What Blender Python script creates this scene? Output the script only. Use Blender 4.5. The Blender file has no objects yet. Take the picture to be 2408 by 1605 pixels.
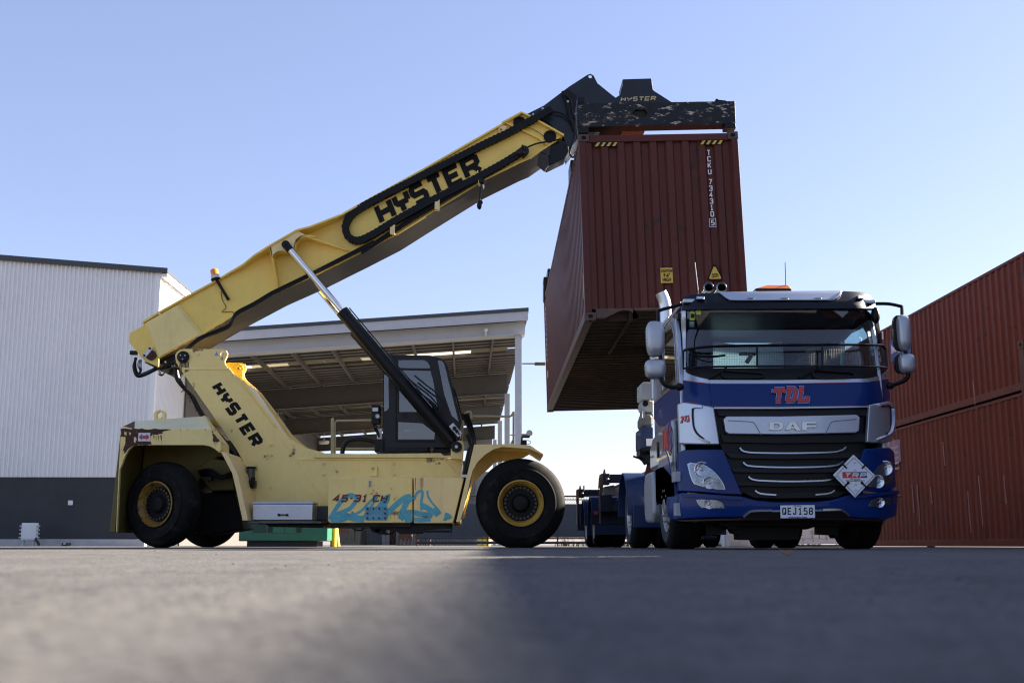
import bpy, bmesh, math, random
from mathutils import Vector, Matrix
from mathutils.geometry import tessellate_polygon
random.seed(7)
SC = bpy.context.scene
COL = SC.collection
R = math.radians
# ------------------------------------------------------------ camera
F, CX, CY = 2700.0, 1204.0, 802.5          # focal length in photograph pixels, image centre
PIT = math.atan2(1280.5 - CY, F)           # the camera stands on the ground and looks slightly up
YAW = math.atan2(1204 - 1157, F)
CAMH = 0.05
cam = bpy.data.objects.new('camera', bpy.data.cameras.new('camera'))
COL.objects.link(cam)
SC.camera = cam
cam.location = (0, 0, CAMH)
cam.rotation_euler = (R(90) + PIT, 0, -YAW)
cam.data.sensor_width = 36
cam.data.lens = F / 2408 * 36
cam.data.clip_start = 0.02
cam.data.clip_end = 5000
cam.data.dof.use_dof = True
cam.data.dof.focus_distance = 15.0
cam.data.dof.aperture_fstop = 5.6
# ------------------------------------------------------------ light
SUN_AZ, SUN_EL = 70.0, 27.05                # clockwise from +y (straight ahead), and height
w = bpy.data.worlds.new('World')
SC.world = w
w.use_nodes = True
nt = w.node_tree
bg = nt.nodes['Background']
sky = nt.nodes.new('ShaderNodeTexSky')
sky.sky_type = 'NISHITA'
sky.sun_disc = False
sky.sun_elevation = R(SUN_EL)
sky.sun_rotation = R(SUN_AZ)
sky.air_density = 1.0
sky.dust_density = 0.6
sky.ozone_density = 2.0
tint = nt.nodes.new('ShaderNodeMix'); tint.data_type = 'RGBA'; tint.blend_type = 'MULTIPLY'; tint.inputs[0].default_value = 1.0
tint.inputs[7].default_value = (1.03, 0.885, 0.975, 1)     # the photograph's cool white balance
nt.links.new(sky.outputs[0], tint.inputs[6]); 
haze = nt.nodes.new('ShaderNodeMix'); haze.data_type = 'RGBA'; haze.inputs[0].default_value = 0.32
haze.inputs[7].default_value = (1.95, 2.38, 3.5, 1)       # an even veil of thin high cloud over the whole sky
nt.links.new(tint.outputs[2], haze.inputs[6]); nt.links.new(haze.outputs[2], bg.inputs[0])
bg.inputs[1].default_value = 0.047
sun = bpy.data.objects.new('sun', bpy.data.lights.new('sun', 'SUN'))
COL.objects.link(sun)
sun.data.energy = 5.0
sun.data.angle = R(0.5)
sun.data.color = (1.0, 0.90, 0.77)
sd = Vector((math.sin(R(SUN_AZ)) * math.cos(R(SUN_EL)), math.cos(R(SUN_AZ)) * math.cos(R(SUN_EL)), math.sin(R(SUN_EL))))
sun.rotation_euler = sd.to_track_quat('Z', 'Y').to_euler()
sun.location = (60, 30, 60)
SC.view_settings.view_transform = 'Standard'
SC.view_settings.look = 'None'
SC.view_settings.exposure = 2.45
SC.view_settings.gamma = 1.0
SC.view_settings.use_curve_mapping = False
SC.cycles.use_denoising = True
SC.cycles.denoising_input_passes = 'RGB_ALBEDO_NORMAL'
SC.cycles.denoising_prefilter = 'ACCURATE'
SC.cycles.filter_width = 1.2
SC.cycles.max_bounces = 8
SC.cycles.transparent_max_bounces = 16
SC.cycles.sample_clamp_indirect = 6.0

# ------------------------------------------------------------ survey: photograph measurements -> metres
CP, SP = math.cos(PIT), math.sin(PIT)
CYW, SYW = math.cos(-YAW), math.sin(-YAW)
def ray(sx, sy):
    a, b, c = (sx - CX) / F, 1.0, -(sy - CY) / F
    b, c = b * CP - c * SP, b * SP + c * CP
    return Vector((a * CYW - b * SYW, a * SYW + b * CYW, c))
def PY(p, y):                               # on the plane at depth y
    r = ray(*p); t = y / r.y
    return Vector((r.x * t, y, CAMH + r.z * t))
def PXX(p, x):                              # on the plane at lateral distance x
    r = ray(*p); t = x / r.x
    return Vector((x, r.y * t, CAMH + r.z * t))
def reg(ox, oy, s):
    return lambda *pts: [(ox + x / s, oy + y / s) for x, y in pts]
r1 = reg(260, 780, 2.904); r2 = reg(740, 780, 2.903); r3 = reg(280, 500, 3.733); r4 = reg(760, 150, 3.336)
r5 = reg(1260, 150, 2.85); r6 = reg(1260, 580, 3.733); b1 = reg(1480, 600, 3.361); b2 = reg(1480, 900, 3.361)
b3 = reg(2040, 560, 2.0625); b4 = reg(0, 580, 2.12); b5 = reg(1280, 960, 4.355); b6 = reg(520, 720, 3.18)
c1 = reg(860, 820, 6.031); c2 = reg(270, 960, 4.48); c3 = reg(1080, 1000, 5.057); c4 = reg(540, 1080, 4.202)
c5 = reg(1860, 1020, 5.6); c6 = reg(2060, 780, 4.9); z2 = reg(560, 1180, 5.8825); z5 = reg(1330, 160, 8.711); z6 = reg(1480, 840, 6.029)
def xz(pts, y):
    return [(v.x, v.z) for v in (PY(p, y) for p in pts)]

# ------------------------------------------------------------ materials
MATS = {}
def mat(name, col, rough=0.5, metal=0.0, coat=0.0, var=0.0, vscale=2.0, bump=0.0, bscale=40.0, streak=0.0,
        scol=(0.05, 0.03, 0.02), sscale=3.0, spec=0.5, spots=0.0, pcol=(0.1, 0.04, 0.02), pscale=5.0, emit=None, es=0.0, rvar=0.0, coatr=0.05):
    if name in MATS: return MATS[name]
    m = bpy.data.materials.new(name); m.use_nodes = True
    n, l = m.node_tree.nodes, m.node_tree.links
    b = n['Principled BSDF']
    b.inputs['Base Color'].default_value = (*col, 1)
    b.inputs['Roughness'].default_value = rough
    b.inputs['Metallic'].default_value = metal
    b.inputs['Coat Weight'].default_value = coat
    b.inputs['Coat Roughness'].default_value = coatr
    b.inputs['Specular IOR Level'].default_value = spec
    if emit:
        b.inputs['Emission Color'].default_value = (*emit, 1); b.inputs['Emission Strength'].default_value = es
    g = n.new('ShaderNodeNewGeometry')
    cur = None
    def mix(fac, colb, blend='MIX'):
        nonlocal cur
        x = n.new('ShaderNodeMix'); x.data_type = 'RGBA'; x.blend_type = blend
        if hasattr(fac, 'is_linked'): l.new(fac, x.inputs[0])
        else: x.inputs[0].default_value = fac
        if cur is None: x.inputs[6].default_value = (*col, 1)
        else: l.new(cur, x.inputs[6])
        if hasattr(colb, 'is_linked'): l.new(colb, x.inputs[7])
        else: x.inputs[7].default_value = (*colb, 1)
        cur = x.outputs[2]
    def noise(scale, detail=4, rough_=0.6, stretch=None):
        t = n.new('ShaderNodeTexNoise'); t.inputs['Scale'].default_value = scale
        t.inputs['Detail'].default_value = detail; t.inputs['Roughness'].default_value = rough_
        if stretch:
            mp = n.new('ShaderNodeMapping'); mp.inputs['Scale'].default_value = stretch
            l.new(g.outputs['Position'], mp.inputs[0]); l.new(mp.outputs[0], t.inputs['Vector'])
        else: l.new(g.outputs['Position'], t.inputs['Vector'])
        return t.outputs[0]
    def ramp(src, a, b_, lo=0.0, hi=1.0):
        r = n.new('ShaderNodeMapRange'); r.inputs[1].default_value = a; r.inputs[2].default_value = b_
        r.inputs[3].default_value = lo; r.inputs[4].default_value = hi
        l.new(src, r.inputs[0]); return r.outputs[0]
    if var:
        mix(ramp(noise(vscale, 6), 0.35, 0.7, 0, 1), tuple(c * (1 - var) for c in col))
        mix(ramp(noise(vscale * 7, 3), 0.45, 0.75, 0, 0.5), tuple(min(1, c * (1 + var * 0.6)) for c in col))
    if streak:
        mix(ramp(noise(sscale, 5, 0.65, (1, 1, 0.12)), 0.5, 0.78, 0, streak), scol)
    if spots:
        mix(ramp(noise(pscale, 8, 0.7), 0.62 - 0.12 * spots, 0.66 - 0.12 * spots, 0, 0.9), pcol)
    if cur is not None: l.new(cur, b.inputs['Base Color'])
    if rvar:
        l.new(ramp(noise(6, 5), 0.3, 0.7, max(0.02, rough - rvar), min(1, rough + rvar)), b.inputs['Roughness'])
    if bump:
        bp = n.new('ShaderNodeBump'); bp.inputs['Strength'].default_value = bump; bp.inputs['Distance'].default_value = 0.01
        l.new(noise(bscale, 4), bp.inputs['Height']); l.new(bp.outputs[0], b.inputs['Normal'])
    MATS[name] = m
    return m
def glass(name, tint=(0.55, 0.65, 0.68), refl=1.0, ior=1.5, rough=0.0, minrefl=0.0):
    m = bpy.data.materials.new(name); m.use_nodes = True
    n, l = m.node_tree.nodes, m.node_tree.links
    n.remove(n['Principled BSDF'])
    tr = n.new('ShaderNodeBsdfTransparent'); tr.inputs[0].default_value = (*tint, 1)
    gl = n.new('ShaderNodeBsdfGlossy'); gl.inputs['Roughness'].default_value = rough
    gl.inputs[0].default_value = (refl, refl, refl, 1)
    fr = n.new('ShaderNodeFresnel'); fr.inputs[0].default_value = ior
    mr = n.new('ShaderNodeMapRange'); mr.inputs[3].default_value = minrefl; l.new(fr.outputs[0], mr.inputs[0])
    mx = n.new('ShaderNodeMixShader'); ge = n.new('ShaderNodeNewGeometry'); bf = n.new('ShaderNodeMath'); bf.operation = 'SUBTRACT'; bf.inputs[0].default_value = 1.0; bf.use_clamp = True
    ml = n.new('ShaderNodeMath'); ml.operation = 'MULTIPLY'; l.new(ge.outputs['Backfacing'], bf.inputs[1]); l.new(mr.outputs[0], ml.inputs[0]); l.new(bf.outputs[0], ml.inputs[1])
    l.new(ml.outputs[0], mx.inputs[0]); l.new(tr.outputs[0], mx.inputs[1]); l.new(gl.outputs[0], mx.inputs[2])
    l.new(mx.outputs[0], n['Material Output'].inputs[0])
    MATS[name] = m
    return m

# ------------------------------------------------------------ mesh building
ORG = {}
def resample(pts, n):
    pts = [Vector(p) for p in pts]
    d = [0.0]
    for a, b in zip(pts, pts[1:]): d.append(d[-1] + (b - a).length)
    out, j = [], 0
    for i in range(n):
        t = d[-1] * i / (n - 1)
        while j < len(d) - 2 and d[j + 1] < t: j += 1
        s = (t - d[j]) / max(1e-9, d[j + 1] - d[j])
        out.append(pts[j].lerp(pts[j + 1], s))
    return out
def smooth(pts, n=6):                       # Catmull-Rom
    pts = [Vector(p) for p in pts]
    if len(pts) < 3: return pts
    q = [pts[0] * 2 - pts[1]] + pts + [pts[-1] * 2 - pts[-2]]
    out = []
    for i in range(1, len(q) - 2):
        a, b, c, d = q[i - 1:i + 3]
        for k in range(n):
            t = k / n
            out.append(0.5 * ((2 * b) + (c - a) * t + (2 * a - 5 * b + 4 * c - d) * t * t + (3 * b - a - 3 * c + d) * t ** 3))
    out.append(pts[-1])
    return out
def arc(cx, cy, r, a0, a1, n=8, ry=None):
    ry = r if ry is None else ry
    return [(cx + r * math.cos(R(a0 + (a1 - a0) * i / n)), cy + ry * math.sin(R(a0 + (a1 - a0) * i / n))) for i in range(n + 1)]
class MB:
    def __init__(s): s.v, s.f, s.m = [], [], []
    def add(s, vs, fs, mi=0):
        o = len(s.v)
        s.v += [tuple(v) for v in vs]
        s.f += [tuple(i + o for i in f) for f in fs]
        s.m += [mi] * len(fs)
        return s
    def box(s, x0, x1, y0, y1, z0, z1, mi=0):
        vs = [(x, y, z) for x in (x0, x1) for y in (y0, y1) for z in (z0, z1)]
        return s.add(vs, [(0, 1, 3, 2), (4, 6, 7, 5), (0, 4, 5, 1), (2, 3, 7, 6), (0, 2, 6, 4), (1, 5, 7, 3)], mi)
    def hexa(s, a, b, mi=0):                # two quads of matching points
        return s.add(list(a) + list(b), [(0, 1, 2, 3), (7, 6, 5, 4), (0, 4, 5, 1), (1, 5, 6, 2), (2, 6, 7, 3), (3, 7, 4, 0)], mi)
    def ext(s, pts, vec, holes=(), mi=0):   # planar 3-D polygon (with holes) pushed along vec
        vec = Vector(vec)
        loops = [[Vector(p) for p in pts]] + [[Vector(p) for p in h] for h in holes]
        allv = [p for lp in loops for p in lp]
        n = len(allv)
        if holes: caps = [tuple(t) for t in tessellate_polygon(loops)]
        else: caps = [tuple(range(n))]
        fs = list(caps) + [tuple(reversed([i + n for i in c])) for c in caps]
        k = 0
        for lp in loops:
            m = len(lp)
            fs += [(k + i, k + (i + 1) % m, n + k + (i + 1) % m, n + k + i) for i in range(m)]
            k += m
        return s.add(allv + [p + vec for p in allv], fs, mi)
    def prism(s, poly, y0, y1, holes=(), mi=0):   # (x, z) polygon between depths y0 and y1
        return s.ext([(x, y0, z) for x, z in poly], (0, y1 - y0, 0), [[(x, y0, z) for x, z in h] for h in holes], mi)
    def px(s, pts, y0, y1, holes=(), mi=0):       # the same, outline measured in the photograph on depth y0
        return s.prism(xz(pts, y0), y0, y1, [xz(h, y0) for h in holes], mi)
    def cyl(s, p0, p1, r0, r1=None, n=20, caps=True, mi=0):
        r1 = r0 if r1 is None else r1
        p0, p1 = Vector(p0), Vector(p1)
        q = (p1 - p0).to_track_quat('Z', 'Y')
        vs = []
        for p, r in ((p0, r0), (p1, r1)):
            for i in range(n):
                a = 2 * math.pi * i / n
                vs.append(p + q @ Vector((r * math.cos(a), r * math.sin(a), 0)))
        fs = [(i, (i + 1) % n, n + (i + 1) % n, n + i) for i in range(n)]
        if caps: fs += [tuple(reversed(range(n))), tuple(range(n, 2 * n))]
        return s.add(vs, fs, mi)
    def lathe(s, prof, o, axis, n=32, mi=0, a0=0, a1=360):   # prof: (radius, along)
        o = Vector(o); q = Vector(axis).to_track_quat('Z', 'Y')
        full = abs(a1 - a0) >= 360
        k = n if full else n + 1
        vs = []
        for r, h in prof:
            for i in range(k):
                a = R(a0 + (a1 - a0) * i / n)
                vs.append(o + q @ Vector((r * math.cos(a), r * math.sin(a), h)))
        fs = []
        for j in range(len(prof) - 1):
            for i in range(n):
                i2 = (i + 1) % k if full else i + 1
                fs.append((j * k + i, j * k + i2, (j + 1) * k + i2, (j + 1) * k + i))
        return s.add(vs, fs, mi)
    def loft(s, rings, closed=True, caps=True, mi=0):
        k = len(rings[0]); vs = [p for r in rings for p in r]; fs = []
        for j in range(len(rings) - 1):
            for i in range(k if closed else k - 1):
                i2 = (i + 1) % k
                fs.append((j * k + i, j * k + i2, (j + 1) * k + i2, (j + 1) * k + i))
        if caps and closed:
            fs.append(tuple(reversed(range(k)))); fs.append(tuple(range((len(rings) - 1) * k, len(rings) * k)))
        return s.add(vs, fs, mi)
    def tube(s, path, r, n=8, mi=0, sq=None):
        path = [Vector(p) for p in path]
        rings, prev = [], None
        for i, p in enumerate(path):
            t = (path[min(i + 1, len(path) - 1)] - path[max(i - 1, 0)]).normalized()
            if prev is None:
                u = t.cross(Vector((0, 1, 0)) if abs(t.y) < 0.9 else Vector((1, 0, 0))).normalized()
            else:
                u = (prev - t * prev.dot(t)).normalized()
            prev = u
            vv = t.cross(u)
            if sq: rings.append([p + u * sq[0] * a + vv * sq[1] * b for a, b in ((-1, -1), (1, -1), (1, 1), (-1, 1))])
            else: rings.append([p + (u * math.cos(2 * math.pi * k / n) + vv * math.sin(2 * math.pi * k / n)) * r for k in range(n)])
        return s.loft(rings, True, True, mi)
    def sph(s, c, r, n=16, m=8, mi=0):
        rx, ry, rz = (r, r, r) if not hasattr(r, '__len__') else r
        rings = []
        for j in range(m + 1):
            t = math.pi * j / m
            rings.append([(c[0] + rx * math.sin(t + 1e-4) * math.cos(2 * math.pi * i / n), c[1] + ry * math.sin(t + 1e-4) * math.sin(2 * math.pi * i / n), c[2] + rz * math.cos(t)) for i in range(n)])
        return s.loft(rings, True, False, mi)
    def xf(s, M):
        s.v = [tuple(M @ Vector(p)) for p in s.v]; return s
    def build(s, name, m, parent=None, bevel=0.0, ang=35, seg=2, sub=0):
        me = bpy.data.meshes.new(name)
        o = bpy.data.objects.new(name, me)
        off = Vector((0, 0, 0))
        if parent is not None:
            off = ORG[parent.name]
            o.parent = parent
        ORG[o.name] = off
        me.from_pydata([tuple(Vector(p) - off) for p in s.v], [], s.f)
        for x in (m if isinstance(m, (list, tuple)) else [m]): me.materials.append(x)
        if isinstance(m, (list, tuple)): me.polygons.foreach_set('material_index', s.m)
        bm = bmesh.new(); bm.from_mesh(me)
        bmesh.ops.remove_doubles(bm, verts=bm.verts, dist=1e-5)
        bmesh.ops.recalc_face_normals(bm, faces=bm.faces)
        bm.to_mesh(me); bm.free()
        me.shade_smooth()
        me.set_sharp_from_angle(angle=R(ang))
        if bevel:
            md = o.modifiers.new('bevel', 'BEVEL'); md.width = bevel; md.segments = seg; md.limit_method = 'ANGLE'; md.angle_limit = R(40)
            md.harden_normals = True
        if sub:
            md = o.modifiers.new('subdivision', 'SUBSURF'); md.levels = sub; md.render_levels = sub
        COL.objects.link(o)
        return o
def thing(name, label, cat, loc, group=None):
    o = bpy.data.objects.new(name, None); COL.objects.link(o)
    o.location = loc; o.empty_display_size = 0.3
    ORG[o.name] = Vector(loc)
    o['label'] = label; o['category'] = cat
    if group: o['group'] = group
    return o
def tag(o, label=None, cat=None, group=None, kind=None):
    if label: o['label'] = label
    if cat: o['category'] = cat
    if group: o['group'] = group
    if kind: o['kind'] = kind
    return o
def copy_tree(o, parent=None):
    c = o.copy(); COL.objects.link(c)
    ORG[c.name] = ORG[o.name]
    if parent is not None: c.parent = parent
    for ch in [k for k in COL.objects if k.parent == o]: copy_tree(ch, c)
    return c

# ------------------------------------------------------------ lettering (every letter is a set of thick strokes)
GL = {
 'A': [[(0, 0), (0, .75), (.25, 1), (.75, 1), (1, .75), (1, 0)], [(0, .4), (1, .4)]],
 'B': [[(0, 0), (0, 1), (.8, 1), (1, .85), (1, .65), (.8, .52), (0, .52)], [(.8, .52), (1, .38), (1, .15), (.8, 0), (0, 0)]],
 'C': [[(1, .8), (1, .9), (.85, 1), (.15, 1), (0, .85), (0, .15), (.15, 0), (.85, 0), (1, .1), (1, .2)]],
 'D': [[(0, 0), (0, 1), (.7, 1), (1, .8), (1, .2), (.7, 0), (0, 0)]],
 'E': [[(1, 1), (0, 1), (0, 0), (1, 0)], [(0, .5), (.85, .5)]],
 'F': [[(1, 1), (0, 1), (0, 0)], [(0, .5), (.85, .5)]],
 'G': [[(1, .8), (.85, 1), (.15, 1), (0, .85), (0, .15), (.15, 0), (.85, 0), (1, .15), (1, .5), (.6, .5)]],
 'H': [[(0, 0), (0, 1)], [(1, 0), (1, 1)], [(0, .5), (1, .5)]],
 'I': [[(.5, 0), (.5, 1)]],
 'J': [[(0, .25), (.1, .05), (.3, 0), (.6, 0), (.8, .1), (.8, 1)], [(.45, 1), (1, 1)]],
 'K': [[(0, 0), (0, 1)], [(1, 1), (.05, .45)], [(.35, .6), (1, 0)]],
 'L': [[(0, 1), (0, 0), (1, 0)]],
 'M': [[(0, 0), (0, 1), (.5, .4), (1, 1), (1, 0)]],
 'N': [[(0, 0), (0, 1), (1, 0), (1, 1)]],
 'O': [[(.5, 0), (.15, 0), (0, .15), (0, .85), (.15, 1), (.85, 1), (1, .85), (1, .15), (.85, 0), (.5, 0)]],
 'P': [[(0, 0), (0, 1), (.85, 1), (1, .88), (1, .55), (.85, .43), (0, .43)]],
 'Q': [[(.5, 0), (.15, 0), (0, .15), (0, .85), (.15, 1), (.85, 1), (1, .85), (1, .15), (.85, 0), (.5, 0)], [(.6, .3), (1.02, -.05)]],
 'R': [[(0, 0), (0, 1), (.8, 1), (1, .88), (1, .6), (.8, .46), (0, .46)], [(.6, .46), (1, 0)]],
 'S': [[(1, .82), (1, .9), (.85, 1), (.15, 1), (0, .87), (0, .65), (.15, .53), (.85, .49), (1, .37), (1, .13), (.85, 0), (.15, 0), (0, .1), (0, .18)]],
 'T': [[(0, 1), (1, 1)], [(.5, 1), (.5, 0)]],
 'U': [[(0, 1), (0, .15), (.15, 0), (.85, 0), (1, .15), (1, 1)]],
 'V': [[(0, 1), (.5, 0), (1, 1)]],
 'W': [[(0, 1), (.25, 0), (.5, .7), (.75, 0), (1, 1)]],
 'X': [[(0, 0), (1, 1)], [(0, 1), (1, 0)]],
 'Y': [[(0, 1), (0, .65), (.2, .48), (.8, .48), (1, .65), (1, 1)], [(.5, .48), (.5, 0)]],
 'Z': [[(0, 1), (1, 1), (0, 0), (1, 0)]],
 '0': [[(.5, 0), (.15, 0), (0, .15), (0, .85), (.15, 1), (.85, 1), (1, .85), (1, .15), (.85, 0), (.5, 0)]],
 '1': [[(.1, .75), (.5, 1), (.5, 0)], [(.1, 0), (.9, 0)]],
 '2': [[(0, .8), (.15, 1), (.85, 1), (1, .85), (1, .62), (0, 0), (1, 0)]],
 '3': [[(0, .85), (.15, 1), (.85, 1), (1, .87), (1, .65), (.8, .53), (.3, .53)], [(.8, .53), (1, .4), (1, .13), (.85, 0), (.15, 0), (0, .15)]],
 '4': [[(.7, 0), (.7, 1), (0, .3), (1, .3)]],
 '5': [[(.95, 1), (.1, 1), (.05, .55), (.75, .58), (1, .45), (1, .13), (.85, 0), (.15, 0), (0, .12)]],
 '6': [[(.9, 1), (.3, .95), (0, .6), (0, .15), (.15, 0), (.85, 0), (1, .15), (1, .42), (.85, .55), (.05, .5)]],
 '7': [[(0, 1), (1, 1), (.35, 0)]],
 '8': [[(.5, .53), (.15, .53), (.03, .65), (.03, .87), (.18, 1), (.82, 1), (.97, .87), (.97, .65), (.85, .53), (.5, .53)],
       [(.5, .51), (.15, .51), (0, .38), (0, .13), (.15, 0), (.85, 0), (1, .13), (1, .38), (.85, .51), (.5, .51)]],
 '9': [[(.1, 0), (.7, .05), (1, .4), (1, .85), (.85, 1), (.15, 1), (0, .85), (0, .58), (.15, .45), (.95, .5)]],
 '-': [[(.05, .5), (.95, .5)]], "'": [[(.5, 1), (.5, .75)]], '"': [[(.3, 1), (.3, .75)], [(.7, 1), (.7, .75)]], '.': [[(.5, 0), (.5, .09)]], ' ': [],
}
GH = dict(GL)                               # wide block letters with a Y built as a fork
GH['Y'] = [[(0, 1), (0, .72), (.28, .42), (1, .42)], [(1, 1), (1, .25), (.8, 0)]]
GH['S'] = [[(1, 1), (.12, 1), (0, .88), (0, .62), (.12, .5), (.88, .5), (1, .38), (1, .12), (.88, 0), (0, 0)]]
GH['Y'] = [[(0, 1), (0, .62), (.14, .5), (1, .5)], [(1, 1), (1, .5)], [(.42, .5), (.42, 0)]]
def thick(pl, w):
    """closed outline of a polyline given width w (2-D, mitred)"""
    pl = [Vector((p[0], p[1])) for p in pl]
    L, Rr = [], []
    for i, p in enumerate(pl):
        a = (p - pl[i - 1]).normalized() if i else None
        b = (pl[i + 1] - p).normalized() if i < len(pl) - 1 else None
        if a is None and b is not None and (pl[0] - pl[-1]).length < 1e-6: a = (pl[-1] - pl[-2]).normalized()
        if b is None and (pl[0] - pl[-1]).length < 1e-6: b = (pl[1] - pl[0]).normalized()
        a = b if a is None else a
        b = a if b is None else b
        n1, n2 = Vector((-a.y, a.x)), Vector((-b.y, b.x))
        mm = n1 + n2
        if mm.length < 1e-6: mm = n1
        mm.normalize()
        k = w / 2 / max(0.45, mm.dot(n1))
        L.append(p + mm * k); Rr.append(p - mm * k)
    return L, Rr
def strokes(mb, lines, O, U, V, N, w, th=0.004, mi=0, lift=0.0):
    """lines in metres (u, v) -> raised strokes on the plane O + u*U + v*V"""
    for k, pl in enumerate(lines):
        ww = w[k] if isinstance(w, (list, tuple)) else w
        L, Rr = thick(pl, ww)
        t = th + lift + 0.0004 * (k % 5)
        for i in range(len(L) - 1):
            q = [L[i], L[i + 1], Rr[i + 1], Rr[i]]
            a = [O + U * p.x + V * p.y + N * (t + 6e-5 * (i % 8)) for p in q]
            b = [O + U * p.x + V * p.y + N * (lift - 0.0015) for p in q]
            mb.hexa(a, b, mi)
    return mb
def text(mb, s, O, U, V, N, w, fill=0.72, th=0.004, glyphs=GL, mi=0, lift=0.0, widths=None):
    """O lower left of the word, U the whole word's run, V the letter height, w stroke width in metres"""
    O, U, V, N = Vector(O), Vector(U), Vector(V), Vector(N).normalized()
    uh, vh, ul, vl = U.normalized(), V.normalized(), U.length, V.length
    ws = widths or [1.0] * len(s)
    tot = sum(ws) - (1 - fill) * ws[-1]
    x = 0.0
    for ch, cw in zip(s, ws):
        cell = ul * cw / tot
        gw = cell * fill - w
        lines = []
        for pl in (glyphs.get(ch) or GL.get(ch, [])):
            lines.append([(x + w / 2 + p[0] * gw, w / 2 + p[1] * (vl - w)) for p in pl])
        strokes(mb, lines, O, uh, vh, N, w, th, mi, lift)
        x += cell
    return mb
def ftext(s, size, O, U, V, N, name, m, parent, bold=0.0, xs=1.0, align='CENTER', spacing=1.0):
    """small print set with the built-in font, turned into a mesh"""
    cu = bpy.data.curves.new('print', 'FONT'); cu.body = s; cu.size = size; cu.align_x = align; cu.align_y = 'CENTER'
    cu.offset = bold; cu.extrude = 0.001; cu.resolution_u = 3; cu.space_line = spacing
    to = bpy.data.objects.new('print', cu); COL.objects.link(to)
    dg = bpy.context.evaluated_depsgraph_get(); dg.update()
    me = to.evaluated_get(dg).to_mesh()
    O, U, V, N = Vector(O), Vector(U).normalized(), Vector(V).normalized(), Vector(N).normalized()
    mb = MB()
    mb.add([O + U * v.co.x * xs + V * v.co.y + N * (v.co.z + 0.003) for v in me.vertices], [tuple(p.vertices) for p in me.polygons])
    to.to_mesh_clear() if False else None
    bpy.data.objects.remove(to); bpy.data.curves.remove(cu)
    return mb.build(name, m, parent) if name else mb
# ============================================================ THE SETTING
def ground_mat():
    m = bpy.data.materials.new('yard_asphalt'); m.use_nodes = True
    n, l = m.node_tree.nodes, m.node_tree.links
    b = n['Principled BSDF']; b.inputs['Specular IOR Level'].default_value = 0.25
    g = n.new('ShaderNodeNewGeometry')
    def noise(s, d, r=0.6, stretch=None):
        t = n.new('ShaderNodeTexNoise'); t.inputs['Scale'].default_value = s; t.inputs['Detail'].default_value = d; t.inputs['Roughness'].default_value = r
        if stretch:
            mp = n.new('ShaderNodeMapping'); mp.inputs['Scale'].default_value = stretch
            l.new(g.outputs['Position'], mp.inputs[0]); l.new(mp.outputs[0], t.inputs['Vector'])
        else: l.new(g.outputs['Position'], t.inputs['Vector'])
        return t.outputs[0]
    def mr(src, a, c, lo, hi):
        r = n.new('ShaderNodeMapRange')
        for i, v in enumerate((a, c, lo, hi)): r.inputs[i + 1].default_value = v
        l.new(src, r.inputs[0]); return r.outputs[0]
    def mix(bl, f, a, c):
        x = n.new('ShaderNodeMix'); x.data_type = 'RGBA'; x.blend_type = bl
        for s, v in ((x.inputs[0], f), (x.inputs[6], a), (x.inputs[7], c)):
            if hasattr(v, 'is_linked'): l.new(v, s)
            elif isinstance(v, tuple): s.default_value = (*v, 1)
            else: s.default_value = v
        return x.outputs[2]
    c = mix('MIX', mr(noise(0.35, 5), 0.35, 0.68, 0, 1), (0.126, 0.117, 0.109), (0.070, 0.067, 0.065))
    c = mix('MIX', mr(noise(2.2, 6, 0.7), 0.48, 0.66, 0, 0.75), c, (0.048, 0.047, 0.046))
    c = mix('MIX', mr(noise(0.5, 5, 0.6, (.25, 1.6, 1)), 0.45, 0.7, 0, 0.55), c, (0.125, 0.12, 0.115))
    c = mix('MIX', mr(noise(14, 5, 0.7), 0.48, 0.64, 0, 0.5), c, (0.05, 0.049, 0.048))
    c = mix('MIX', mr(noise(0.9, 6, 0.65, (2.5, 0.35, 1)), 0.52, 0.66, 0, 0.55), c, (0.055, 0.054, 0.053))
    c = mix('MIX', mr(noise(70, 4, 0.7), 0.5, 0.64, 0, 0.8), c, (0.155, 0.146, 0.136))
    c = mix('MIX', mr(noise(120, 3, 0.6), 0.52, 0.62, 0, 0.85), c, (0.035, 0.034, 0.033))
    vo = n.new('ShaderNodeTexVoronoi'); vo.feature = 'DISTANCE_TO_EDGE'; vo.inputs['Scale'].default_value = 0.23
    mp = n.new('ShaderNodeMapping'); l.new(g.outputs['Position'], mp.inputs[0])
    wv = n.new('ShaderNodeVectorMath'); wv.operation = 'ADD'
    wn = n.new('ShaderNodeTexNoise'); wn.inputs['Scale'].default_value = 1.2; wn.inputs['Detail'].default_value = 5
    l.new(g.outputs['Position'], wn.inputs['Vector']); l.new(mp.outputs[0], wv.inputs[0]); l.new(wn.outputs[1], wv.inputs[1]); l.new(wv.outputs[0], vo.inputs['Vector'])
    c = mix('MIX', mr(vo.outputs['Distance'], 0.0, 0.006, 0.7, 0), c, (0.045, 0.045, 0.045))
    l.new(c, b.inputs['Base Color'])
    l.new(mr(noise(3, 4), 0.3, 0.7, 0.75, 0.95), b.inputs['Roughness'])
    bp = n.new('ShaderNodeBump'); bp.inputs['Strength'].default_value = 0.8; bp.inputs['Distance'].default_value = 0.005
    l.new(noise(110, 5, 0.7), bp.inputs['Height']); l.new(bp.outputs[0], b.inputs['Normal'])
    return m
gm = MB()
ys = [-400, -40, -8, 0, 8, 40, 150, 600, 3000]
xs_ = [-3000, -300, -40, 0, 40, 300, 3000]
gm.add([(x, y, 0) for y in ys for x in xs_], [(j * 7 + i, j * 7 + i + 1, j * 7 + i + 8, j * 7 + i + 7) for j in range(len(ys) - 1) for i in range(6)])
tag(gm.build('ground', ground_mat()), kind='structure')

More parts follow.
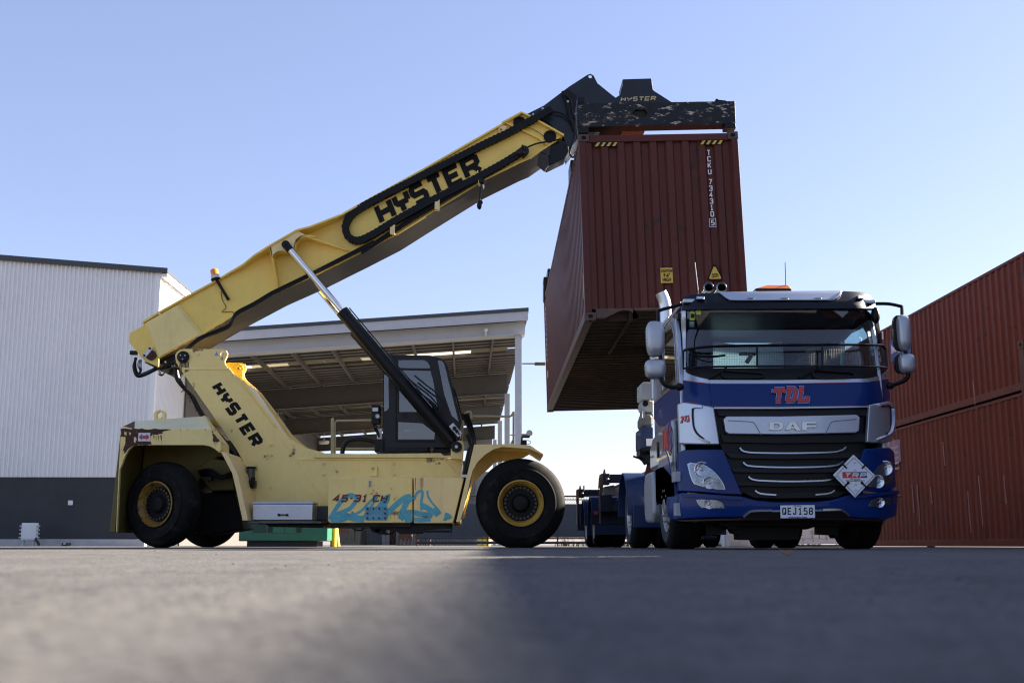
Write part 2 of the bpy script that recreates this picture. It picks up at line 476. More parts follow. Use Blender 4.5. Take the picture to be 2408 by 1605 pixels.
# the worn asphalt itself: real small relief where the lens is close to it
from mathutils import noise as mnoise
def relief():
    rows, cols = 300, 420
    vs, y = [], 0.25
    ky = (11.0 / 0.25) ** (1 / (rows - 1))
    for j in range(rows):
        yy = 0.25 * ky ** j; hw = 0.62 * yy + 0.35
        for i in range(cols):
            t = i / (cols - 1) * 2 - 1; x = hw * t
            fade = min(1, (1 - abs(t)) * 12, j / 12, (rows - 1 - j) / 30)
            a = mnoise.noise((x * 42, yy * 42, 0)) * .0018 + mnoise.noise((x * 16, yy * 16, 3)) * .0016 + mnoise.noise((x * 4.5, yy * 4.5, 7)) * .0020 + mnoise.noise((x * 1.1, yy * 1.1, 9)) * .0035
            vs.append((x, yy, 0.0012 + fade * (0.0062 + a)))
    fs = [(j * cols + i, j * cols + i + 1, (j + 1) * cols + i + 1, (j + 1) * cols + i) for j in range(rows - 1) for i in range(cols - 1)]
    me = bpy.data.meshes.new('road_surface'); me.from_pydata(vs, [], fs); me.materials.append(bpy.data.materials['yard_asphalt']); me.shade_smooth()
    o = bpy.data.objects.new('road_surface', me); COL.objects.link(o)
    return o
tag(relief(), kind='structure')
# loose grit on the yard
M_GRIT = mat('grit', (0.09, 0.082, 0.075), 0.9, var=0.6, vscale=30)
pm = MB()
rr = random.Random(3)
for i in range(420):
    y = 0.9 + 11 * rr.random() ** 1.4; x = (rr.random() - 0.5) * (1.0 * y + 0.5)
    r = 0.0008 + 0.0022 * rr.random() ** 5
    if y > 3: r *= 1.5
    pm.sph((x, y, r * 0.35 + .006), (r * (0.8 + rr.random() * .6), r * (0.8 + rr.random() * .6), r * 0.75), 6, 4)
tag(pm.build('grit', M_GRIT), 'loose dark grit scattered over the asphalt in the foreground', 'grit', kind='stuff')
lf = MB()
lp = PY((1853, 1311), 4.2)
lf.loft([[(lp.x - .02 + a * .012, 4.2 + b * .02, .012 + .012 * abs(a - 1.7) * .6 + .006 * b) for a in range(4)] for b in range(3)], closed=False, caps=False)
lf.loft([[(lp.x - .02 + a * .012, 4.2 + b * .02, .010 + .012 * abs(a - 1.7) * .6 + .006 * b) for a in range(4)] for b in range(3)], closed=False, caps=False)
tag(lf.build('dry_leaf', mat('dry_leaf', (0.22, 0.09, 0.03), 0.8, var=0.4, vscale=60)), 'small curled brown dry leaf lying on the asphalt in front of the truck', 'leaf')

# ------------------------------------------------------------ white warehouse on the left
M_CLAD = mat('white_cladding', (0.84, 0.835, 0.82), 0.55, var=0.06, vscale=0.3, streak=0.10, scol=(0.5, 0.48, 0.46), sscale=1.2)
M_DARKCONC = mat('dark_precast_concrete', (0.04, 0.042, 0.045), 0.8, var=0.2, vscale=0.8, streak=0.15, scol=(0.07, 0.07, 0.07))
M_FLASH = mat('charcoal_flashing', (0.045, 0.05, 0.055), 0.5)
M_PALE = mat('pale_concrete', (0.5, 0.49, 0.47), 0.85, var=0.2, vscale=2, streak=0.2, scol=(0.2, 0.19, 0.18))
M_STEEL = mat('grey_painted_steel', (0.47, 0.48, 0.50), 0.5, var=0.10, vscale=1.5)
M_WHITEP = mat('white_powder_coat', (0.72, 0.73, 0.73), 0.45, var=0.06)
WY = 50.0
WX = PY((377, 641), WY).x
wz = lambda x: PY((377, 641), WY).z + (WX - x) * (PY((0, 611), WY).z - PY((377, 641), WY).z) / (PY((377, 641), WY).x - PY((0, 611), WY).x)
zb = PY((200, 1121), WY).z
wh = thing('warehouse', 'tall white ribbed metal warehouse with a dark concrete base at the left edge', 'warehouse', (-28, 60, 0))
def corr(pts_len, pitch, dep, a=0.5, s=0.12):
    out, t = [], 0.0
    while t < pts_len:
        for dt, d in ((0, 0), (a * pitch, 0), ((a + s) * pitch, dep), ((1 - s) * pitch, dep)):
            if t + dt < pts_len: out.append((t + dt, d))
        t += pitch
    out.append((pts_len, 0)); return out
mb = MB(); pr = corr(30, 0.19, 0.08, 0.66, 0.06); vs = []
for t, d in pr:
    x = WX - t; vs += [(x, WY - d, zb), (x, WY - d, wz(x) - 0.02)]
mb.add(vs, [(2 * i, 2 * i + 2, 2 * i + 3, 2 * i + 1) for i in range(len(pr) - 1)])
mb.build('wall', M_CLAD, wh, ang=20)
mb = MB(); pr = corr(48, 0.19, 0.05, 0.66, 0.06); vs = []
for t, d in pr: vs += [(WX + d, WY + t, zb - 0.4), (WX + d, WY + t, wz(WX) - 0.02)]
mb.add(vs, [(2 * i, 2 * i + 2, 2 * i + 3, 2 * i + 1) for i in range(len(pr) - 1)])
mb.build('wall', M_CLAD, wh, ang=20)
mb = MB()                                                     # corner trim and drip edge
mb.box(WX - 0.13, WX + 0.045, WY - 0.05, WY + 0.14, zb - 0.02, wz(WX) - 0.01)
mb.build('corner_trim', M_CLAD, wh)
MB().box(WX - 30, WX - 0.01, WY + 0.02, WY + 0.3, 0.29, zb + 0.0).box(WX - 0.3, WX - 0.01, WY + 0.3, WY + 48, 0.29, zb - 0.4).build('base_wall', M_DARKCONC, wh)
MB().box(WX - 30, WX - 0.02, WY - 0.10, WY + 0.28, 0.0, 0.287).build('plinth', M_PALE, wh, bevel=0.01)
mb = MB()
fx0, fx1 = WX - 30, WX + 0.37
for a, b_, c, d in ((WY - 0.18, WY + 48, 0.0, 0.09), (WY - 0.2, WY - 0.17, -0.04, 0.20)):
    mb.hexa([(fx0, a, wz(fx0) + c), (fx1, a, wz(fx1) + c), (fx1, b_, wz(fx1) + c), (fx0, b_, wz(fx0) + c)],
            [(fx0, a, wz(fx0) + d), (fx1, a, wz(fx1) + d), (fx1, b_, wz(fx1) + d), (fx0, b_, wz(fx0) + d)])
mb.build('roof', M_FLASH, wh)
mb = MB()
for k in range(16): mb.box(WX + 0.06, WX + 0.36, WY - 0.12 + k * 3, WY + 2.86 + k * 3, wz(WX) - 0.22 - 0.002 * (k % 2), wz(WX) - 0.06)
mb.build('eaves_gutter', M_CLAD, wh, bevel=0.03)
# cabinet in front of the warehouse
cbp = b4((108, 1375), (172, 1462), (105, 1490)); a, b_, c = [PY(p, 48.8) for p in cbp]
cb = thing('electrical_cabinet', 'white electrical cabinet on two legs by the dark warehouse base', 'cabinet', ((a.x + b_.x) / 2, 48.9, 0))
MB().box(a.x, b_.x, 48.8, 49.15, b_.z, a.z).build('body', M_WHITEP, cb, bevel=0.02)
MB().box(a.x + .06, b_.x - .06, 48.775, 48.797, b_.z + .06, a.z - .06).build('door', M_WHITEP, cb, bevel=0.008)
for x in (a.x + .04, b_.x - .12): MB().box(x, x + .08, 48.85, 48.95, 0, b_.z - .003).build('leg', M_STEEL, cb)
for k in range(4):
    z = b_.z + .12 + k * .155
    for x, s in ((a.x, -1), (b_.x, 1)): MB().cyl((x + s * .003, 48.95, z), (x + s * .13, 48.95, z), .04, .03, 8).build('cable_gland', M_STEEL, cb)
MB().tube(smooth([(a.x + .55, 48.9, b_.z), (a.x + .6, 48.85, .3), (a.x + .8, 48.8, .05)]), .05).build('cable', mat('black_rubber', (0.012, 0.012, 0.013), 0.6), cb)
p = PY(b4((352, 1275))[0], WY)
tag(MB().box(p.x - .1, p.x + .1, WY - .05, WY + .018, p.z - .1, p.z + .1).build('wall_box', M_WHITEP, bevel=.015), 'tiny white square box fixed on the dark warehouse base', 'box')
a, b_ = [PY(q, 48.3) for q in b4((303, 1473), (341, 1497))]
gl_ = thing('ground_light', 'small dark green light box on the ground against the warehouse', 'light', ((a.x + b_.x) / 2, 48.4, 0))
MB().prism([(a.x, 0), (b_.x, 0), (b_.x - .05, a.z), (a.x + .05, a.z)], 48.3, 48.7).build('housing', mat('dark_green_plastic', (0.02, 0.05, 0.04), 0.5), gl_, bevel=.02)
MB().box(a.x + .12, b_.x - .12, 48.27, 48.297, .14, a.z - .08).build('lens', mat('pale_lens', (0.4, 0.5, 0.5), 0.2), gl_)

# ------------------------------------------------------------ open shed with a raised roof
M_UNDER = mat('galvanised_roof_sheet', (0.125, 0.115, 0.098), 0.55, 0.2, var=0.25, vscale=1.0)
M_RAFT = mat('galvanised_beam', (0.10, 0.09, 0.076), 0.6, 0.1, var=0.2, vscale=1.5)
def translucent(name, col):
    m = bpy.data.materials.new(name); m.use_nodes = True
    n, l = m.node_tree.nodes, m.node_tree.links
    n.remove(n['Principled BSDF'])
    a, b = n.new('ShaderNodeBsdfDiffuse'), n.new('ShaderNodeBsdfTranslucent')
    a.inputs[0].default_value = b.inputs[0].default_value = (*col, 1)
    x = n.new('ShaderNodeMixShader'); x.inputs[0].default_value = 0.75
    l.new(a.outputs[0], x.inputs[1]); l.new(b.outputs[0], x.inputs[2]); l.new(x.outputs[0], n['Material Output'].inputs[0])
    return m
M_SKYLS = [translucent('translucent_roof_sheet', (0.85, 0.82, 0.72)), translucent('weathered_roof_sheet', (0.5, 0.46, 0.36)), translucent('dirty_roof_sheet', (0.2, 0.18, 0.14))]
skr = random.Random(14)
SY0, BAY, NB = 52.3, 14.7, 4
colx = lambda y: -59 * y / 2700 + 2.343
SXL = WX + .15
ra, rb = PY((1239, 739), SY0), PY((620, 781), SY0)              # roof edge, front
rsl = (ra.z - rb.z) / (ra.x - rb.x)
rz = lambda x, y=SY0: ra.z + (x - ra.x) * rsl
sh = thing('open_shed', 'open sided shed with a shallow sloping roof and skylight strips behind the yellow machine', 'shed', (-6, 80, 0))
def slab(mb, x0, x1, y0, y1, t0, t1, dx=lambda y: 0.0):
    a0, a1 = dx(y0), dx(y1)
    mb.hexa([(x0 + a0, y0, rz(x0) + t0), (x1 + a0, y0, rz(x1) + t0), (x1 + a1, y1, rz(x1) + t0), (x0 + a1, y1, rz(x0) + t0)],
            [(x0 + a0, y0, rz(x0) + t1), (x1 + a0, y0, rz(x1) + t1), (x1 + a1, y1, rz(x1) + t1), (x0 + a1, y1, rz(x0) + t1)])
sdx = lambda y: -59 * (y - SY0) / 2700
XR = ra.x
yend = SY0 + BAY * (NB - 1) + 1
mb = MB()
strips = [(SY0 + 7.2, 1.7), (SY0 + BAY + 6.6, 1.5), (SY0 + BAY + 12.4, 1.1), (SY0 + 2 * BAY + 4, 1.3), (SY0 + 2 * BAY + 10.5, 1.3)]
y = SY0 - 0.9
for sy_, wd in strips:
    slab(mb, SXL, XR, y, sy_, -0.30, -0.06, sdx); sx_ = SXL + .02
    while sx_ < XR - 1.5:
        ms = MB(); slab(ms, sx_, sx_ + 1.93, sy_ + .003, sy_ + wd - .003, -0.17, -0.16, sdx); ms.build('skylight', M_SKYLS[skr.choice((0, 0, 0, 1, 1, 2))], sh); sx_ += 1.95
    y = sy_ + wd
slab(mb, SXL, XR, y, yend, -0.30, -0.06, sdx)
# the sheets are ribbed across: thin ribs under the sheet
y = SY0 + 0.2
while y < yend - 0.4:
    if not any(s - .3 < y < s + wd + .05 for s, wd in strips): slab(mb, SXL, XR - .05, y, y + 0.36, -0.40, -0.303, sdx)
    y += 0.85
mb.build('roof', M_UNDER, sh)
mb = MB()
k = 0; x = SXL + 1.0
while x < XR - 0.5:
    mb.hexa([(x + sdx(SY0), SY0 + .35, rz(x) - .62), (x + .1 + sdx(SY0), SY0 + .35, rz(x) - .62), (x + .1 + sdx(yend), yend, rz(x) - .62), (x + sdx(yend), yend, rz(x) - .62)],
            [(x + sdx(SY0), SY0 + .35, rz(x) - .365), (x + .1 + sdx(SY0), SY0 + .35, rz(x) - .365), (x + .1 + sdx(yend), yend, rz(x) - .365), (x + sdx(yend), yend, rz(x) - .365)])
    mb.build('purlin', M_RAFT, sh); mb = MB()
    x += 1.95
mb = MB()
for b in range(1, NB):
    yy = SY0 + BAY * b
    mb = MB()
    for (t0, t1, dy) in ((-1.75, -1.72, .16), (-1.722, -.65, .02), (-.655, -.625, .16)): slab(mb, SXL, XR - .4, yy - dy, yy + dy, t0, t1, lambda q: sdx(yy))
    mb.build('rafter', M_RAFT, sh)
mb = MB()
fh = ra.z - PY((1239, 762), SY0).z; fb = ra.z - PY((1200, 785), SY0).z
slab(mb, SXL, XR + .02, SY0 - 1.0, SY0 - 0.93, -fh, -0.055)
mb.build('fascia', M_STEEL, sh)
mb = MB(); slab(mb, SXL, XR + .05, SY0 - 1.05, SY0 - .3, -0.05, 0.11); mb.build('roof_flashing', M_FLASH, sh)
mb = MB(); slab(mb, SXL, XR - .1, SY0 - .3, SY0 + .3, -fb - .02, -fh + .02); slab(mb, SXL, XR - .12, SY0 - .42, SY0 + .42, -fb - .06, -fb - .024); slab(mb, SXL, XR - .12, SY0 - .42, SY0 + .42, -fh + .024, -fh + .06)
mb.build('eaves_beam', M_STEEL, sh)
for b in range(NB):
    yy = SY0 + BAY * b; cx = colx(yy); zt = rz(cx) - (fb + .065 if b == 0 else 1.76)
    mb = MB().box(cx - .15, cx + .15, yy - .20, yy - .17, 0, zt).box(cx - .15, cx + .15, yy + .17, yy + .20, 0, zt).box(cx - .02, cx + .02, yy - .168, yy + .168, 0, zt)
    mb.box(cx - .3, cx + .3, yy - .3, yy + .3, 0.002, .05)
    mb.build('column', M_STEEL, sh)
    if b < 2:
        zf = PY(b6((2250, 428))[0], SY0).z if b == 0 else PY(b6((2090, 960))[0], yy).z
        MB().box(cx + .16, cx + .75, yy - .03, yy + .03, zf - .03, zf + .03).box(cx + .75, cx + 1.25, yy - .15, yy + .15, zf - .07, zf + .05).build('floodlight', M_RAFT, sh, bevel=.02)
mb = MB(); yy = SY0 + BAY * (NB - 1) + 1.1
mb.box(SXL + .3, colx(yy) - .2, yy, yy + .1, 7.9, rz(SXL) - .4)
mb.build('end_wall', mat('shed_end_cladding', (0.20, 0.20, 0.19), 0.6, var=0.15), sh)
MB().box(SXL - .08, SXL, SY0 + 2.5, SY0 + BAY * (NB - 1), 0.01, rz(SXL) - .42).build('side_wall', mat('added_shade_cladding', (0.10, 0.095, 0.085), 0.6, var=.15), sh)  # added dark sheet, hides the sunlit warehouse wall under the shed roof
M_LAMP = mat('lamp_white_enamel', (0.75, 0.74, 0.7), 0.4)
for q, yy in ((b6((1665, 350))[0], 62), (b6((430, 707))[0], 78), (b6((622, 882))[0], 84), (b6((185, 460))[0], 62), (b6((768, 1016))[0], 92)):
    p = PY(q, yy)
    MB().lathe([(.05, .35), (.06, .2), (.42, .12), (.45, 0), (.38, -.12), (0.001, -.13)], p, (0, 0, 1), 16).cyl((p.x, p.y, p.z + .35), (p.x, p.y, rz(p.x) - .63), .02, n=6).build('high_bay_lamp', M_LAMP, sh)
p = PY(b6((1980, 180))[0], SY0 - .45)
MB().sph((p.x, p.y - .1, p.z), .10, 16, 10).box(p.x - .03, p.x + .03, p.y - .05, p.y + .05, p.z - .25, p.z - .08).build('camera_dome', M_LAMP, sh)

# ------------------------------------------------------------ dark building far behind the shed
fbd = thing('grey_building', 'dark grey ribbed building far behind the yellow machine', 'building', (-5, 112, 0))
M_DKCLAD = mat('dark_grey_cladding', (0.12, 0.13, 0.14), 0.5, var=0.15, vscale=0.5)
M_MIDCLAD = mat('mid_grey_cladding', (0.2, 0.21, 0.22), 0.55, var=0.12, vscale=0.5)
x0 = PY((931, 1250), 108).x; x1 = PY((1115, 1250), 108).x; x2 = PY((1152, 1250), 108).x
mb = MB(); pr = corr(x1 - x0, 0.3, 0.05); vs = []
for t, d in pr: vs += [(x0 + t, 108 - d, .0), (x0 + t, 108 - d, 7.6)]
mb.add(vs, [(2 * i, 2 * i + 2, 2 * i + 3, 2 * i + 1) for i in range(len(pr) - 1)]).box(x0, x1, 108.06, 118, 0, 7.6)
mb.build('wall', M_DKCLAD, fbd)
MB().box(x1 + .02, x2, 108.2, 118, 0, 6.8).build('side_wing', M_MIDCLAD, fbd)
MB().box(x0 - .2, x1 + .2, 107.7, 118.2, 7.62, 7.8).build('roof', M_FLASH, fbd)
for (u, v) in ((936, 968), (977, 1013)):
    a, b_ = PY((u, 1278), 100), PY((v, 1278), 100)
    r = thing('steel_rack', 'low rusty steel rack lying before the grey building, %s one' % ('left' if u < 950 else 'right'), 'rack', ((a.x + b_.x) / 2, 100, 0), 'low racks before the grey building')
    MB().box(a.x, b_.x, 100, 100.8, .55, .95).build('crossbar', mat('rusty_iron', (0.09, 0.04, 0.03), 0.8, var=0.4), r)
    for k in range(4):
        x = a.x + (b_.x - a.x) * (k + .1) / 3.4
        MB().box(x, x + .08, 100.1, 100.7, 0, .545).build('leg', MATS['rusty_iron'], r)

# ------------------------------------------------------------ mesh fence behind the truck
M_WIRE = mat('galvanised_wire', (0.16, 0.165, 0.17), 0.5, 0.3)
M_POST = mat('dark_fence_pipe', (0.05, 0.05, 0.055), 0.5, 0.3)
FYP = 47.0
fe = thing('mesh_fence', 'chain link fence with dark backing behind the truck and trailer', 'fence', (7, FYP, 0))
fx0, fx1 = -3.0, 14.0
ztop = PY((1340, 1184), FYP).z
mb = MB()
for z, r in ((PY((1340, 1166), FYP).z, .035), (PY((1340, 1174), FYP).z, .02), (.31, .03), (.14, .05)): mb.cyl((fx0, FYP, z), (fx1, FYP, z), r, n=8)
mb.build('rails', M_POST, fe)
x = fx0
while x <= fx1:
    MB().cyl((x, FYP + .06, 0), (x, FYP + .06, 2.3), .03, n=8).build('post', M_POST, fe); x += 2.833
mb = MB(); st = 0.11
x = fx0
while x < fx1:
    hz = ztop + .25 - .33; 
    for s in (1, -1):
        xa, xb = (x, x + hz) if s > 0 else (x + hz, x)
        if max(xa, xb) < fx1: mb.tube([(xa, FYP - .03 - .006 * s, .33), (xb, FYP - .03 - .006 * s, .33 + hz)], .006, 3)
    x += st
tag(mb.build('chain_link', M_WIRE, fe), kind='stuff')
MB().box(fx0, fx1, FYP + .10, FYP + .115, .35, ztop).build('shade_cloth', mat('slate_shade_cloth', (0.06, 0.075, 0.095), 0.9, var=0.15), fe)
mb = MB(); rr = random.Random(5)
for i in range(420):
    x = 2.6 + rr.random() * 11; h = .12 + .3 * rr.random(); y = FYP + .7 + rr.random() * .6; a = rr.random() * 3
    for k in range(3):
        dx = (rr.random() - .5) * .2
        mb.add([(x, y, 0), (x + .03 * math.cos(a), y + .03 * math.sin(a), 0), (x + dx, y, h)], [(0, 1, 2)])
tag(mb.build('weeds', mat('dry_weeds', (0.16, 0.15, 0.07), 0.9, var=0.5, vscale=4)), 'dry weeds growing along the foot of the mesh fence', 'weeds', kind='stuff')

# ------------------------------------------------------------ green generator and bollards under the machine
M_GREEN = mat('green_enamel', (0.012, 0.15, 0.085), 0.4, var=0.2, vscale=1.5, streak=0.2, scol=(0.03, 0.08, 0.05))
GY = 33.0
ga, gb_ = PY((562, 1240), GY), PY((770, 1271.5), GY)
gn = thing('generator', 'green generator set on a dark skid behind the yellow machine', 'generator', ((ga.x + gb_.x) / 2, GY + .6, 0))
MB().box(ga.x, gb_.x, GY, GY + 1.3, gb_.z, 1.75).build('canopy', M_GREEN, gn, bevel=.03)
dk = mat('dark_skid', (0.03, 0.028, 0.025), 0.8)
MB().box(ga.x + .22, gb_.x - .3, GY + .1, GY + 1.2, 0, gb_.z - .003).build('skid', dk, gn)
q = [PY(p, GY) for p in z2((205, 300), (383, 420), (445, 330), (637, 425), (645, 330), (838, 425))]
MB().box(q[0].x, q[1].x, GY - .02, GY - .003, q[1].z, q[0].z).build('vent_louvre', mat('dark_louvre', (0.01, 0.05, 0.035), 0.6), gn)
for i in (2, 4): MB().box(q[i].x, q[i + 1].x, GY - .018, GY - .003, q[i + 1].z, 1.5).build('door', M_GREEN, gn, bevel=.006)
for px_ in (445, 838):
    p = PY(z2((px_, 375))[0], GY); MB().box(p.x - .06, p.x + .06, GY - .05, GY - .02, p.z - .08, p.z + .08).build('latch', dk, gn)
M_BOLL = mat('safety_yellow', (0.80, 0.54, 0.03), 0.45, var=0.12, vscale=3)
for i, (q, yy, tilt) in enumerate((((784, 1286), 34.0, 0), ((793, 1284), 37.5, -.16))):
    p = PY(q, yy)
    b_ = thing('bollard', ('upright yellow steel bollard beside the green generator', 'leaning yellow steel bollard just behind the upright one')[i], 'bollard', (p.x, yy, 0), 'yellow bollards beside the generator')
    MB().cyl((p.x, yy, 0), (p.x + tilt, yy, 1.15), .095, n=20).build('post', M_BOLL, b_)
    MB().sph((p.x + tilt, yy, 1.15), (.095, .095, .06), 16, 8).build('cap', M_BOLL, b_)
for q, n_ in ((1128, 0), (1139, 1), (1147, 2)):
    p = PY((q, 1270), 60.0)
    b_ = thing('barrier_drum', 'squat yellow drum at the foot of the grey building, %s of three' % ('left', 'middle', 'right')[n_], 'drum', (p.x, 60, 0), 'yellow drums beyond the front wheel')
    MB().lathe([(.001, 0), (.14, 0), (.13, .3), (.1, .5), (.13, .52), (.13, .75), (.001, .8)], (p.x, 60, 0), (0, 0, 1), 14).build('body', M_BOLL, b_)
    MB().lathe([(.145, .2), (.15, .2), (.15, .26), (.143, .26)], (p.x, 60, 0), (0, 0, 1), 14).build('band', mat('worn_steel', (.3, .3, .3), .4, .7), b_)
# ============================================================ SHIPPING CONTAINERS
M_MAROON = mat('maroon_container_paint', (0.098, 0.027, 0.019), 0.42, spec=.2, var=0.16, vscale=1.2, streak=0.45, scol=(0.045, 0.018, 0.014), sscale=2.5, spots=0.25, pcol=(0.05, 0.025, 0.02), pscale=3.0, bump=.05, bscale=12)
M_RUSTRED = mat('rust_red_container_paint', (0.155, 0.036, 0.017), 0.5, spec=.2, var=0.16, vscale=1.0, streak=0.5, scol=(0.07, 0.025, 0.015), sscale=2.0, spots=0.2, pcol=(0.07, 0.03, 0.02), pscale=2.5, bump=.05, bscale=12)
M_BROWNUND = mat('dirty_container_underside', (0.05, 0.033, 0.022), 0.8, var=0.5, vscale=3, spots=.6, pcol=(.03, .02, .015))
M_RAIL = mat('scuffed_bottom_rail', (0.10, 0.045, 0.028), 0.5, var=0.45, vscale=4, spots=.5, pcol=(.05, .03, .02))
M_CASTIRON = mat('scuffed_corner_iron', (0.10, 0.055, 0.04), 0.65, var=0.5, vscale=8)
M_HOLE = mat('dark_recess', (0.004, 0.004, 0.004), 0.9)
M_KHAKI = mat('khaki_container_paint', (0.20, 0.185, 0.14), 0.55, var=0.12, streak=.15, scol=(.1, .09, .07))
M_GREYC = mat('grey_container_paint', (0.13, 0.135, 0.13), 0.55, var=0.12)
M_WHITEC = mat('white_container_paint', (0.66, 0.65, 0.63), 0.5, var=0.12, streak=.3, scol=(.25, .2, .16), spots=.1)
M_BROWNC = mat('dark_brown_container_paint', (0.06, 0.03, 0.025), 0.55, var=0.2)
def corner(mb, x, y, z, sx, sy, sz, cx, cy, cz):
    """one corner casting; s* point out of the container, c* its sizes"""
    x0, x1 = sorted((x, x - sx * cx)); y0, y1 = sorted((y, y - sy * cy)); z0, z1 = sorted((z, z - sz * cz))
    mb.box(x0 + .012, x1 - .012, y0 + .012, y1 - .012, z0 + .012, z1 - .012, 1)
    zc, xc, yc = (z0 + z1) / 2, (x0 + x1) / 2, (y0 + y1) / 2
    el = lambda a, b, u, v: [(a + u * math.cos(t * math.pi / 8), b + v * math.sin(t * math.pi / 8)) for t in range(16)]
    yf = y if sy < 0 else y - .012
    mb.ext([(x0, yf, z0), (x1, yf, z0), (x1, yf, z1), (x0, yf, z1)], (0, .012, 0), [[(a, yf, b) for a, b in el(xc, zc, .038, .032)]], 0)
    yf = y1 - .012 if sy < 0 else y0
    mb.ext([(x0, yf, z0), (x1, yf, z0), (x1, yf, z1), (x0, yf, z1)], (0, .012, 0), (), 0)
    for xx, hole in (((x if sx < 0 else x - .012), True), ((x0 if sx > 0 else x1 - .012), False)):
        mb.ext([(xx, y0 + .0125, z0), (xx, y1 - .0125, z0), (xx, y1 - .0125, z1), (xx, y0 + .0125, z1)], (.012, 0, 0), [[(xx, a, b) for a, b in el(yc, zc, .032, .028)]] if hole else (), 0)
    for zz in (z0, z1 - .012):
        mb.ext([(x0 + .0125, y0 + .0125, zz), (x1 - .0125, y0 + .0125, zz), (x1 - .0125, y1 - .0125, zz), (x0 + .0125, y1 - .0125, zz)], (0, 0, .012), [[(a, b, zz) for a, b in el(xc, yc, .03, .055)]] if zz == z0 and sz < 0 or zz != z0 and sz > 0 else (), 0)
def wave(mb, pts, a, up, n, mi=0):
    """corrugated sheet: pts (t, d) along a, pushed in by n*d, height vector up; a = (origin, direction)"""
    o, d = a; vs = []
    for t, k in pts:
        p = o + d * t - n * k
        vs += [p, p + up]
    mb.add(vs, [(2 * i, 2 * i + 2, 2 * i + 3, 2 * i + 1) for i in range(len(pts) - 1)], mi)
def container(label, x, y, z, L, H, m, W=2.44, group=None, near='end', roll=0.0, casts=True, ep=0.245, tunnel=False, under=True, rail=None):
    t = thing('shipping_container', label, 'container', (x + W / 2, y + L / 2, z), group)
    P = 0.10
    rail = rail or m
    # corner posts and rails
    mb = MB()
    for xx in (x + .003, x + W - P - .003):
        mb.box(xx, xx + P, y + .004, y + .16, z + .12, z + H - .12)
        mb.box(xx, xx + P, y + L - .16, y + L - .004, z + .12, z + H - .12)
    for yy in (y + .01, y + L - .11):
        mb.box(x + .165, x + W - .165, yy, yy + .1, z + H - .13, z + H - .02)
    for xx in (x + .004, x + W - .064):
        mb.box(xx, xx + .06, y + .18, y + L - .18, z + H - .085, z + H - .025)
    fr = mb.build('frame', m, t, bevel=.006)
    mb = MB()
    for xx, s in ((x + .004, 1), (x + W - .004, -1)):
        a, b = sorted((xx, xx + s * .05)); mb.box(a, b, y + .18, y + L - .18, z + .02, z + .165)
        a, b = sorted((xx + s * .0505, xx + s * .13)); mb.box(a, b, y + .181, y + L - .181, z + .025, z + .04)
    if tunnel:
        c = x + W / 2
        mb.prism([(x + .165, z + .03), (x + .30, z + .03), (x + .52, z + .13), (x + .60, z + .14), (x + .68, z + .13), (x + .80, z + .03), (c - .52, z + .0), (c - .50, z + .175), (x + .165, z + .175)], y + .01, y + .10)
        mb.prism([(c + .52, z + .0), (x + W - .52, z + .13), (x + W - .30, z + .03), (x + W - .165, z + .03), (x + W - .165, z + .175), (c + .50, z + .175)], y + .01, y + .10)
        mb.box(c - .497, c + .497, y + .012, y + .098, z + .135, z + .175)
    else: mb.box(x + .165, x + W - .165, y + .01, y + .12, z + .02, z + .175)
    mb.box(x + .165, x + W - .165, y + L - .12, y + L - .01, z + .02, z + .175)
    mb.build('bottom_rail', [rail], t, bevel=.006)
    # side walls
    pr = corr(L - .34, 0.278, 0.036, 0.26, 0.245)
    for xx, n in ((x + .012, Vector((-1, 0, 0))), (x + W - .012, Vector((1, 0, 0)))):
        mb = MB(); wave(mb, pr, (Vector((xx, y + .17, z + .163)), Vector((0, 1, 0))), Vector((0, 0, H - .163 - .08)), n)
        mb.build('side_wall', m, t, ang=20)
    # end walls
    if near == 'end':
        pr = corr(W - .2, ep, .045, .38, .12)
        mb = MB(); wave(mb, pr, (Vector((x + .1, y + .03, z + .17)), Vector((1, 0, 0))), Vector((0, 0, H - .17 - .125)), Vector((0, -1, 0)))
        mb.build('end_wall', m, t, ang=20)
    fy = y if near == 'door' else y + L
    s = -1 if near == 'door' else 1
    for k in (0, 1):
        xa = x + .11 + k * (W / 2 - .1); xb = xa + W / 2 - .12
        f0 = fy - s * .06; f1 = fy - s * .03
        mb = MB().box(xa, xb, min(f0, f1), max(f0, f1), z + .185, z + H - .14)
        d = mb.build('door', m, t, bevel=.008)
        mb = MB()
        for bx in (xa + .22, xb - .2):
            mb.cyl((bx, fy - s * .005, z + .1), (bx, fy - s * .005, z + H - .06), .018, n=8)
            for zz in (.35, 1.0, 1.7, 2.3): mb.box(bx - .06, bx + .06, fy - s * .03 if s > 0 else fy - .004, fy + .004 if s > 0 else fy + .03, z + zz, z + zz + .08)
            mb.box(bx - .02, bx + .4, fy - .012, fy + .012, z + 1.15, z + 1.19)
        mb.build('lock_rod', mat('galvanised_rod', (.38, .37, .36), .5, .6), d)
    if near == 'door':
        pr = corr(W - .2, ep, .045, .38, .12)
        mb = MB(); wave(mb, pr, (Vector((x + .1, y + L - .03, z + .17)), Vector((1, 0, 0))), Vector((0, 0, H - .17 - .125)), Vector((0, 1, 0)))
        mb.build('end_wall', m, t, ang=20)
    pr = corr(L - .3, .209, .02, .3, .2)
    mb = MB(); wave(mb, pr, (Vector((x + .06, y + .15, z + H - .03)), Vector((0, 1, 0))), Vector((W - .12, 0, 0)), Vector((0, 0, 1)))
    mb.build('roof', m, t, ang=20)
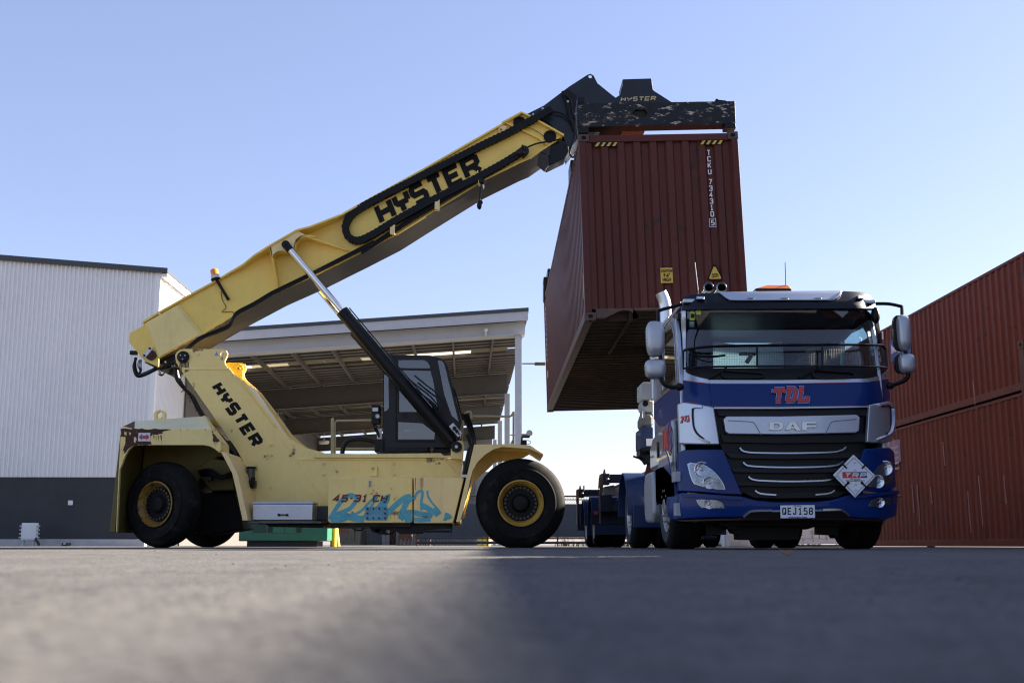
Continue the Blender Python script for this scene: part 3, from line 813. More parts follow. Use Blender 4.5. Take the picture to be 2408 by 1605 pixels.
    if under:
        mb = MB(); k = 0; yy = y + .25
        while yy < y + L - .25:
            c = x + W / 2
            if tunnel and yy < y + 3.3:
                for a, b in ((x + .135, c - .52), (c + .52, x + W - .135)):
                    mb.box(a, b, yy, yy + .045, z + .03, z + .15)
                mb.box(c - .5, c + .5, yy, yy + .1, z + .135, z + .1605)
            else: mb.box(x + .135, x + W - .135, yy, yy + .045, z + .03, z + .15); mb.box(x + .135, x + W - .135, yy + .0455, yy + .09, z + .03, z + .036)
            yy += .305
        if tunnel:
            for a in (x + W / 2 - .56, x + W / 2 + .522): mb.box(a, a + .038, y + .1, y + 3.35, z + .012, z + .155)
        mb.box(x + .06, x + W - .06, y + .1, y + L - .1, z + .1615, z + .19)
        mb.build('underframe', M_BROWNUND, t)
    if casts:
        for sx in (-1, 1):
            for sy in (-1, 1):
                for sz in (-1, 1):
                    mb = MB(); corner(mb, x if sx < 0 else x + W, y if sy < 0 else y + L, z if sz < 0 else z + H, sx, sy, sz, .162, .178, .118)
                    mb.build('corner_casting', [M_CASTIRON if tunnel else m, M_HOLE], t)
    return t
M_YELDEC = mat('yellow_decal', (0.62, 0.40, 0.05), 0.5, var=.15, vscale=8)
M_BLKDEC = mat('black_decal', (0.006, 0.006, 0.006), 0.6, spec=.2)
M_WHTDEC = mat('white_decal', (0.72, 0.70, 0.70), 0.55, var=.1, vscale=10)
# ---- the container being lifted
KY, KW, KL, KH = 16.95, 2.48, 12.19, 2.935
k0 = PY((1376.5, 751), KY)
kx, kz = k0.x, k0.z + .022
X_, Y_, Z_ = Vector((1, 0, 0)), Vector((0, 1, 0)), Vector((0, 0, 1))
FRONT = Vector((0, -1, 0))
hc = container('maroon high cube container hanging from the yellow lifting machine above the truck', kx, KY, kz, KL, KH, M_MAROON, KW, tunnel=True, ep=.252, rail=M_RAIL)
zt = kz + KH
# chevron tape at the top corners
for xa in (kx + .24, kx + KW - .24 - .36):
    mb = MB()
    mb.box(xa, xa + .36, KY + .0125, KY + .024, zt - .20, zt - .136, 0)
    for i in range(4):
        a = xa + .005 + i * .09
        mb.ext([(a, KY + .011, zt - .199), (a + .045, KY + .011, zt - .199), (a + .088, KY + .011, zt - .137), (a + .045, KY + .011, zt - .137)], (0, .0012, 0), (), 1)
    mb.build('hazard_tape', [M_BLKDEC, M_YELDEC], hc)
# number down the right side
def kpt(px_, py_):                                   # photograph -> container front in its unrolled frame
    p = PY((px_, py_), KY); c = Vector((kx + KW / 2, KY, kz)); a = R(-1.45)
    dx, dz = p.x - c.x, p.z - c.z
    return c.x + dx * math.cos(a) - dz * math.sin(a) * -1 * -1, c.z + dx * math.sin(a) + dz * math.cos(a)
nb = MB(); zz = zt - .28
xn = kx + KW - .495
for ch in 'TCKU 7343105':
    if ch == ' ': zz -= .06; continue
    if ch == '5' and zz < zt - 1.2: zz -= .035
    text(nb, ch, (xn, KY + .026, zz - .092), (.056, 0, 0), (0, 0, .088), FRONT, .015, 1.0)
    last = zz; zz -= .103
strokes(nb, [[(-.02, -.022), (.076, -.022), (.076, .110), (-.02, .110), (-.02, -.022)]], Vector((xn, KY + .026, last - .092)), X_, Z_, FRONT, .007)
nb.build('lettering', M_WHTDEC, hc)
s_ = MB().box(kx + 1.17, kx + 1.355, KY + .010, KY + .026, kz + .55, kz + .785).build('caution_label', M_YELDEC, hc)
for tx, dz in (('CAUTION', .735), ("9'-6\"", .667), ('HIGH', .598)): ftext(tx, .075 if tx != 'CAUTION' else .058, (kx + 1.262, KY + .010, kz + dz), X_, Z_, FRONT, 'lettering', M_BLKDEC, s_, .002, .72 if tx != 'CAUTION' else .68)
tri = lambda cx, cz, s: [(cx - .5 * s, cz - .42 * s), (cx - .44 * s, cz - .5 * s), (cx + .44 * s, cz - .5 * s), (cx + .5 * s, cz - .42 * s), (cx + .08 * s, cz + .52 * s), (cx - .08 * s, cz + .52 * s)]
s_ = MB().prism(tri(kx + KW - .48, kz + .695, .24), KY + .014, KY + .027).build('warning_triangle', M_BLKDEC, hc)
MB().prism(tri(kx + KW - .48, kz + .69, .185), KY + .012, KY + .0135).build('yellow_face', M_YELDEC, s_)
for tx, dz in (('SUPER', .665), ('HEAVY', .632)): ftext(tx, .034, (kx + KW - .48, KY + .012, kz + dz), X_, Z_, FRONT, 'lettering', M_BLKDEC, s_, .001)
nb = MB()                                             # small marks on the left side
for i, yy in enumerate([10.7 - .0 * i for i in range(1)]):
    for j in range(11): nb.box(kx + .004, kx + .0115, KY + 11.45, KY + 11.55, kz + 2.5 - j * .13, kz + 2.58 - j * .13)
nb.box(kx + .004, kx + .0115, KY + 11.3, KY + 11.6, kz + .80, kz + .95)
nb.build('side_marks', M_WHTDEC, hc)
MB().box(kx - .002, kx + .0005, KY + .05, KY + .14, kz + .35, kz + .75).build('side_label', M_YELDEC, hc)
hc.rotation_euler = (0, R(-1.45), 0)

# ---- rust red stack on the right
XS = 9.96
g_ = 'rust red stack on the right'
lo = container('lower rust red container of the two high stack at the right', XS, 20.4, 0.0, 12.19, 2.896, M_RUSTRED, group=g_, under=False)
up = container('upper rust red container at the right, bearing a blue square logo', XS, 20.4, 2.90, 12.19, 2.591, M_RUSTRED, group=g_, under=False)
container('unseen rust red container added beyond the right edge to shade the foreground, lower one', XS, 7.9, 0.0, 12.19, 2.896, M_RUSTRED, group=g_, under=False, casts=False)  # unseen stack, added so its shadow falls on the foreground
container('unseen rust red container added beyond the right edge to shade the foreground, upper one', XS, 7.9, 2.90, 12.19, 2.591, M_RUSTRED, group=g_, under=False, casts=False)
container('unseen rust red container added beside the camera to shade the foreground, lower one', XS, -4.6, 0.0, 12.19, 2.896, M_RUSTRED, group=g_, under=False, casts=False)  # second unseen stack, added to carry that shadow up to the camera
container('unseen rust red container added beside the camera to shade the foreground, upper one', XS, -4.6, 2.90, 12.19, 2.591, M_RUSTRED, group=g_, under=False, casts=False)
pc = PY((2392, 803), 15.9)
container('single brown container with its end post at the extreme right edge', pc.x, 15.9 - 6.06, 0, 6.06, pc.z, mat('brown_container_paint', (0.08, 0.024, 0.014), 0.55, var=.25, spots=.3, pcol=(.06, .03, .02)), under=False)
# logos on the stack's left faces
M_BLUEDEC = mat('faded_blue_decal', (0.035, 0.07, 0.22), 0.55, var=.25, vscale=4)
LFT = Vector((-1, 0, 0))
def sideq(pts): return [PXX(p, XS) for p in pts]
qa, qb = sideq(c6((163, 105), (405, 345)))
qa2 = sideq(c6((158, 105), (172, 350)))
z0, z1 = qa2[1].z, qa2[0].z
ya, yb = qa2[0].y, PXX(c6((405, 240))[0], XS).y
s_ = MB().box(XS - .003, XS + .006, yb, ya, z0, z1).build('square_logo', M_BLUEDEC, up)
nb = MB(); text(nb, 'MSC', (XS - .003, ya - .1, z0 + (z1 - z0) * .28), (0, -(ya - yb) + .2, 0), (0, 0, (z1 - z0) * .44), LFT, .09, .8)
nb.build('lettering', M_WHTDEC, s_)
nb = MB(); text(nb, 'CAI', (XS + .002, ya + 1.6, z0 + .62), (0, -1.3, 0), (0, 0, .30), LFT, .1, .8)
nb.build('lettering', M_WHTDEC, up); nb = MB(); text(nb, 'IMU 413', (XS + .002, ya + 1.6, z0 + .1), (0, -1.3, 0), (0, 0, .3), LFT, .06, .75)
nb.build('lettering', M_WHTDEC, up)
q = sideq(c6((275, 1232), (287, 1495)))
M_FADEP = mat('faded_lilac_decal', (0.26, 0.17, 0.21), 0.6, var=.2, vscale=6)
za, zb_ = q[0].z, q[1].z
yn = q[0].y
s_ = MB().box(XS - .003, XS + .006, yn, yn + 2.6, zb_, za).build('faded_panel', M_FADEP, lo)
nb = MB()
for k in range(5): nb.box(XS - .005, XS - .0035, yn + .15, yn + 1.1 + .1 * (k % 2), za - .2 - .13 * k, za - .15 - .13 * k)
text(nb, 'OI', (XS - .003, yn + 1.2, zb_ + .1), (0, -1.0, 0), (0, 0, .5), LFT, .05, .8)
nb.build('lettering', mat('faded_pale_decal', (.45, .35, .36), .6), s_)
nb = MB(); rr = random.Random(11)                     # pale scrape marks
for q in b3((215, 1190), (240, 1195), (305, 1205), (486, 1225), (538, 1150), (365, 985), (511, 690), (660, 1150)):
    p = PXX(q, XS); h = .35 + rr.random() * .7; zz = p.z; yy = p.y
    for i in range(6):
        nb.box(XS - .0012, XS + .012, yy, yy + .012 + .01 * rr.random(), zz - h / 6, zz); zz -= h / 6 * 1.02; yy -= .012 * rr.random()
nb.build('scratches', mat('pale_scratch', (.42, .27, .24), .7), lo)

# ---- containers seen small under the vehicles
def far_box(label, pa, pb, y, m, L=6.06, H=2.591, near='end'):
    a, b = PY(pa, y), PY(pb, y)
    return container(label, a.x, y, 0, L, H, m, b.x - a.x, group='distant containers under the machine', casts=False, under=False, near=near)
oo = far_box('distant khaki container with red lettering seen under the yellow machine', (790, 1280), (847, 1280), 110, M_KHAKI)
p = PY(z2((1412, 402))[0], 109.9); p2 = PY(z2((1540, 402))[0], 109.9)
nb = MB(); text(nb, 'OOCL', (p.x, 110.02, p.z - .1), (p2.x - p.x, 0, 0), (0, 0, .27), FRONT, .075, .85); nb.build('lettering', mat('red_decal', (.55, .05, .03), .5), oo)
nb = MB(); zz = 2.3
for ch in 'OOLU 284713':
    if ch != ' ': text(nb, ch, (PY(z2((1605, 400))[0], 110).x, 110.02, zz - .13), (.1, 0, 0), (0, 0, .13), FRONT, .025, 1)
    zz -= .16
nb.build('code_lettering', M_BLKDEC, oo)
far_box('distant grey ribbed container right of the khaki one under the yellow machine', (862, 1280), (898, 1280), 119, M_GREYC)
far_box('distant white container between the grey and the dark brown ones', (898, 1280), (960, 1280), 117, M_WHITEC, near='door')
far_box('distant dark brown container beside the grey building under the machine', (915.5, 1280), (929, 1280), 112.8, M_BROWNC, L=3)
wc = container('white container with its doors facing the camera, seen beneath the truck', 9.02, 36.2, 0.06, 12.19, 2.591, M_WHITEC, near='door', under=False)
MB().box(9.2, 11.3, 36.3, 36.6, 0, .058).build('timber_bearer', M_BLKDEC, wc)
p = PY((1716, 1275), 34)
cbk = thing('concrete_block', 'low white concrete block with a taller back, seen under the truck', 'block', (p.x + .35, 34.4, 0))
MB().box(p.x, p.x + .68, 34.0, 34.6, .0, .50).build('step', M_PALE, cbk, bevel=.02)
MB().box(p.x - .05, p.x + .28, 34.61, 35, .0, 1.2).build('back', M_WHITEP, cbk, bevel=.02)
ym = thing('loader_bucket', 'rusty yellow machine part behind the fence, seen under the truck', 'machine', (8.55, 49, 0))
mb = MB().px([(1694, 1284), (1711, 1284), (1711, 1240), (1700, 1238), (1692, 1262)], 49.0, 50.2)
mb.build('body', mat('rusty_yellow', (.35, .2, .02), .6, var=.4), ym, bevel=.03)
MB().px([(1692, 1285.5), (1713, 1285.5), (1712, 1268.5), (1691, 1268.5)], 48.85, 48.98).build('cutting_edge', MATS['rusty_iron'], ym)
# ============================================================ THE LIFTING MACHINE (reach stacker)
def rusty_yellow(name, col, rust=0.0, streak=0.25, spots=0.0):
    return mat(name, col, 0.42, var=0.10, vscale=1.1, streak=streak, scol=(0.45, 0.29, 0.09), sscale=5.0, spots=spots, pcol=(0.10, 0.04, 0.02), pscale=2.2, bump=.04, bscale=25, rvar=.1)
M_YEL = rusty_yellow('machine_yellow', (0.95, 0.715, 0.24), streak=.16, spots=.12)
M_YELB = rusty_yellow('boom_yellow', (0.95, 0.665, 0.13), streak=.12)
M_YELP = rusty_yellow('faded_machine_yellow', (0.93, 0.72, 0.26))
M_TAN = rusty_yellow('sun_bleached_yellow', (0.93, 0.70, 0.30), streak=.3)
M_BLK = mat('black_machine_paint', (0.006, 0.006, 0.006), 0.42, spec=.25, var=.3, vscale=3, rvar=.12)
M_BLKG = mat('black_gloss_steel', (0.014, 0.018, 0.024), 0.33, spec=.35, var=.4, vscale=2.5, rvar=.12)
M_GREASE = mat('greasy_grey_steel', (0.042, 0.036, 0.029), 0.55, spec=.3, var=.6, vscale=1.6, streak=.3, scol=(.03, .025, .02))
M_RUB = mat('tyre_rubber', (0.0075, 0.0072, 0.0068), 0.78, var=.35, spots=.5, pcol=(.020, .0185, .0165), pscale=4.5, vscale=6, bump=.15, bscale=45, spec=.2)
M_HOSE = mat('black_hose', (0.005, 0.005, 0.005), 0.4, spec=.3)
M_CHROME = mat('chromed_rod', (0.75, 0.74, 0.73), 0.09, 1.0)
M_RIM = mat('rim_yellow', (0.46, 0.27, 0.04), 0.5, var=.3, vscale=6, spots=.35, pcol=(.08, .04, .02), pscale=9)
M_HUB = mat('dark_hub', (0.010, 0.0095, 0.009), 0.6, spec=.2, var=.3, vscale=8)
M_ALU = mat('checker_plate', (0.5, 0.52, 0.56), 0.38, .75, var=.1)
M_RUST = mat('rusted_steel', (0.085, 0.035, 0.022), 0.85, var=.5, vscale=9, bump=.2, bscale=60)
M_SILV = mat('bare_steel', (.5, .5, .5), .4, .8, var=.2, vscale=10)
M_ORANGE = mat('amber_lens', (0.85, 0.22, 0.01), 0.2, coat=.5)
M_OLIVE = mat('grimy_shaded_olive', (0.15, 0.115, 0.02), .6, var=.2, streak=.3, scol=(.1, .08, .03))  # grimy yellow, darkened to stand for shade inside the rear wheel arch
SN, SF = 21.0, 25.2                              # near and far side of the machine
BN, BF = 22.40, 23.50                            # boom
PN, PF = 22.20, 24.00                            # main frame plates
MID = (SN + SF) / 2
rs = thing('reach_stacker', 'big yellow container lifting machine with a raised arm, seen side on', 'reach stacker', (-2.6, MID, 0))
mir = lambda y: 2 * MID - y
D = lambda pts, y: [PY(p, y) for p in pts]
# ---------------- boom, outer section
top = r3((95, 1052), (213, 988), (210, 962), (350, 876), (600, 735), (850, 600), (960, 537), (1080, 452), (1180, 370), (1310, 287), (1555, 147), (1680, 114), (1960, 6)) + r4((165, 1163), (350, 1076), (800, 822), (1400, 478), (1550, 392), (1625, 425), (1880, 562))
bot = r4((1848, 588), (1745, 655), (1620, 742), (1540, 775), (1250, 918), (800, 1195), (570, 1340), (300, 1478)) + r3((1980, 420), (1730, 545), (1380, 700), (1040, 880), (700, 1082), (345, 1275), (338, 1352), (230, 1308), (150, 1212), (83, 1130))
def lowered(p):
    xx = (p[0] - 280) * 3.733
    return (p[0], p[1] + 13 * max(0, min(1, (xx - 930) / 380)) * max(0, min(1, (2300 - xx) / 700))) if 930 < xx < 2300 else p
boom = MB().px([lowered(p) for p in top] + bot, BN, BF).build('boom', M_YELB, rs, bevel=.01)
# flanges along the top and bottom edges, wider at the cylinder bracket
def strip(mb, pts, y0s, y1s, t):
    """a plate following pts (measured on BN), t thick downwards"""
    P = D(pts, BN); rings = []
    for i, p in enumerate(P):
        a = (P[min(i + 1, len(P) - 1)] - P[max(i - 1, 0)]).normalized(); n = Vector((-a.z, 0, a.x))
        if n.z < 0: n = -n
        q = p + n * .003; b = p - n * t
        if y0s[i] < BN - .12: o_ = PY(pts[i], y0s[i]); dq = Vector((o_.x - p.x, 0, o_.z - p.z)); q, b = q + dq, b + dq
        rings.append([Vector((q.x, y0s[i], q.z)), Vector((q.x, y1s[i], q.z)), Vector((b.x, y1s[i], b.z)), Vector((b.x, y0s[i], b.z))])
    mb.loft(rings)
fl = top[2:18]
yo = []
for p in fl:
    s = reg(280, 500, 3.733); xx = (p[0] - 280) * 3.733
    yo.append(BN - .07 - .30 * max(0, min(1, (xx - 930) / 380)) * max(0, min(1, (2300 - xx) / 700)))
mb = MB(); strip(mb, fl, yo, [BN + BF - y for y in yo], .035); mb.build('top_flange', M_YELB, boom, bevel=.004)
mb = MB(); strip(mb, r4((1400, 470), (1552, 388), (1628, 420), (1888, 566)), [BN - .1] * 4, [BN - .003] * 4, .035)
strip(mb, r4((1440, 470), (1560, 520), (1700, 590), (1755, 640)), [BN - .07] * 4, [BN - .003] * 4, .03); mb.build('nose_flange', M_YELB, boom, bevel=.004)
lb = list(reversed(bot[:15]))[0:]
mb = MB(); strip(mb, lb, [BN - .05] * len(lb), [BN - .003] * len(lb), .03); mb.build('bottom_flange', M_YELB, boom, bevel=.004)
mb = MB(); P = D(bot[:16], BN)
mb.loft([[p + Vector((0, -.045, -.004)), Vector((p.x, BF + .05, p.z - .004)), Vector((p.x + .012, BF + .05, p.z - .028)), p + Vector((.012, -.045, -.028))] for p in P])
mb.build('boom_underside', M_GREASE, boom)
# bracket carrying the lift cylinder pin
YB = 22.06
mb = MB()
mb.px(r3((1315, 292), (1555, 152), (1642, 196), (1590, 205), (1550, 235), (1535, 280), (1530, 325), (1490, 352), (1440, 335), (1395, 335), (1355, 365), (1337, 392)), YB, YB + .06)
mb.build('cylinder_bracket', M_TAN, boom, bevel=.008)
for a, b_ in (((1318, 300), (1335, 392)), ((1335, 392), (1372, 668))):
    mb = MB(); p, q = PY(r3(a)[0], YB), PY(r3(b_)[0], YB + .05)
    q0, p0 = Vector((q.x, BN - .003, q.z)), Vector((p.x, BN - .003, p.z))
    yq = YB if b_[1] < 500 else BN - .06
    mb.hexa([p, Vector((q.x, yq, q.z)), q0, p0], [p + X_ * .04, Vector((q.x + .04, yq, q.z)), q0 + X_ * .04, p0 + X_ * .04])
    mb.build('bracket_rib', M_YELB, boom, bevel=.004)
mb = MB()
p, q = PY(r3((1600, 180))[0], YB), PY(r3((2015, 325))[0], BN - .05)
mb.hexa([p, q, Vector((q.x, BN - .003, q.z)), Vector((p.x, BN - .003, p.z))], [p - Z_ * .045, q - Z_ * .03, Vector((q.x, BN - .003, q.z - .03)), Vector((p.x, BN - .003, p.z - .045))])
mb.build('bracket_rib', M_YELB, boom, bevel=.004)
mb = MB()                                          # curved plate under the bracket
ap = D(r3((1535, 330), (1550, 270), (1590, 225), (1650, 205), (1720, 215)), YB + .03)
mb.loft([[p, Vector((p.x, BN - .003, p.z)), Vector((p.x + .02, BN - .003, p.z + .025)), p + Vector((.02, 0, .025))] for p in ap])
ap = D(r3((1345, 385), (1375, 350), (1420, 338), (1470, 352)), YB + .065)
mb.loft([[p, Vector((p.x, BN - .003, p.z)), Vector((p.x, BN - .003, p.z + .025)), p + Vector((0, 0, .025))] for p in ap])
mb.build('bracket_web', M_YELB, boom)
# rear end of the boom: swollen box, seam, end plate
mb = MB()
a = D(r3((250, 958), (500, 822), (705, 1078), (350, 1268)), BN - .11); b_ = [Vector((p.x, BN - .003, p.z)) for p in D(r3((215, 972), (535, 800), (745, 1062), (338, 1285)), BN)]
mb.hexa(a, b_); mb.build('rear_box', M_YELP, boom, bevel=.02)
mb = MB(); mb.ext([v + Vector((0, -.113, 0)) for v in D(r3((350, 880), (366, 872), (522, 1160), (506, 1170)), BN)], (0, .03, 0)); mb.build('seam', M_YELP, boom, bevel=.004)
P = D(r3((95, 1052), (213, 990), (250, 1000), (300, 1150), (345, 1275), (336, 1350), (230, 1306), (150, 1210), (84, 1130)), BN - .03)
MB().ext(P, (0, .026, 0)).build('end_plate', M_YELB, boom, bevel=.006)
p = PY(r3((285, 1252))[0], BN - .03)
MB().cyl(p + Y_ * .02, p - Y_ * .05, .098, n=28).cyl(p - Y_ * .0505, p - Y_ * .07, .045, n=20).build('pin', M_RUST, boom, bevel=.006)
mb = MB(); mb.ext(D(r3((205, 1245), (272, 1175), (298, 1192), (228, 1275)), BN - .10), (0, .02, 0)); mb.build('sensor_plate', M_SILV, boom, bevel=.004)
mb = MB()
for q in ((222, 1252), (270, 1190)): v = PY(r3(q)[0], BN - .10); mb.cyl(v, v - Y_ * .025, .02, n=10)
mb.build('bolt', M_BLK, boom)
v = PY(r3((118, 1226))[0], BN + .1); MB().box(v.x - .06, v.x + .08, v.y, v.y + .1, v.z - .04, v.z + .04).build('stop_block', M_BLK, boom, bevel=.01)
# ---------------- boom, inner (black) section and nose
ib = r4((1500, 440), (1590, 398), (1730, 328), (1930, 178), (2070, 88), (2095, 78), (2122, 92), (2152, 152), (2260, 240)) + r5((560, 245), (600, 330), (520, 460), (300, 480), (225, 575)) + r4((1925, 690), (1880, 560), (1760, 650), (1620, 720), (1500, 700))
hole = [(p[0], p[1]) for p in [(v.x, v.z) for v in [PY(r4((2095, 100))[0], BN + .12)]]]
hx, hz = hole[0]
mb = MB().prism(xz(ib, BN + .12), BN + .12, BN + .16, [[(hx + .04 * math.cos(t * .785), hz + .04 * math.sin(t * .785)) for t in range(8)]])
ibo = mb.build('inner_boom', M_BLKG, rs, bevel=.006)
MB().prism(xz(ib, BN + .12), BF - .16, BF - .12, [[(hx + .04 * math.cos(t * .785), hz + .04 * math.sin(t * .785)) for t in range(8)]]).build('far_plate', M_BLKG, ibo)
ib2 = r4((1500, 450), (1590, 410), (1730, 340), (1930, 190), (1985, 155), (2080, 330)) + r5((420, 470), (300, 480), (225, 575)) + r4((1925, 690), (1880, 575), (1760, 650), (1620, 720), (1500, 700))
MB().px(ib2, BN + .161, BF - .161).build('core', M_BLK, ibo)
mb = MB().px(r4((1770, 655), (1885, 600), (1922, 640), (1926, 690), (1892, 742), (1760, 806), (1745, 800)), BN - .05, BN + .35); mb.build('wear_box', M_BLK, ibo, bevel=.015)
MB().px(r4((1690, 700), (1765, 712), (1772, 790), (1738, 838), (1680, 790)), BN - .16, BN - .06).px(r4((1700, 690), (1780, 650), (1775, 720)), BN - .14, BN - .055).build('hose_guide', M_GREASE, ibo, bevel=.01)
mb = MB()
mb.px(r4((1870, 215), (1925, 200), (1985, 250), (1992, 420), (1960, 520), (1930, 420), (1900, 300)), BN + .02, BN + .115)
mb.tube(smooth(D(r4((1900, 240), (1945, 290), (1960, 380), (1980, 430)), BN)), .03).tube(smooth(D(r4((1790, 372), (1880, 395), (1950, 460), (1975, 560), (1935, 690), (1960, 735), (1985, 690)), BN + .02)), .02)
mb.tube(smooth(D(r4((1700, 420), (1780, 470), (1860, 600)), BN + .08)), .012)
mb.build('hose_bracket', M_BLK, ibo, bevel=.004)
mb = MB()
for q in ((1722, 350), (1648, 395), (1920, 295), (1975, 395)): v = PY(r4(q)[0], BN - .02); mb.cyl(v, v + Y_ * .1, .022, n=10)
mb.build('bolt', M_SILV, ibo)
for q in ((1540, 462), (1778, 572)):
    mb = MB(); v = PY(r4(q)[0], BN - .003); mb.lathe([(.13, 0), (.13, -.02), (.10, -.03), (.085, -.03), (.085, -.01), (.001, -.01)], v, (0, 1, 0), 24)
    for k in range(8): mb.cyl(v + Vector((.112 * math.cos(k * .785), -.02, .112 * math.sin(k * .785))), v + Vector((.112 * math.cos(k * .785), -.04, .112 * math.sin(k * .785))), .014, n=6)
    mb.build('wear_pad_port', M_HUB, boom)
v = PY(r4((1395, 520))[0], BN - .05)
mb = MB().ext(D([(1178.5, 306)] and r4((1372, 525), (1378, 500), (1405, 478), (1440, 492), (1430, 535), (1395, 548)), BN - .05), (0, .045, 0), [[v + Vector((.035 * math.cos(t * .785), 0, .035 * math.sin(t * .785))) for t in range(8)]])
mb.build('lifting_eye', M_TAN, boom, bevel=.005)
mb = MB().ext(D(r4((1640, 500), (1590, 478), (1600, 490), (1700, 560), (1742, 600), (1735, 640), (1560, 760), (1290, 885), (1240, 700), (1500, 560)), BN - .003), (0, -.008, 0)); 
# ---------------- energy chain, hoses, letters on the boom
cy = BN - .10
ch = D(r4((1795, 358), (1640, 442), (1450, 545), (1250, 640), (1000, 768), (700, 918), (500, 1020), (330, 1110), (240, 1165), (190, 1225), (172, 1290), (190, 1350), (235, 1388), (300, 1385), (400, 1335), (560, 1235), (800, 1100), (1000, 1000), (1200, 900), (1400, 790), (1560, 692)), cy)
chs = []
for p, n_ in zip(ch, range(99)): chs.append(p)
mb = MB()
path = resample(chs, 190)
for i in range(0, 189):
    a, b_ = path[i], path[i + 1]
    d_ = (b_ - a).normalized(); n_ = Vector((-d_.z, 0, d_.x)); h = .072 if i % 2 else .066; wy = .06 if i % 2 else .052
    q = [a + n_ * h, a - n_ * h, b_ - n_ * h + d_ * .004, b_ + n_ * h + d_ * .004]
    mb.hexa([v + Y_ * -wy for v in q], [v + Y_ * wy for v in q])
mb.build('energy_chain', mat('black_chain_plastic', (0.005, 0.005, 0.005), 0.55, spec=.25, var=.4, vscale=10), rs)
o = PY(r4((452, 1268))[0], BN - .012); u = PY(r4((1262, 846))[0], BN - .012) - o; vv = PY(r4((388, 1110))[0], BN - .012) - o
nrm = Vector((0, -1, 0))
mb = MB(); text(mb, 'HYSTER', o, u, vv, nrm, .112, .96, .006, GH, widths=[1, .95, .95, 1, 1, 1.05])
mb.build('lettering', M_BLKDEC, boom)
for k, (dy, rr_, off) in enumerate(((.0, .026, 0), (-.05, .022, 9), (-.03, .03, -10))):
    pts = r4((1540, 720 + off), (1300, 860 + off), (1000, 1035 + off), (700, 1215 + off), (520, 1335 + off), (300, 1478 + off)) + r3((2240, 262 + off), (1730, 520 + off), (1400, 680 + off), (1330, 715 + off), (1180, 805 + off), (1050, 872 + off), (1010, 915 + off), (985, 970 + off), (930, 1015 + off), (730, 1095 + off), (640, 1160 + off), (560, 1235 + off))
    MB().tube(smooth(D(pts, BN - .07 + dy), 4), rr_, 8).build('hose', M_HOSE, rs)
mb = MB()
for q in ((545, 1280), (895, 1085), (1235, 890)):
    v = PY(r4(q)[0], BN - .12); mb.box(v.x - .05, v.x + .05, v.y - .03, v.y + .1, v.z - .16, v.z + .06).box(v.x - .07, v.x - .05, v.y - .03, v.y + .02, v.z + .061, v.z + .14).box(v.x + .05, v.x + .07, v.y - .03, v.y + .02, v.z + .061, v.z + .12)
mb.build('hose_clamp', M_TAN, boom, bevel=.006)
mb = MB(); v = PY(r4((1245, 920))[0], BN - .2); mb.sph(v, (.06, .05, .075), 12, 8); v2 = PY(r4((1225, 1110))[0], BN - .2)
mb.tube(smooth([v, PY(r4((1232, 1020))[0], BN - .2), v2]), .016).sph(v2, (.05, .05, .09), 10, 8).sph(v2 + Vector((.03, 0, .06)), (.04, .03, .05), 8, 6)
v = PY(r4((1258, 965))[0], BN - .2)
mb.build('hanging_lamp', M_BLK, boom); MB().sph(v, (.018, .03, .055), 10, 6).build('reflector', mat('white_reflector', (.8, .8, .8), .3), boom)
mb = MB(); mb.tube(smooth(D(r4((1470, 740), (1530, 690), (1580, 655), (1600, 690), (1560, 735)), BN - .14)), .04).tube(smooth(D(r4((1590, 660), (1680, 625), (1800, 605), (1860, 590)), BN - .12)), .018).sph(PY(r4((1555, 700))[0], BN - .14), (.12, .07, .08), 10, 8)
mb.tube(smooth(D(r4((1560, 640), (1580, 660), (1610, 680)), BN - .16)), .025)
mb.build('hose_bundle', M_HOSE, rs)
MB().tube(smooth(D(r4((1580, 495), (1640, 510), (1720, 560), (1760, 605)), BN - .03)), .006, 5).build('cable', M_HOSE, boom)
# ---------------- beacon
v0, v1 = PY(r3((955, 755))[0], BN - .06), PY(r3((848, 575))[0], BN - .06)
bc = MB().cyl(v0, v1, .03, n=10).sph(v0, .035, 8, 6).build('beacon_arm', M_BLK, rs)
ax = (v1 - v0).normalized() * .6 + Z_ * .8; ax.normalize()
MB().lathe([(.001, -.05), (.09, -.045), (.10, -.01), (.085, 0.0)], v1, ax, 18).build('base', M_BLK, bc)
MB().lathe([(.082, .002), (.085, .05), (.081, .052)], v1, ax, 18).build('collar', M_SILV, bc)
MB().lathe([(.078, .053), (.078, .16), (.065, .185), (.001, .19)], v1, ax, 20).build('lens', M_ORANGE, bc)
MB().tube(smooth(D(r3((895, 690), (905, 760), (938, 830), (905, 870), (990, 868), (1010, 890)), BN - .012)), .006, 5).build('cable', M_HOSE, bc)
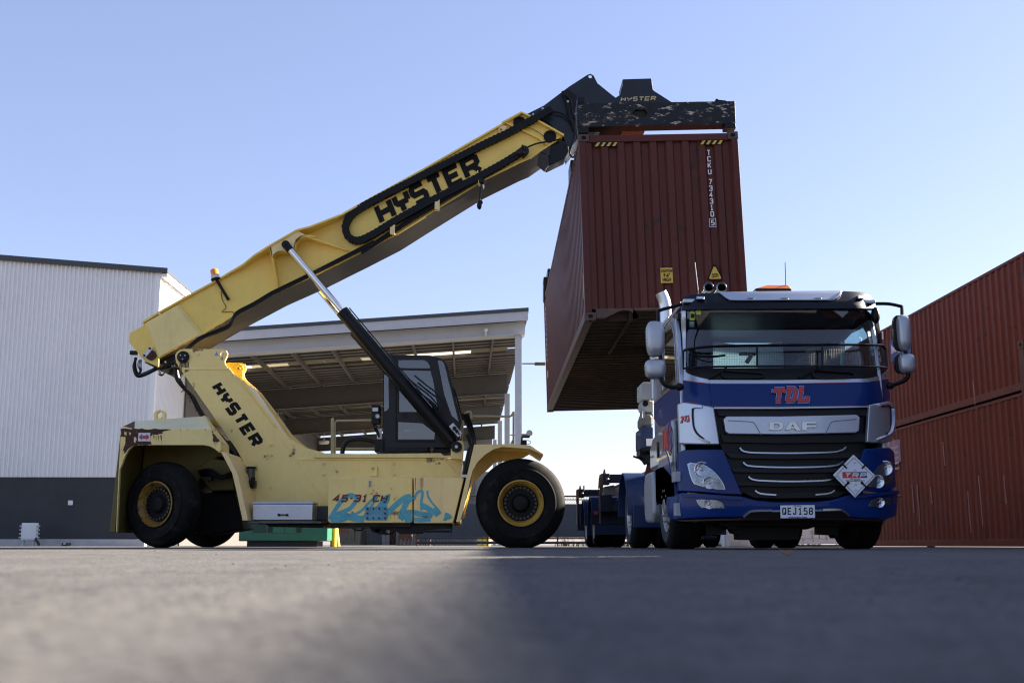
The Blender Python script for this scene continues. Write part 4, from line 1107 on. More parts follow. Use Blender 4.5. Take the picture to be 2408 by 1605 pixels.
# ---------------- lift cylinders
pa, pb = PY(r3((1467, 286))[0], 22.02), PY(r2((968, 783))[0], 22.02)
for yy, k in ((22.02, 0), (2 * 23.1 - 22.02, 1)):
    a, b_ = Vector((pa.x, yy, pa.z)), Vector((pb.x, yy, pb.z)); d_ = (b_ - a).normalized(); Lc = (b_ - a).length
    br = (Vector((PY(b6((905, 34))[0], 22.02).x, 0, PY(b6((905, 34))[0], 22.02).z)) - Vector((a.x, 0, a.z))).length
    cyb = MB().cyl(a + d_ * br, b_ - d_ * .12, .122, n=28).cyl(a + d_ * (br + .001), a + d_ * (br + .13), .129, n=28).cyl(b_ - d_ * .16, b_ - d_ * .02, .10, n=20).build('lift_cylinder', M_BLK, rs, bevel=.006)
    MB().cyl(a + d_ * .12, a + d_ * (br + .05), .068, n=28).build('rod', M_CHROME, cyb)
    MB().cyl(a + Y_ * -.08, a + Y_ * .25, .08, n=24).cyl(a, a + d_ * .14, .075, n=18).cyl(a + Y_ * -.081, a + Y_ * -.10, .03, n=12).build('rod_eye', M_BLK, cyb, bevel=.006)
    mb = MB(); n_ = Vector((-d_.z, 0, d_.x)); n_ = -n_ if n_.z < 0 else n_
    mb.tube([a + d_ * (br + .05) + n_ * .15 - Y_ * .03, a + d_ * (br + 1.6) + n_ * .14 - Y_ * .05, a + d_ * (br + 2.7) + n_ * .15 - Y_ * .05, b_ - d_ * .2 + n_ * .15], .012, 6)
    mb.build('feed_pipe', M_HOSE, cyb)
    if k == 0:
        mb = MB(); c = PY(r2((962, 668))[0], 21.86); uu, ww = d_ * .135, n_ * .055
        mb.hexa([c - uu - ww, c + uu - ww, c + uu + ww, c - uu + ww], [v + Y_ * .03 for v in (c - uu - ww, c + uu - ww, c + uu + ww, c - uu + ww)]); mb.build('valve_plate', M_SILV, cyb, bevel=.004)
        MB().cyl(c - d_ * .03 - Y_ * .07, c - d_ * .03, .04, n=14).cyl(c + d_ * .04 - Y_ * .06, c + d_ * .04, .035, n=14).cyl(c + d_ * .1 - Y_ * .01, c + d_ * .1, .02, n=10).build('valve', M_BLK, cyb)
        mb = MB()
        for off, y_ in (((0, 0), 21.9), ((14, -8), 21.95)):
            mb.tube(smooth(D([(x + off[0], z + off[1]) for x, z in r2((640, 320), (720, 385), (790, 440), (850, 520), (845, 560))], y_)), .016, 6)
        mb.tube(smooth(D(r2((780, 470), (810, 500), (850, 560)), 21.9)), .02)
        mb.build('hose', M_HOSE, cyb)
# foot lugs of the cylinders
mb = MB()
lug = r2((928, 862), (930, 795), (955, 748), (985, 740), (1012, 745), (1018, 770), (1010, 870))
mb.px(lug, 21.93, 22.2); mb.build('cylinder_foot', M_YEL, rs, bevel=.012)
v = PY(r2((968, 785))[0], 21.93)
MB().cyl(v, v - Y_ * .05, .105, n=28).cyl(v - Y_ * .0505, v - Y_ * .07, .05, n=16).sph(v + Vector((-.2, -.05, .02)), .03, 10, 6).build('foot_pin', M_BLK, rs, bevel=.005)
MB().cyl(v - Y_ * .0705, v - Y_ * .08, .03, n=14).build('pin_cap', M_SILV, rs)
# ---------------- main frame plates with the tower
fp = r1(*arc(505, 170, 62, 130, 280, 10)[::1]) if False else r1((470, 245), (447, 205), (441, 165), (452, 138), (475, 121), (500, 116), (765, 118), (788, 126), (798, 145), (796, 165), (781, 195), (782, 220), (800, 243), (820, 262), (905, 335), (1000, 460), (1130, 640), (1180, 690), (1250, 742), (1330, 790), (1452, 822)) + r2((60, 845), (150, 856), (880, 858), (928, 862), (1010, 868), (1000, 990), (985, 1310), (560, 1335), (0, 1330)) + r1((1000, 1312), (958, 1305), (940, 1180), (880, 1000), (905, 880), (860, 800))
hp = PY(r1((763, 150))[0], PN)
hol = [[(hp.x + .042 * math.cos(t * math.pi / 6), hp.z + .042 * math.sin(t * math.pi / 6)) for t in range(12)]]
fr = MB().prism(xz(fp, PN), PN, PN + .06, hol).build('frame', M_YEL, rs)
MB().prism(xz(fp, PN), PF - .06, PF, hol).build('far_plate', M_YEL, fr)
body = r1((900, 560), (1000, 640), (1130, 800), (1250, 830), (1452, 850)) + r2((880, 866), (1000, 872), (1000, 985), (985, 1300), (0, 1315)) + r1((1000, 1300), (960, 1180), (1000, 900))
MB().px(body, PN + .061, PF - .061).build('core', M_YEL, fr)
mb = MB()                                          # cross plates between the tower sides
for q0, q1 in (((560, 262), (905, 800)), ((860, 320), (1120, 700))):
    a, b_ = PY(r1(q0)[0], PN), PY(r1(q1)[0], PN)
    mb.hexa([Vector((a.x, PN + .061, a.z)), Vector((a.x, PF - .061, a.z)), Vector((b_.x, PF - .061, b_.z)), Vector((b_.x, PN + .061, b_.z))],
            [Vector((a.x + .05, PN + .061, a.z)), Vector((a.x + .05, PF - .061, a.z)), Vector((b_.x + .05, PF - .061, b_.z)), Vector((b_.x + .05, PN + .061, b_.z))])
mb.build('tower_web', M_YEL, fr)
# weld beads and edge strips
mb = MB()
def bead(pts, w_=.03, y=PN, th=.012):
    q = xz(pts, y)
    for i in range(len(q) - 1):
        L_, R_ = thick(q[i:i + 2], w_)
        mb.ext([(v.x, y - th - .0006 * (i % 3), v.y) for v in (L_[0], L_[1], R_[1], R_[0])], (0, th + .004, 0))
bead(r1((500, 252), (815, 252)), .035); bead(r1((815, 262), (1060, 575), (1265, 868), (1452, 1135)), .03); bead(r1((1265, 872), (1452, 868)) + r2((40, 866), (880, 868)), .03)
bead(r1((905, 335), (1000, 462), (1130, 642)), .045, th=.03); bead(r2((885, 870), (985, 985)), .025)
bead(r2((60, 868), (900, 868)), .02, th=.03)
mb.build('weld_bead', M_YEL, fr, bevel=.003)
mb = MB(); strip_pts = r1((940, 905), (1080, 1100)); bead(strip_pts, .012, th=.005); bead(r1((1040, 1040), (1120, 1150)), .01, th=.004); mb.build('panel_seam', M_YELP, fr)
mb = MB().px(r2((-5, 826), (300, 832), (860, 826), (885, 845), (928, 840), (930, 858), (-5, 858)), PN - .05, PN - .003); mb.build('deck_edge', M_YELP, fr, bevel=.008)
v = PY(r1((498, 172))[0], PN)
MB().lathe([(.001, -.06), (.075, -.06), (.085, -.05), (.115, -.045), (.118, 0)], v, (0, 1, 0), 32).build('pivot_pin', M_BLK, fr)
mb = MB()
for k in range(3): mb.cyl(v + Vector((.05 * math.cos(k * 2.1 + .5), -.061, .05 * math.sin(k * 2.1 + .5))), v + Vector((.05 * math.cos(k * 2.1 + .5), -.07, .05 * math.sin(k * 2.1 + .5))), .012, n=8)
mb.build('bolt', M_SILV, fr)
mb = MB(); rr = random.Random(2)
for k in range(7):
    x = v.x - .07 + k * .027; h = .08 + rr.random() * .14
    mb.box(x, x + .02, PN - .0015 - .0004 * (k % 3), PN + .001, v.z - .11 - h, v.z - .09)
mb.build('grease_run', mat('brown_grease', (.06, .035, .015), .5), fr)
q = D(r1((711, 136), (737, 163)), PN); s_ = MB().box(q[0].x, q[1].x, PN - .006, PN - .001, q[1].z, q[0].z).build('hook_label', M_WHTDEC, fr)
mb = MB(); c = (q[0] + q[1]) / 2; strokes(mb, [[(-.025, -.03), (.025, -.03), (0, .035), (-.025, -.03)], [(0, -.02), (0, .01)]], Vector((c.x, PN - .006, c.z)), X_, Z_, nrm, .008, .002); mb.build('symbol', mat('blue_print', (.05, .1, .3), .5), s_)
c = PY(r1((760, 178))[0], PN); mb = MB(); strokes(mb, [[(0, .03), (0, .01), (.02, -.01), (.015, -.03), (-.015, -.03), (-.02, -.015)]], c, X_, Z_, nrm, .012, .003); mb.build('hook_mark', M_BLKDEC, fr)
o = PY(r1((680, 380))[0], PN - .001); u = PY(r1((968, 792))[0], PN - .001) - o; vv = PY(r1((762, 336))[0], PN - .001) - o
mb = MB(); text(mb, 'HYSTER', o, u, vv, nrm, .072, .88, .005, GH, widths=[.95, .9, 1, .95, .95, 1]); mb.build('lettering', M_BLKDEC, fr)
mb = MB()
for q in r1((1096, 770), (1096, 843)) + r2((62, 898), (62, 971), (540, 898), (540, 971)):
    v = PY(q, PN); mb.box(v.x - .026, v.x + .026, PN - .035, PN - .002, v.z - .018, v.z + .018).cyl((v.x, PN - .036, v.z), (v.x, PN - .05, v.z), .008, n=6)
mb.build('cover_clip', M_YEL, fr, bevel=.004)
v = D(r2((378, 920), (428, 985)), PN); c = PY(r2((402, 936))[0], PN)
mb = MB().ext([(v[0].x, PN - .04, v[1].z), (v[1].x, PN - .04, v[1].z), (v[1].x, PN - .04, v[0].z), (v[0].x, PN - .04, v[0].z)], (0, .037, 0), [[(c.x + .03 * math.cos(t * .785), PN - .04, c.z + .03 * math.sin(t * .785)) for t in range(8)]])
mb.build('lifting_lug', M_YELP, fr, bevel=.005)
# the lug on the far tower plate; its stronger yellow stands for light on it
v = PY(r1((875, 248))[0], PF)
mb = MB().px(r1((800, 208), (880, 214), (902, 230), (908, 252), (900, 275), (905, 325), (870, 320)), PF - .14, PF - .063, [r1((886, 240), (886, 256), (868, 256), (866, 242))])
mb.build('tower_lug', M_BOLL, fr, bevel=.008)
# ---------------- counterweight and rear fender
cw = MB()
side = c2((62, 205), (80, 185), (205, 214), (1018, 215), (1068, 285), (1112, 350), (1116, 440), (1096, 460), (1050, 424), (1000, 398), (930, 385), (240, 385), (190, 394), (145, 436), (108, 500), (78, 580), (52, 640), (20, 1302), (10, 1302), (40, 640), (55, 400))
cw.px(side, SN, SN + .09)
cwo = cw.build('counterweight', M_YELP, rs, bevel=.012)
lower = D(c2((62, 203), (205, 213), (1018, 214)), SN); ztop = PY(c2((940, 78))[0], SN + .75)
upper = [PY(c2((80, 190))[0], SN + .5), PY(c2((209, 136))[0], SN + .75), PY(c2((940, 78))[0], SN + .75)]
mb = MB()
mb.add([lower[0], lower[1], upper[1], upper[0]] + [p - Z_ * .05 + Y_ * .03 for p in (lower[0], lower[1], upper[1], upper[0])], [(0, 1, 2, 3), (7, 6, 5, 4), (0, 4, 5, 1), (2, 6, 7, 3), (0, 3, 7, 4)])
mb.build('rusted_corner', M_RUST, cwo)
mb = MB(); mb.hexa([lower[1], lower[2], upper[2], upper[1]], [p - Z_ * .05 + Y_ * .03 for p in (lower[1], lower[2], upper[2], upper[1])])
tz = [upper[0], upper[1], upper[2]]
mb.hexa([upper[1], upper[2], Vector((upper[2].x, mir(upper[2].y), upper[2].z)), Vector((upper[1].x, mir(upper[1].y), upper[1].z))], [p - Z_ * .08 for p in (upper[1], upper[2], Vector((upper[2].x, mir(upper[2].y), upper[2].z)), Vector((upper[1].x, mir(upper[1].y), upper[1].z)))])
mb.hexa([upper[0], upper[1], Vector((upper[1].x, mir(upper[1].y), upper[1].z)), Vector((upper[0].x, mir(upper[0].y), upper[0].z))], [p - Z_ * .08 for p in (upper[0], upper[1], Vector((upper[1].x, mir(upper[1].y), upper[1].z)), Vector((upper[0].x, mir(upper[0].y), upper[0].z)))])
mb.build('top_cover', mat('skylit_pale_yellow', (0.78, 0.72, 0.42), .42, var=.08, streak=.15, scol=(.3, .3, .2)), cwo, bevel=.01)  # paler yellow puts the sky light on the sloping top into its colour
sl = [lower[2], D(c2((1112, 350)), SN)[0], PY(c2((1206, 395))[0], SN + .5), PY(c2((962, 82))[0], SN + .85)]
mb = MB(); mb.hexa(sl, [p - X_ * .05 + Y_ * .02 for p in sl])
sl2 = [D(c2((1113, 352)), SN)[0], D(c2((1116, 440)), SN)[0], PY(c2((1206, 482))[0], SN + .5), PY(c2((1206, 396))[0], SN + .5)]
mb.hexa(sl2, [p - X_ * .05 + Y_ * .02 for p in sl2]); mb.build('front_facet', M_YELP, cwo, bevel=.006)
sd2 = xz(side, SN)
MB().prism(sd2, mir(SN) - .09, mir(SN)).build('far_side', M_YELP, cwo, bevel=.012)
xr = lower[0].x
mb = MB(); zlo = PY(c2((15, 1302))[0], SN).z
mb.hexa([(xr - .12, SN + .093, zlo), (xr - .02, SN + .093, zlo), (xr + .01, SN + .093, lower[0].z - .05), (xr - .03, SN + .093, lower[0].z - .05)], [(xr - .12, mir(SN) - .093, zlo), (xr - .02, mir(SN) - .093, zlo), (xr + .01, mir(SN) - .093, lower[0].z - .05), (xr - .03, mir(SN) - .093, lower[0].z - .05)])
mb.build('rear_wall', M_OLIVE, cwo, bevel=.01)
xa, xb = PY(c2((75, 700))[0], 22.3).x, PY(c2((560, 700))[0], 22.3).x
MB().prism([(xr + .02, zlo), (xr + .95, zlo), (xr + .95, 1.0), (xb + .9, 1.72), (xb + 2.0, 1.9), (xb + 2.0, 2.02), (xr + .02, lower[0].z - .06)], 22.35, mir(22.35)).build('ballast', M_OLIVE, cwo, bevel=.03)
# rust patches along the top edge of the side, the sign, the eye
def patch(mb, pts, y, n=5, seed=1, rag=4.0):
    rr_ = random.Random(seed); out = []
    for i, p in enumerate(pts):
        q = pts[(i + 1) % len(pts)]
        for k in range(n):
            t = k / n; out.append((p[0] + (q[0] - p[0]) * t + rr_.uniform(-rag, rag) / 4.48, p[1] + (q[1] - p[1]) * t + rr_.uniform(-rag, rag) / 4.48))
    mb.ext([(x, y, z) for x, z in xz(out, y)], (0, .004, 0))
mb = MB(); patch(mb, c2((66, 210), (205, 216), (360, 216), (592, 219), (585, 230), (505, 240), (498, 262), (400, 276), (366, 300), (374, 345), (392, 378), (260, 382), (190, 388), (140, 428), (100, 480), (88, 430), (110, 380), (112, 300), (66, 296)), SN - .003, 4, 1, 7)
mb.build('rust_patch', M_RUST, cwo); mb = MB()
patch(mb, c2((1024, 225), (1042, 270), (1075, 300), (1102, 345), (1080, 350), (1030, 347), (1040, 300), (1026, 280)), SN - .003, 4, 5, 5)
mb.build('rust_patch', M_RUST, cwo)
rr = random.Random(4); mb = MB()
for k in range(16):
    x = rr.uniform(385, 500); z = rr.uniform(270, 300); h = rr.uniform(30, 90); patch(mb, c2((x, z), (x + 5, z), (x + 3, z + h)), SN - .0012 - .0003 * (k % 4), 2, k, 1)
for k in range(9):
    x = rr.choice((765, 830, 948, 955, 1045, 1060, 560, 690)); patch(mb, c2((x, 214), (x + 5, 214), (x + 3, 214 + rr.uniform(12, 40))), SN - .0012 - .0003 * (k % 4), 2, k, 1)
for k in range(5):
    x = 1042 + k * 9; h = rr.uniform(20, 60); patch(mb, c2((x, 355), (x + 4, 355), (x + 2, 355 + h)), SN - .0012 - .0003 * (k % 4), 2, k, 1)
mb.build('rust_run', mat('orange_rust', (.30, .13, .03), .8, var=.4, vscale=12), cwo)
mb = MB(); patch(mb, c2((60, 300), (112, 305), (112, 368), (58, 372)), SN - .004, 2, 3, 2); mb.build('bare_patch', M_YEL, cwo)
mb = MB()
for i, (x, z, w_, h) in enumerate(((150, 170, 40, 40), (205, 300, 20, 70), (100, 245, 25, 40), (150, 250, 14, 30), (62, 430, 18, 120), (60, 380, 14, 60), (230, 240, 14, 14))):
    if z > 215: mb = MB(); patch(mb, c2((x, z), (x + w_, z + 5), (x + w_ * .8, z + h), (x + 2, z + h * .8)), SN - .0075 - .0004 * i, 4, i, 9); mb.build('paint_flake', M_TAN, cwo)
q = D(c2((249, 255), (369, 345)), SN - .012); s_ = MB().box(q[0].x, q[1].x, SN - .012, SN - .008, q[1].z, q[0].z).build('direction_sign', M_WHTDEC, cwo)
mb = MB(); zc = (q[0].z + q[1].z) / 2; x0, x1 = q[0].x + .03, q[1].x - .03
x0 -= .018; x1 += .018
mb.ext([(x0, SN - .0125, zc), (x0 + .055, SN - .0125, zc + .058), (x0 + .055, SN - .0125, zc + .03), (x1 - .055, SN - .0125, zc + .03), (x1 - .055, SN - .0125, zc + .058), (x1, SN - .0125, zc), (x1 - .055, SN - .0125, zc - .058), (x1 - .055, SN - .0125, zc - .03), (x0 + .055, SN - .0125, zc - .03), (x0 + .055, SN - .0125, zc - .058)], (0, -.002, 0))
mb.build('arrow', mat('red_print', (.5, .02, .04), .5), s_)
for i, tx in enumerate(('KEEP CLEAR', 'STAND CLEAR')): ftext(tx, .019, ((x0 + x1) / 2, SN - .0145, zc + .011 - i * .022), X_, Z_, nrm, 'lettering', mat('pink_print', (.7, .45, .45), .5), s_, 0, .9)
c = PY(c2((470, 70))[0], SN + 1.0)
mb = MB().ext([Vector((c.x + .115 * math.cos(R(a)), c.y, c.z + .105 * math.sin(R(a)))) for a in range(-20, 201, 20)] + [Vector((c.x - .115, c.y, c.z - .3)), Vector((c.x + .115, c.y, c.z - .3))], (0, .09, 0), [[Vector((c.x + .055 * math.cos(R(a)), c.y, c.z + .065 * math.sin(R(a)))) for a in range(0, 360, 30)]])
mb.build('lifting_eye', M_YEL, cwo, bevel=.012)
# mudguard in front of the rear wheel
pth = D(c2((1080, 455), (1120, 462), (1235, 680), (1285, 890), (1345, 1178)), SN)
mb = MB()
pts_o = [p + Vector((.11, 0, 0)) for p in pth]
rings = []
for p in pth[0:]: rings.append([p, p + X_ * .10, p + Vector((.10, 1.2, 0)), p + Vector((0, 1.2, 0))])
mb.loft(rings); mb.build('rear_mudguard', M_TAN, rs, bevel=.008)
# hydraulics seen in the wheel arch
mb = MB(); rr = random.Random(8)
for k in range(5): mb.tube(smooth([(PY(c2((880 + 8 * k, 660 + 12 * k))[0], 22.0)), PY(c2((1000, 640 + 16 * k))[0], 21.9), PY(c2((1120, 705 + 8 * k))[0], 21.95), PY(c2((1240, 660 + 14 * k))[0], 22.05)]), .02)
v = PY(c2((995, 690))[0], 22); mb.box(v.x - .05, v.x + .05, 21.95, 22.15, v.z - .12, v.z + .1)
mb.build('axle_hose', M_HOSE, rs)
mb = MB().cyl((-6.0, 21.7, .79), (-6.0, 24.4, .79), .2).build('rear_axle_beam', M_HUB, rs)
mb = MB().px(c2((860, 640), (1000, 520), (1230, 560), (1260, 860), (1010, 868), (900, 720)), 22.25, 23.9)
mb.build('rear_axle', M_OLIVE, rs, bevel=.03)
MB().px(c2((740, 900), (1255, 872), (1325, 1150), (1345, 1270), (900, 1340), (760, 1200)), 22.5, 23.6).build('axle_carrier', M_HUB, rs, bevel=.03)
# ---------------- wheels
def big_wheel(c, yaw, Rr, W, rim, dish, yel, side=-1):
    """axis points to the near side (-y) before yaw"""
    ax = Vector((math.sin(R(yaw)), -math.cos(R(yaw)), 0)) * (1 if side < 0 else -1)
    c = Vector(c); h = W / 2
    hub = MB().lathe([(.001, h - .05), (.10, h - .05), (.13, h - .06), (.14, h - dish * .6), (.17, h - dish), (rim * .80, h - dish), (rim * .82, h - dish - .05), (rim * .82, -h + .1), (.001, -h + .1)], c, ax, 40).build('wheel', M_HUB, rs)
    prof = [(rim, h - .10), (rim + .015, h - .055), (rim + .05, h - .035), (rim + .12, h - .012), (rim + .2, h - .004), (rim + .205, h + .004), (rim + .235, h + .004), (rim + .24, h - .006), (Rr - .16, h - .014), (Rr - .07, h - .05), (Rr - .03, h - .10), (Rr - .008, h - .16), (Rr, 0), (Rr - .008, -h + .16), (Rr - .03, -h + .10), (Rr - .07, -h + .05), (Rr - .3, -h), (rim + .02, -h + .06), (rim, -h + .12)]
    ty = MB().lathe(prof, c, ax, 72)
    for v_i in range(len(ty.v)):
        x, y, z = ty.v[v_i]
        if z < .012: ty.v[v_i] = (x, y, .004 + max(z, 0) * .1)
    ty.build('tyre', M_RUB, hub, ang=50)
    MB().lathe([(rim + .012, h - .035), (rim + .02, h - .012), (rim - .005, h - .008), (rim - .02, h - .03), (rim * .93, h - .05), (rim * .88, h - .07), (rim * .85, h - dish * .9), (rim * .81, h - dish), (rim * .81, h - dish - .06), (rim, -h + .1)], c, ax, 56).build('rim', yel, hub)
    mb = MB(); q = ax.to_track_quat('Z', 'Y')
    for k in range(24):
        a = 2 * math.pi * k / 24; d_ = q @ Vector((rim * .70 * math.cos(a), rim * .70 * math.sin(a), 0))
        mb.cyl(c + d_ + ax * (h - dish - .01), c + d_ + ax * (h - dish + .045), .024, n=6)
    mb.build('wheel_nuts', mat('worn_nuts', (.07, .065, .06), .45, .6), hub)
    return hub
fc = PY(c3((731, 932))[0], SN)
Rw = .82
big_wheel((fc.x, SN + .24, Rw - .02), 0, Rw, .46, .40, .17, M_RIM)
big_wheel((fc.x, SN + .24 + .56, Rw - .02), 0, Rw, .46, .40, .17, M_RIM)
big_wheel((fc.x, SF - .24, Rw - .02), 0, Rw, .46, .40, .17, M_RIM, 1)
big_wheel((fc.x, SF - .24 - .56, Rw - .02), 0, Rw, .46, .40, .17, M_RIM, 1)
M_RIMD = mat('rusty_rim_yellow', (0.30, 0.16, 0.02), 0.5, var=.4, vscale=6, spots=.6, pcol=(.06, .03, .015), pscale=7)
big_wheel((-6.04, 21.45, .785), -27, .785, .50, .395, .13, M_RIMD)
big_wheel((-5.96, 24.6, .785), -27, .785, .50, .395, .13, M_RIMD, 1)
MB().cyl((fc.x, 21.5, Rw), (fc.x, 24.7, Rw), .25).box(fc.x - .4, fc.x + .4, 22.4, 23.8, .45, 1.2).build('drive_axle', M_HUB, rs)
# ---------------- front fender
fo = c3((178, 224), (630, 219), (840, 234), (1000, 334)); fi = c3((984, 344), (838, 279), (700, 268), (510, 253), (400, 288), (305, 348), (215, 440), (162, 530), (132, 640), (82, 880), (12, 1145), (-38, 1145))
MB().px(fo + fi, SN, SN + .06).build('front_fender', M_TAN, rs, bevel=.006)
mb = MB(); P = D(fo, SN)
mb.loft([[p + Y_ * .062, p + Y_ * 1.55, p + Y_ * 1.55 - Z_ * .03, p + Y_ * .062 - Z_ * .03] for p in P])
P2 = D(c3((178, 224), (82, 720), (-38, 1145)), SN)
mb.loft([[p + Y_ * .062, p + Y_ * 1.2, p + Vector((.04, 1.2, 0)), p + Vector((.04, .062, 0))] for p in P2])
tip = D(c3((1000, 334), (985, 345), (838, 279)), SN)
mb.build('fender_top', M_YEL, rs, bevel=.004)
MB().px(c3((200, 300), (900, 300), (760, 385), (420, 440), (150, 700), (60, 1100), (-40, 1100), (150, 300)), SN + 1.25, SN + 1.3).build('fender_liner', M_YEL, rs)
mb = MB()                                           # dark gap strips and pipes behind the fender
mb.tube(D(r2((1055, 790), (1012, 990), (955, 1290)), SN + .3), .03).tube(D(r2((1040, 700), (1075, 800), (1025, 985)), SN + .5), .035)
mb.px(r2((1075, 760), (1085, 770), (965, 1300), (930, 1310), (1030, 900)), SN + .5, SN + .55)
for k in range(4): mb.tube(smooth(D(r2((1000 + 14 * k, 560), (1050 + 12 * k, 660 + 10 * k), (1062 + 10 * k, 780), (1025 + 10 * k, 990)), SN + .8 + .05 * k)), .024)
mb.build('hose_bundle', M_HOSE, rs)
mb = MB(); v = PY(r2((1018, 982))[0], SN + .2); mb.box(v.x - .06, v.x + .06, v.y, v.y + .1, v.z - .025, v.z + .025); mb.build('pipe_clamp', M_SILV, rs)
# ---------------- tank boxes, tool box, step
TB = 21.22
tb = MB().prism(xz(r2((92, 990), (667, 990), (667, 1290), (655, 1303), (105, 1303), (90, 1290)), TB), TB, PN - .003).build('battery_box', M_YEL, rs, bevel=.02)
tb2 = MB().prism(xz(r2((675, 993), (1020, 993), (945, 1305), (675, 1305)), TB + .02), TB + .02, PN - .003).build('fuel_tank', M_TAN, rs, bevel=.02)
MB().prism(xz(r2((104, 1302), (655, 1302), (655, 1330), (104, 1330)), TB + .15), TB + .15, PN - .004).build('belly', M_BLK, rs)
mb = MB().px(r2((375, 1300), (930, 1305), (935, 1340), (740, 1350), (738, 1376), (580, 1378), (545, 1352), (400, 1345)), TB + .3, TB + .9).px(r2((735, 1352), (925, 1352), (925, 1368), (735, 1368)), TB + .3, TB + .34)
for q in ((420, 1325), (450, 1335)): v = PY(r2(q)[0], TB + .4); mb.cyl(v, v + Y_ * .5, .12, n=20)
v = PY(r2((931, 1350))[0], TB + .3); mb.cyl((v.x, v.y, v.z - .07), (v.x, v.y, v.z + .22), .012, n=6)
for q in ((300, 1335), (500, 1360)):
    v = PY(r2(q)[0], TB + .3); mb.tube([v + Vector((.1 * math.cos(t * .5), 0, -.05 * math.sin(t * .5))) for t in range(7)], .015)
mb.px(r1((960, 1306), (1452, 1312), (1452, 1335), (1080, 1328), (1060, 1312)) , TB + .25, TB + .9)
mb.build('underbelly', M_BLK, rs, bevel=.01)
mb = MB()
o = PY(c4((1015, 418))[0], TB); u = PY(c4((1552, 418))[0], TB) - o; vv = PY(c4((1035, 345))[0], TB) - o
text(mb, '45-31 CH', o, u, vv, nrm, .030, .84, .0125, widths=[1, 1, .6, 1, .8, .55, 1, 1]); mb.build('lettering', mat('maroon_print', (.17, .012, .02), .5, var=.2), tb)
def spray(lines, ws, y, parent, seed=0):
    mb = MB()
    for k, l in enumerate(lines):
        q = [(v.x, v.z) for v in smooth([PY(p, y) for p in c4(*l)], 6)]
        strokes(mb, [q], Vector((0, y, 0)), X_, Z_, nrm, ws[k], .0052, lift=.0006 * k)
    return mb.build('graffiti', M_CYAN, parent)
M_CYAN = mat('cyan_spray_paint', (0.12, 0.45, 0.50), .6, var=.3, vscale=4)
spray([[(985, 590), (1060, 470), (1130, 380), (1190, 350), (1240, 365), (1250, 400), (1190, 480), (1090, 525), (1010, 560)], [(1085, 545), (1170, 560), (1225, 575), (1330, 590)], [(1215, 510), (1220, 540), (1300, 505), (1400, 400), (1445, 372), (1440, 400), (1340, 540), (1310, 585)],
       [(1400, 560), (1500, 440), (1560, 370), (1520, 470), (1440, 575)], [(1540, 545), (1640, 450), (1720, 385), (1770, 370), (1730, 460), (1690, 590)], [(1690, 520), (1760, 420), (1805, 370)], [(1680, 575), (1740, 540), (1805, 530)], [(1000, 585), (1100, 588), (1180, 560)], [(1730, 590), (1800, 575)]],
      [.075, .12, .045, .09, .10, .07, .14, .10, .12], TB, tb)
spray([[(1820, 395), (1850, 330), (1895, 310), (1905, 340), (1895, 420), (1900, 500)], [(1820, 520), (1900, 540), (1960, 545)], [(1820, 590), (1900, 595), (1985, 590)], [(1890, 450), (1940, 470), (1990, 510), (1970, 570)], [(1953, 305), (1960, 360), (1995, 420), (2040, 470)], [(2015, 480), (2040, 510), (2065, 545)], [(2120, 560), (2150, 570), (2160, 590)]],
      [.05, .10, .075, .10, .035, .13, .15], TB + .02, tb2)
q = D(r2((348, 1193), (495, 1283)), TB)
pl = MB().box(q[0].x, q[1].x, TB - .022, TB - .012, q[1].z, q[0].z).build('cover_plate', mat('cyan_smeared_steel', (.12, .32, .42), .4, .3, var=.5, vscale=5), tb, bevel=.004)
mb = MB()
for i in range(4):
    for j in range(3):
        if j == 1 and i in (1, 2): continue
        x = q[0].x + .04 + (q[1].x - q[0].x - .08) * i / 3; z = q[1].z + .035 + (q[0].z - q[1].z - .07) * j / 2
        mb.cyl((x, TB - .0225, z), (x, TB - .035, z), .017, n=8)
mb.build('bolt', M_BLK, pl)
v = PY(r2((377, 1035))[0], TB); MB().box(v.x - .022, v.x + .022, TB - .02, TB - .002, v.z - .055, v.z + .055).build('latch', M_SILV, tb, bevel=.005)
mb = MB()
for k in range(3): mb.box(v.x - .012, v.x + .012, TB - .024, TB - .0205, v.z - .045 + k * .035, v.z - .025 + k * .035)
mb.build('latch_slot', M_BLK, tb)
mb = MB(); rr = random.Random(9)                    # scuffs
for k in range(26):
    a = rr.choice(((1560, 560, 60), (1620, 590, 50), (1700, 520, 60), (1610, 290, 40), (1640, 370, 40), (1740, 575, 40)))
    x, z = a[0] + rr.uniform(-a[2], a[2]) * .5, a[1] + rr.uniform(-20, 20); p_ = c4((x, z), (x + rr.uniform(2, 5), z + 2), (x + 8, z + rr.uniform(14, 34)))
    mb.ext(D(p_, TB - .009), (0, .002, 0))
mb.build('scuff', M_BLKDEC, tb)
mb = MB()
for k in range(8):
    x = 1905 + k * 7; mb.ext(D(c4((x, 560 + 3 * (k % 3)), (x + 5, 556), (x + 3, 574)), TB + .010), (0, .002, 0))
mb.build('scuff', M_BLKDEC, tb2)
mb = MB()
for x, w_, h in ((1895, 10, 180), (1832, 7, 120), (1880, 6, 110), (1908, 5, 90)): mb.ext(D(c4((x, 182), (x + w_, 182), (x + w_ * .7, 182 + h), (x + w_ * .2, 182 + h)), TB + .0175), (0, .001, 0))
mb.build('rust_run', MATS['orange_rust'], tb2)
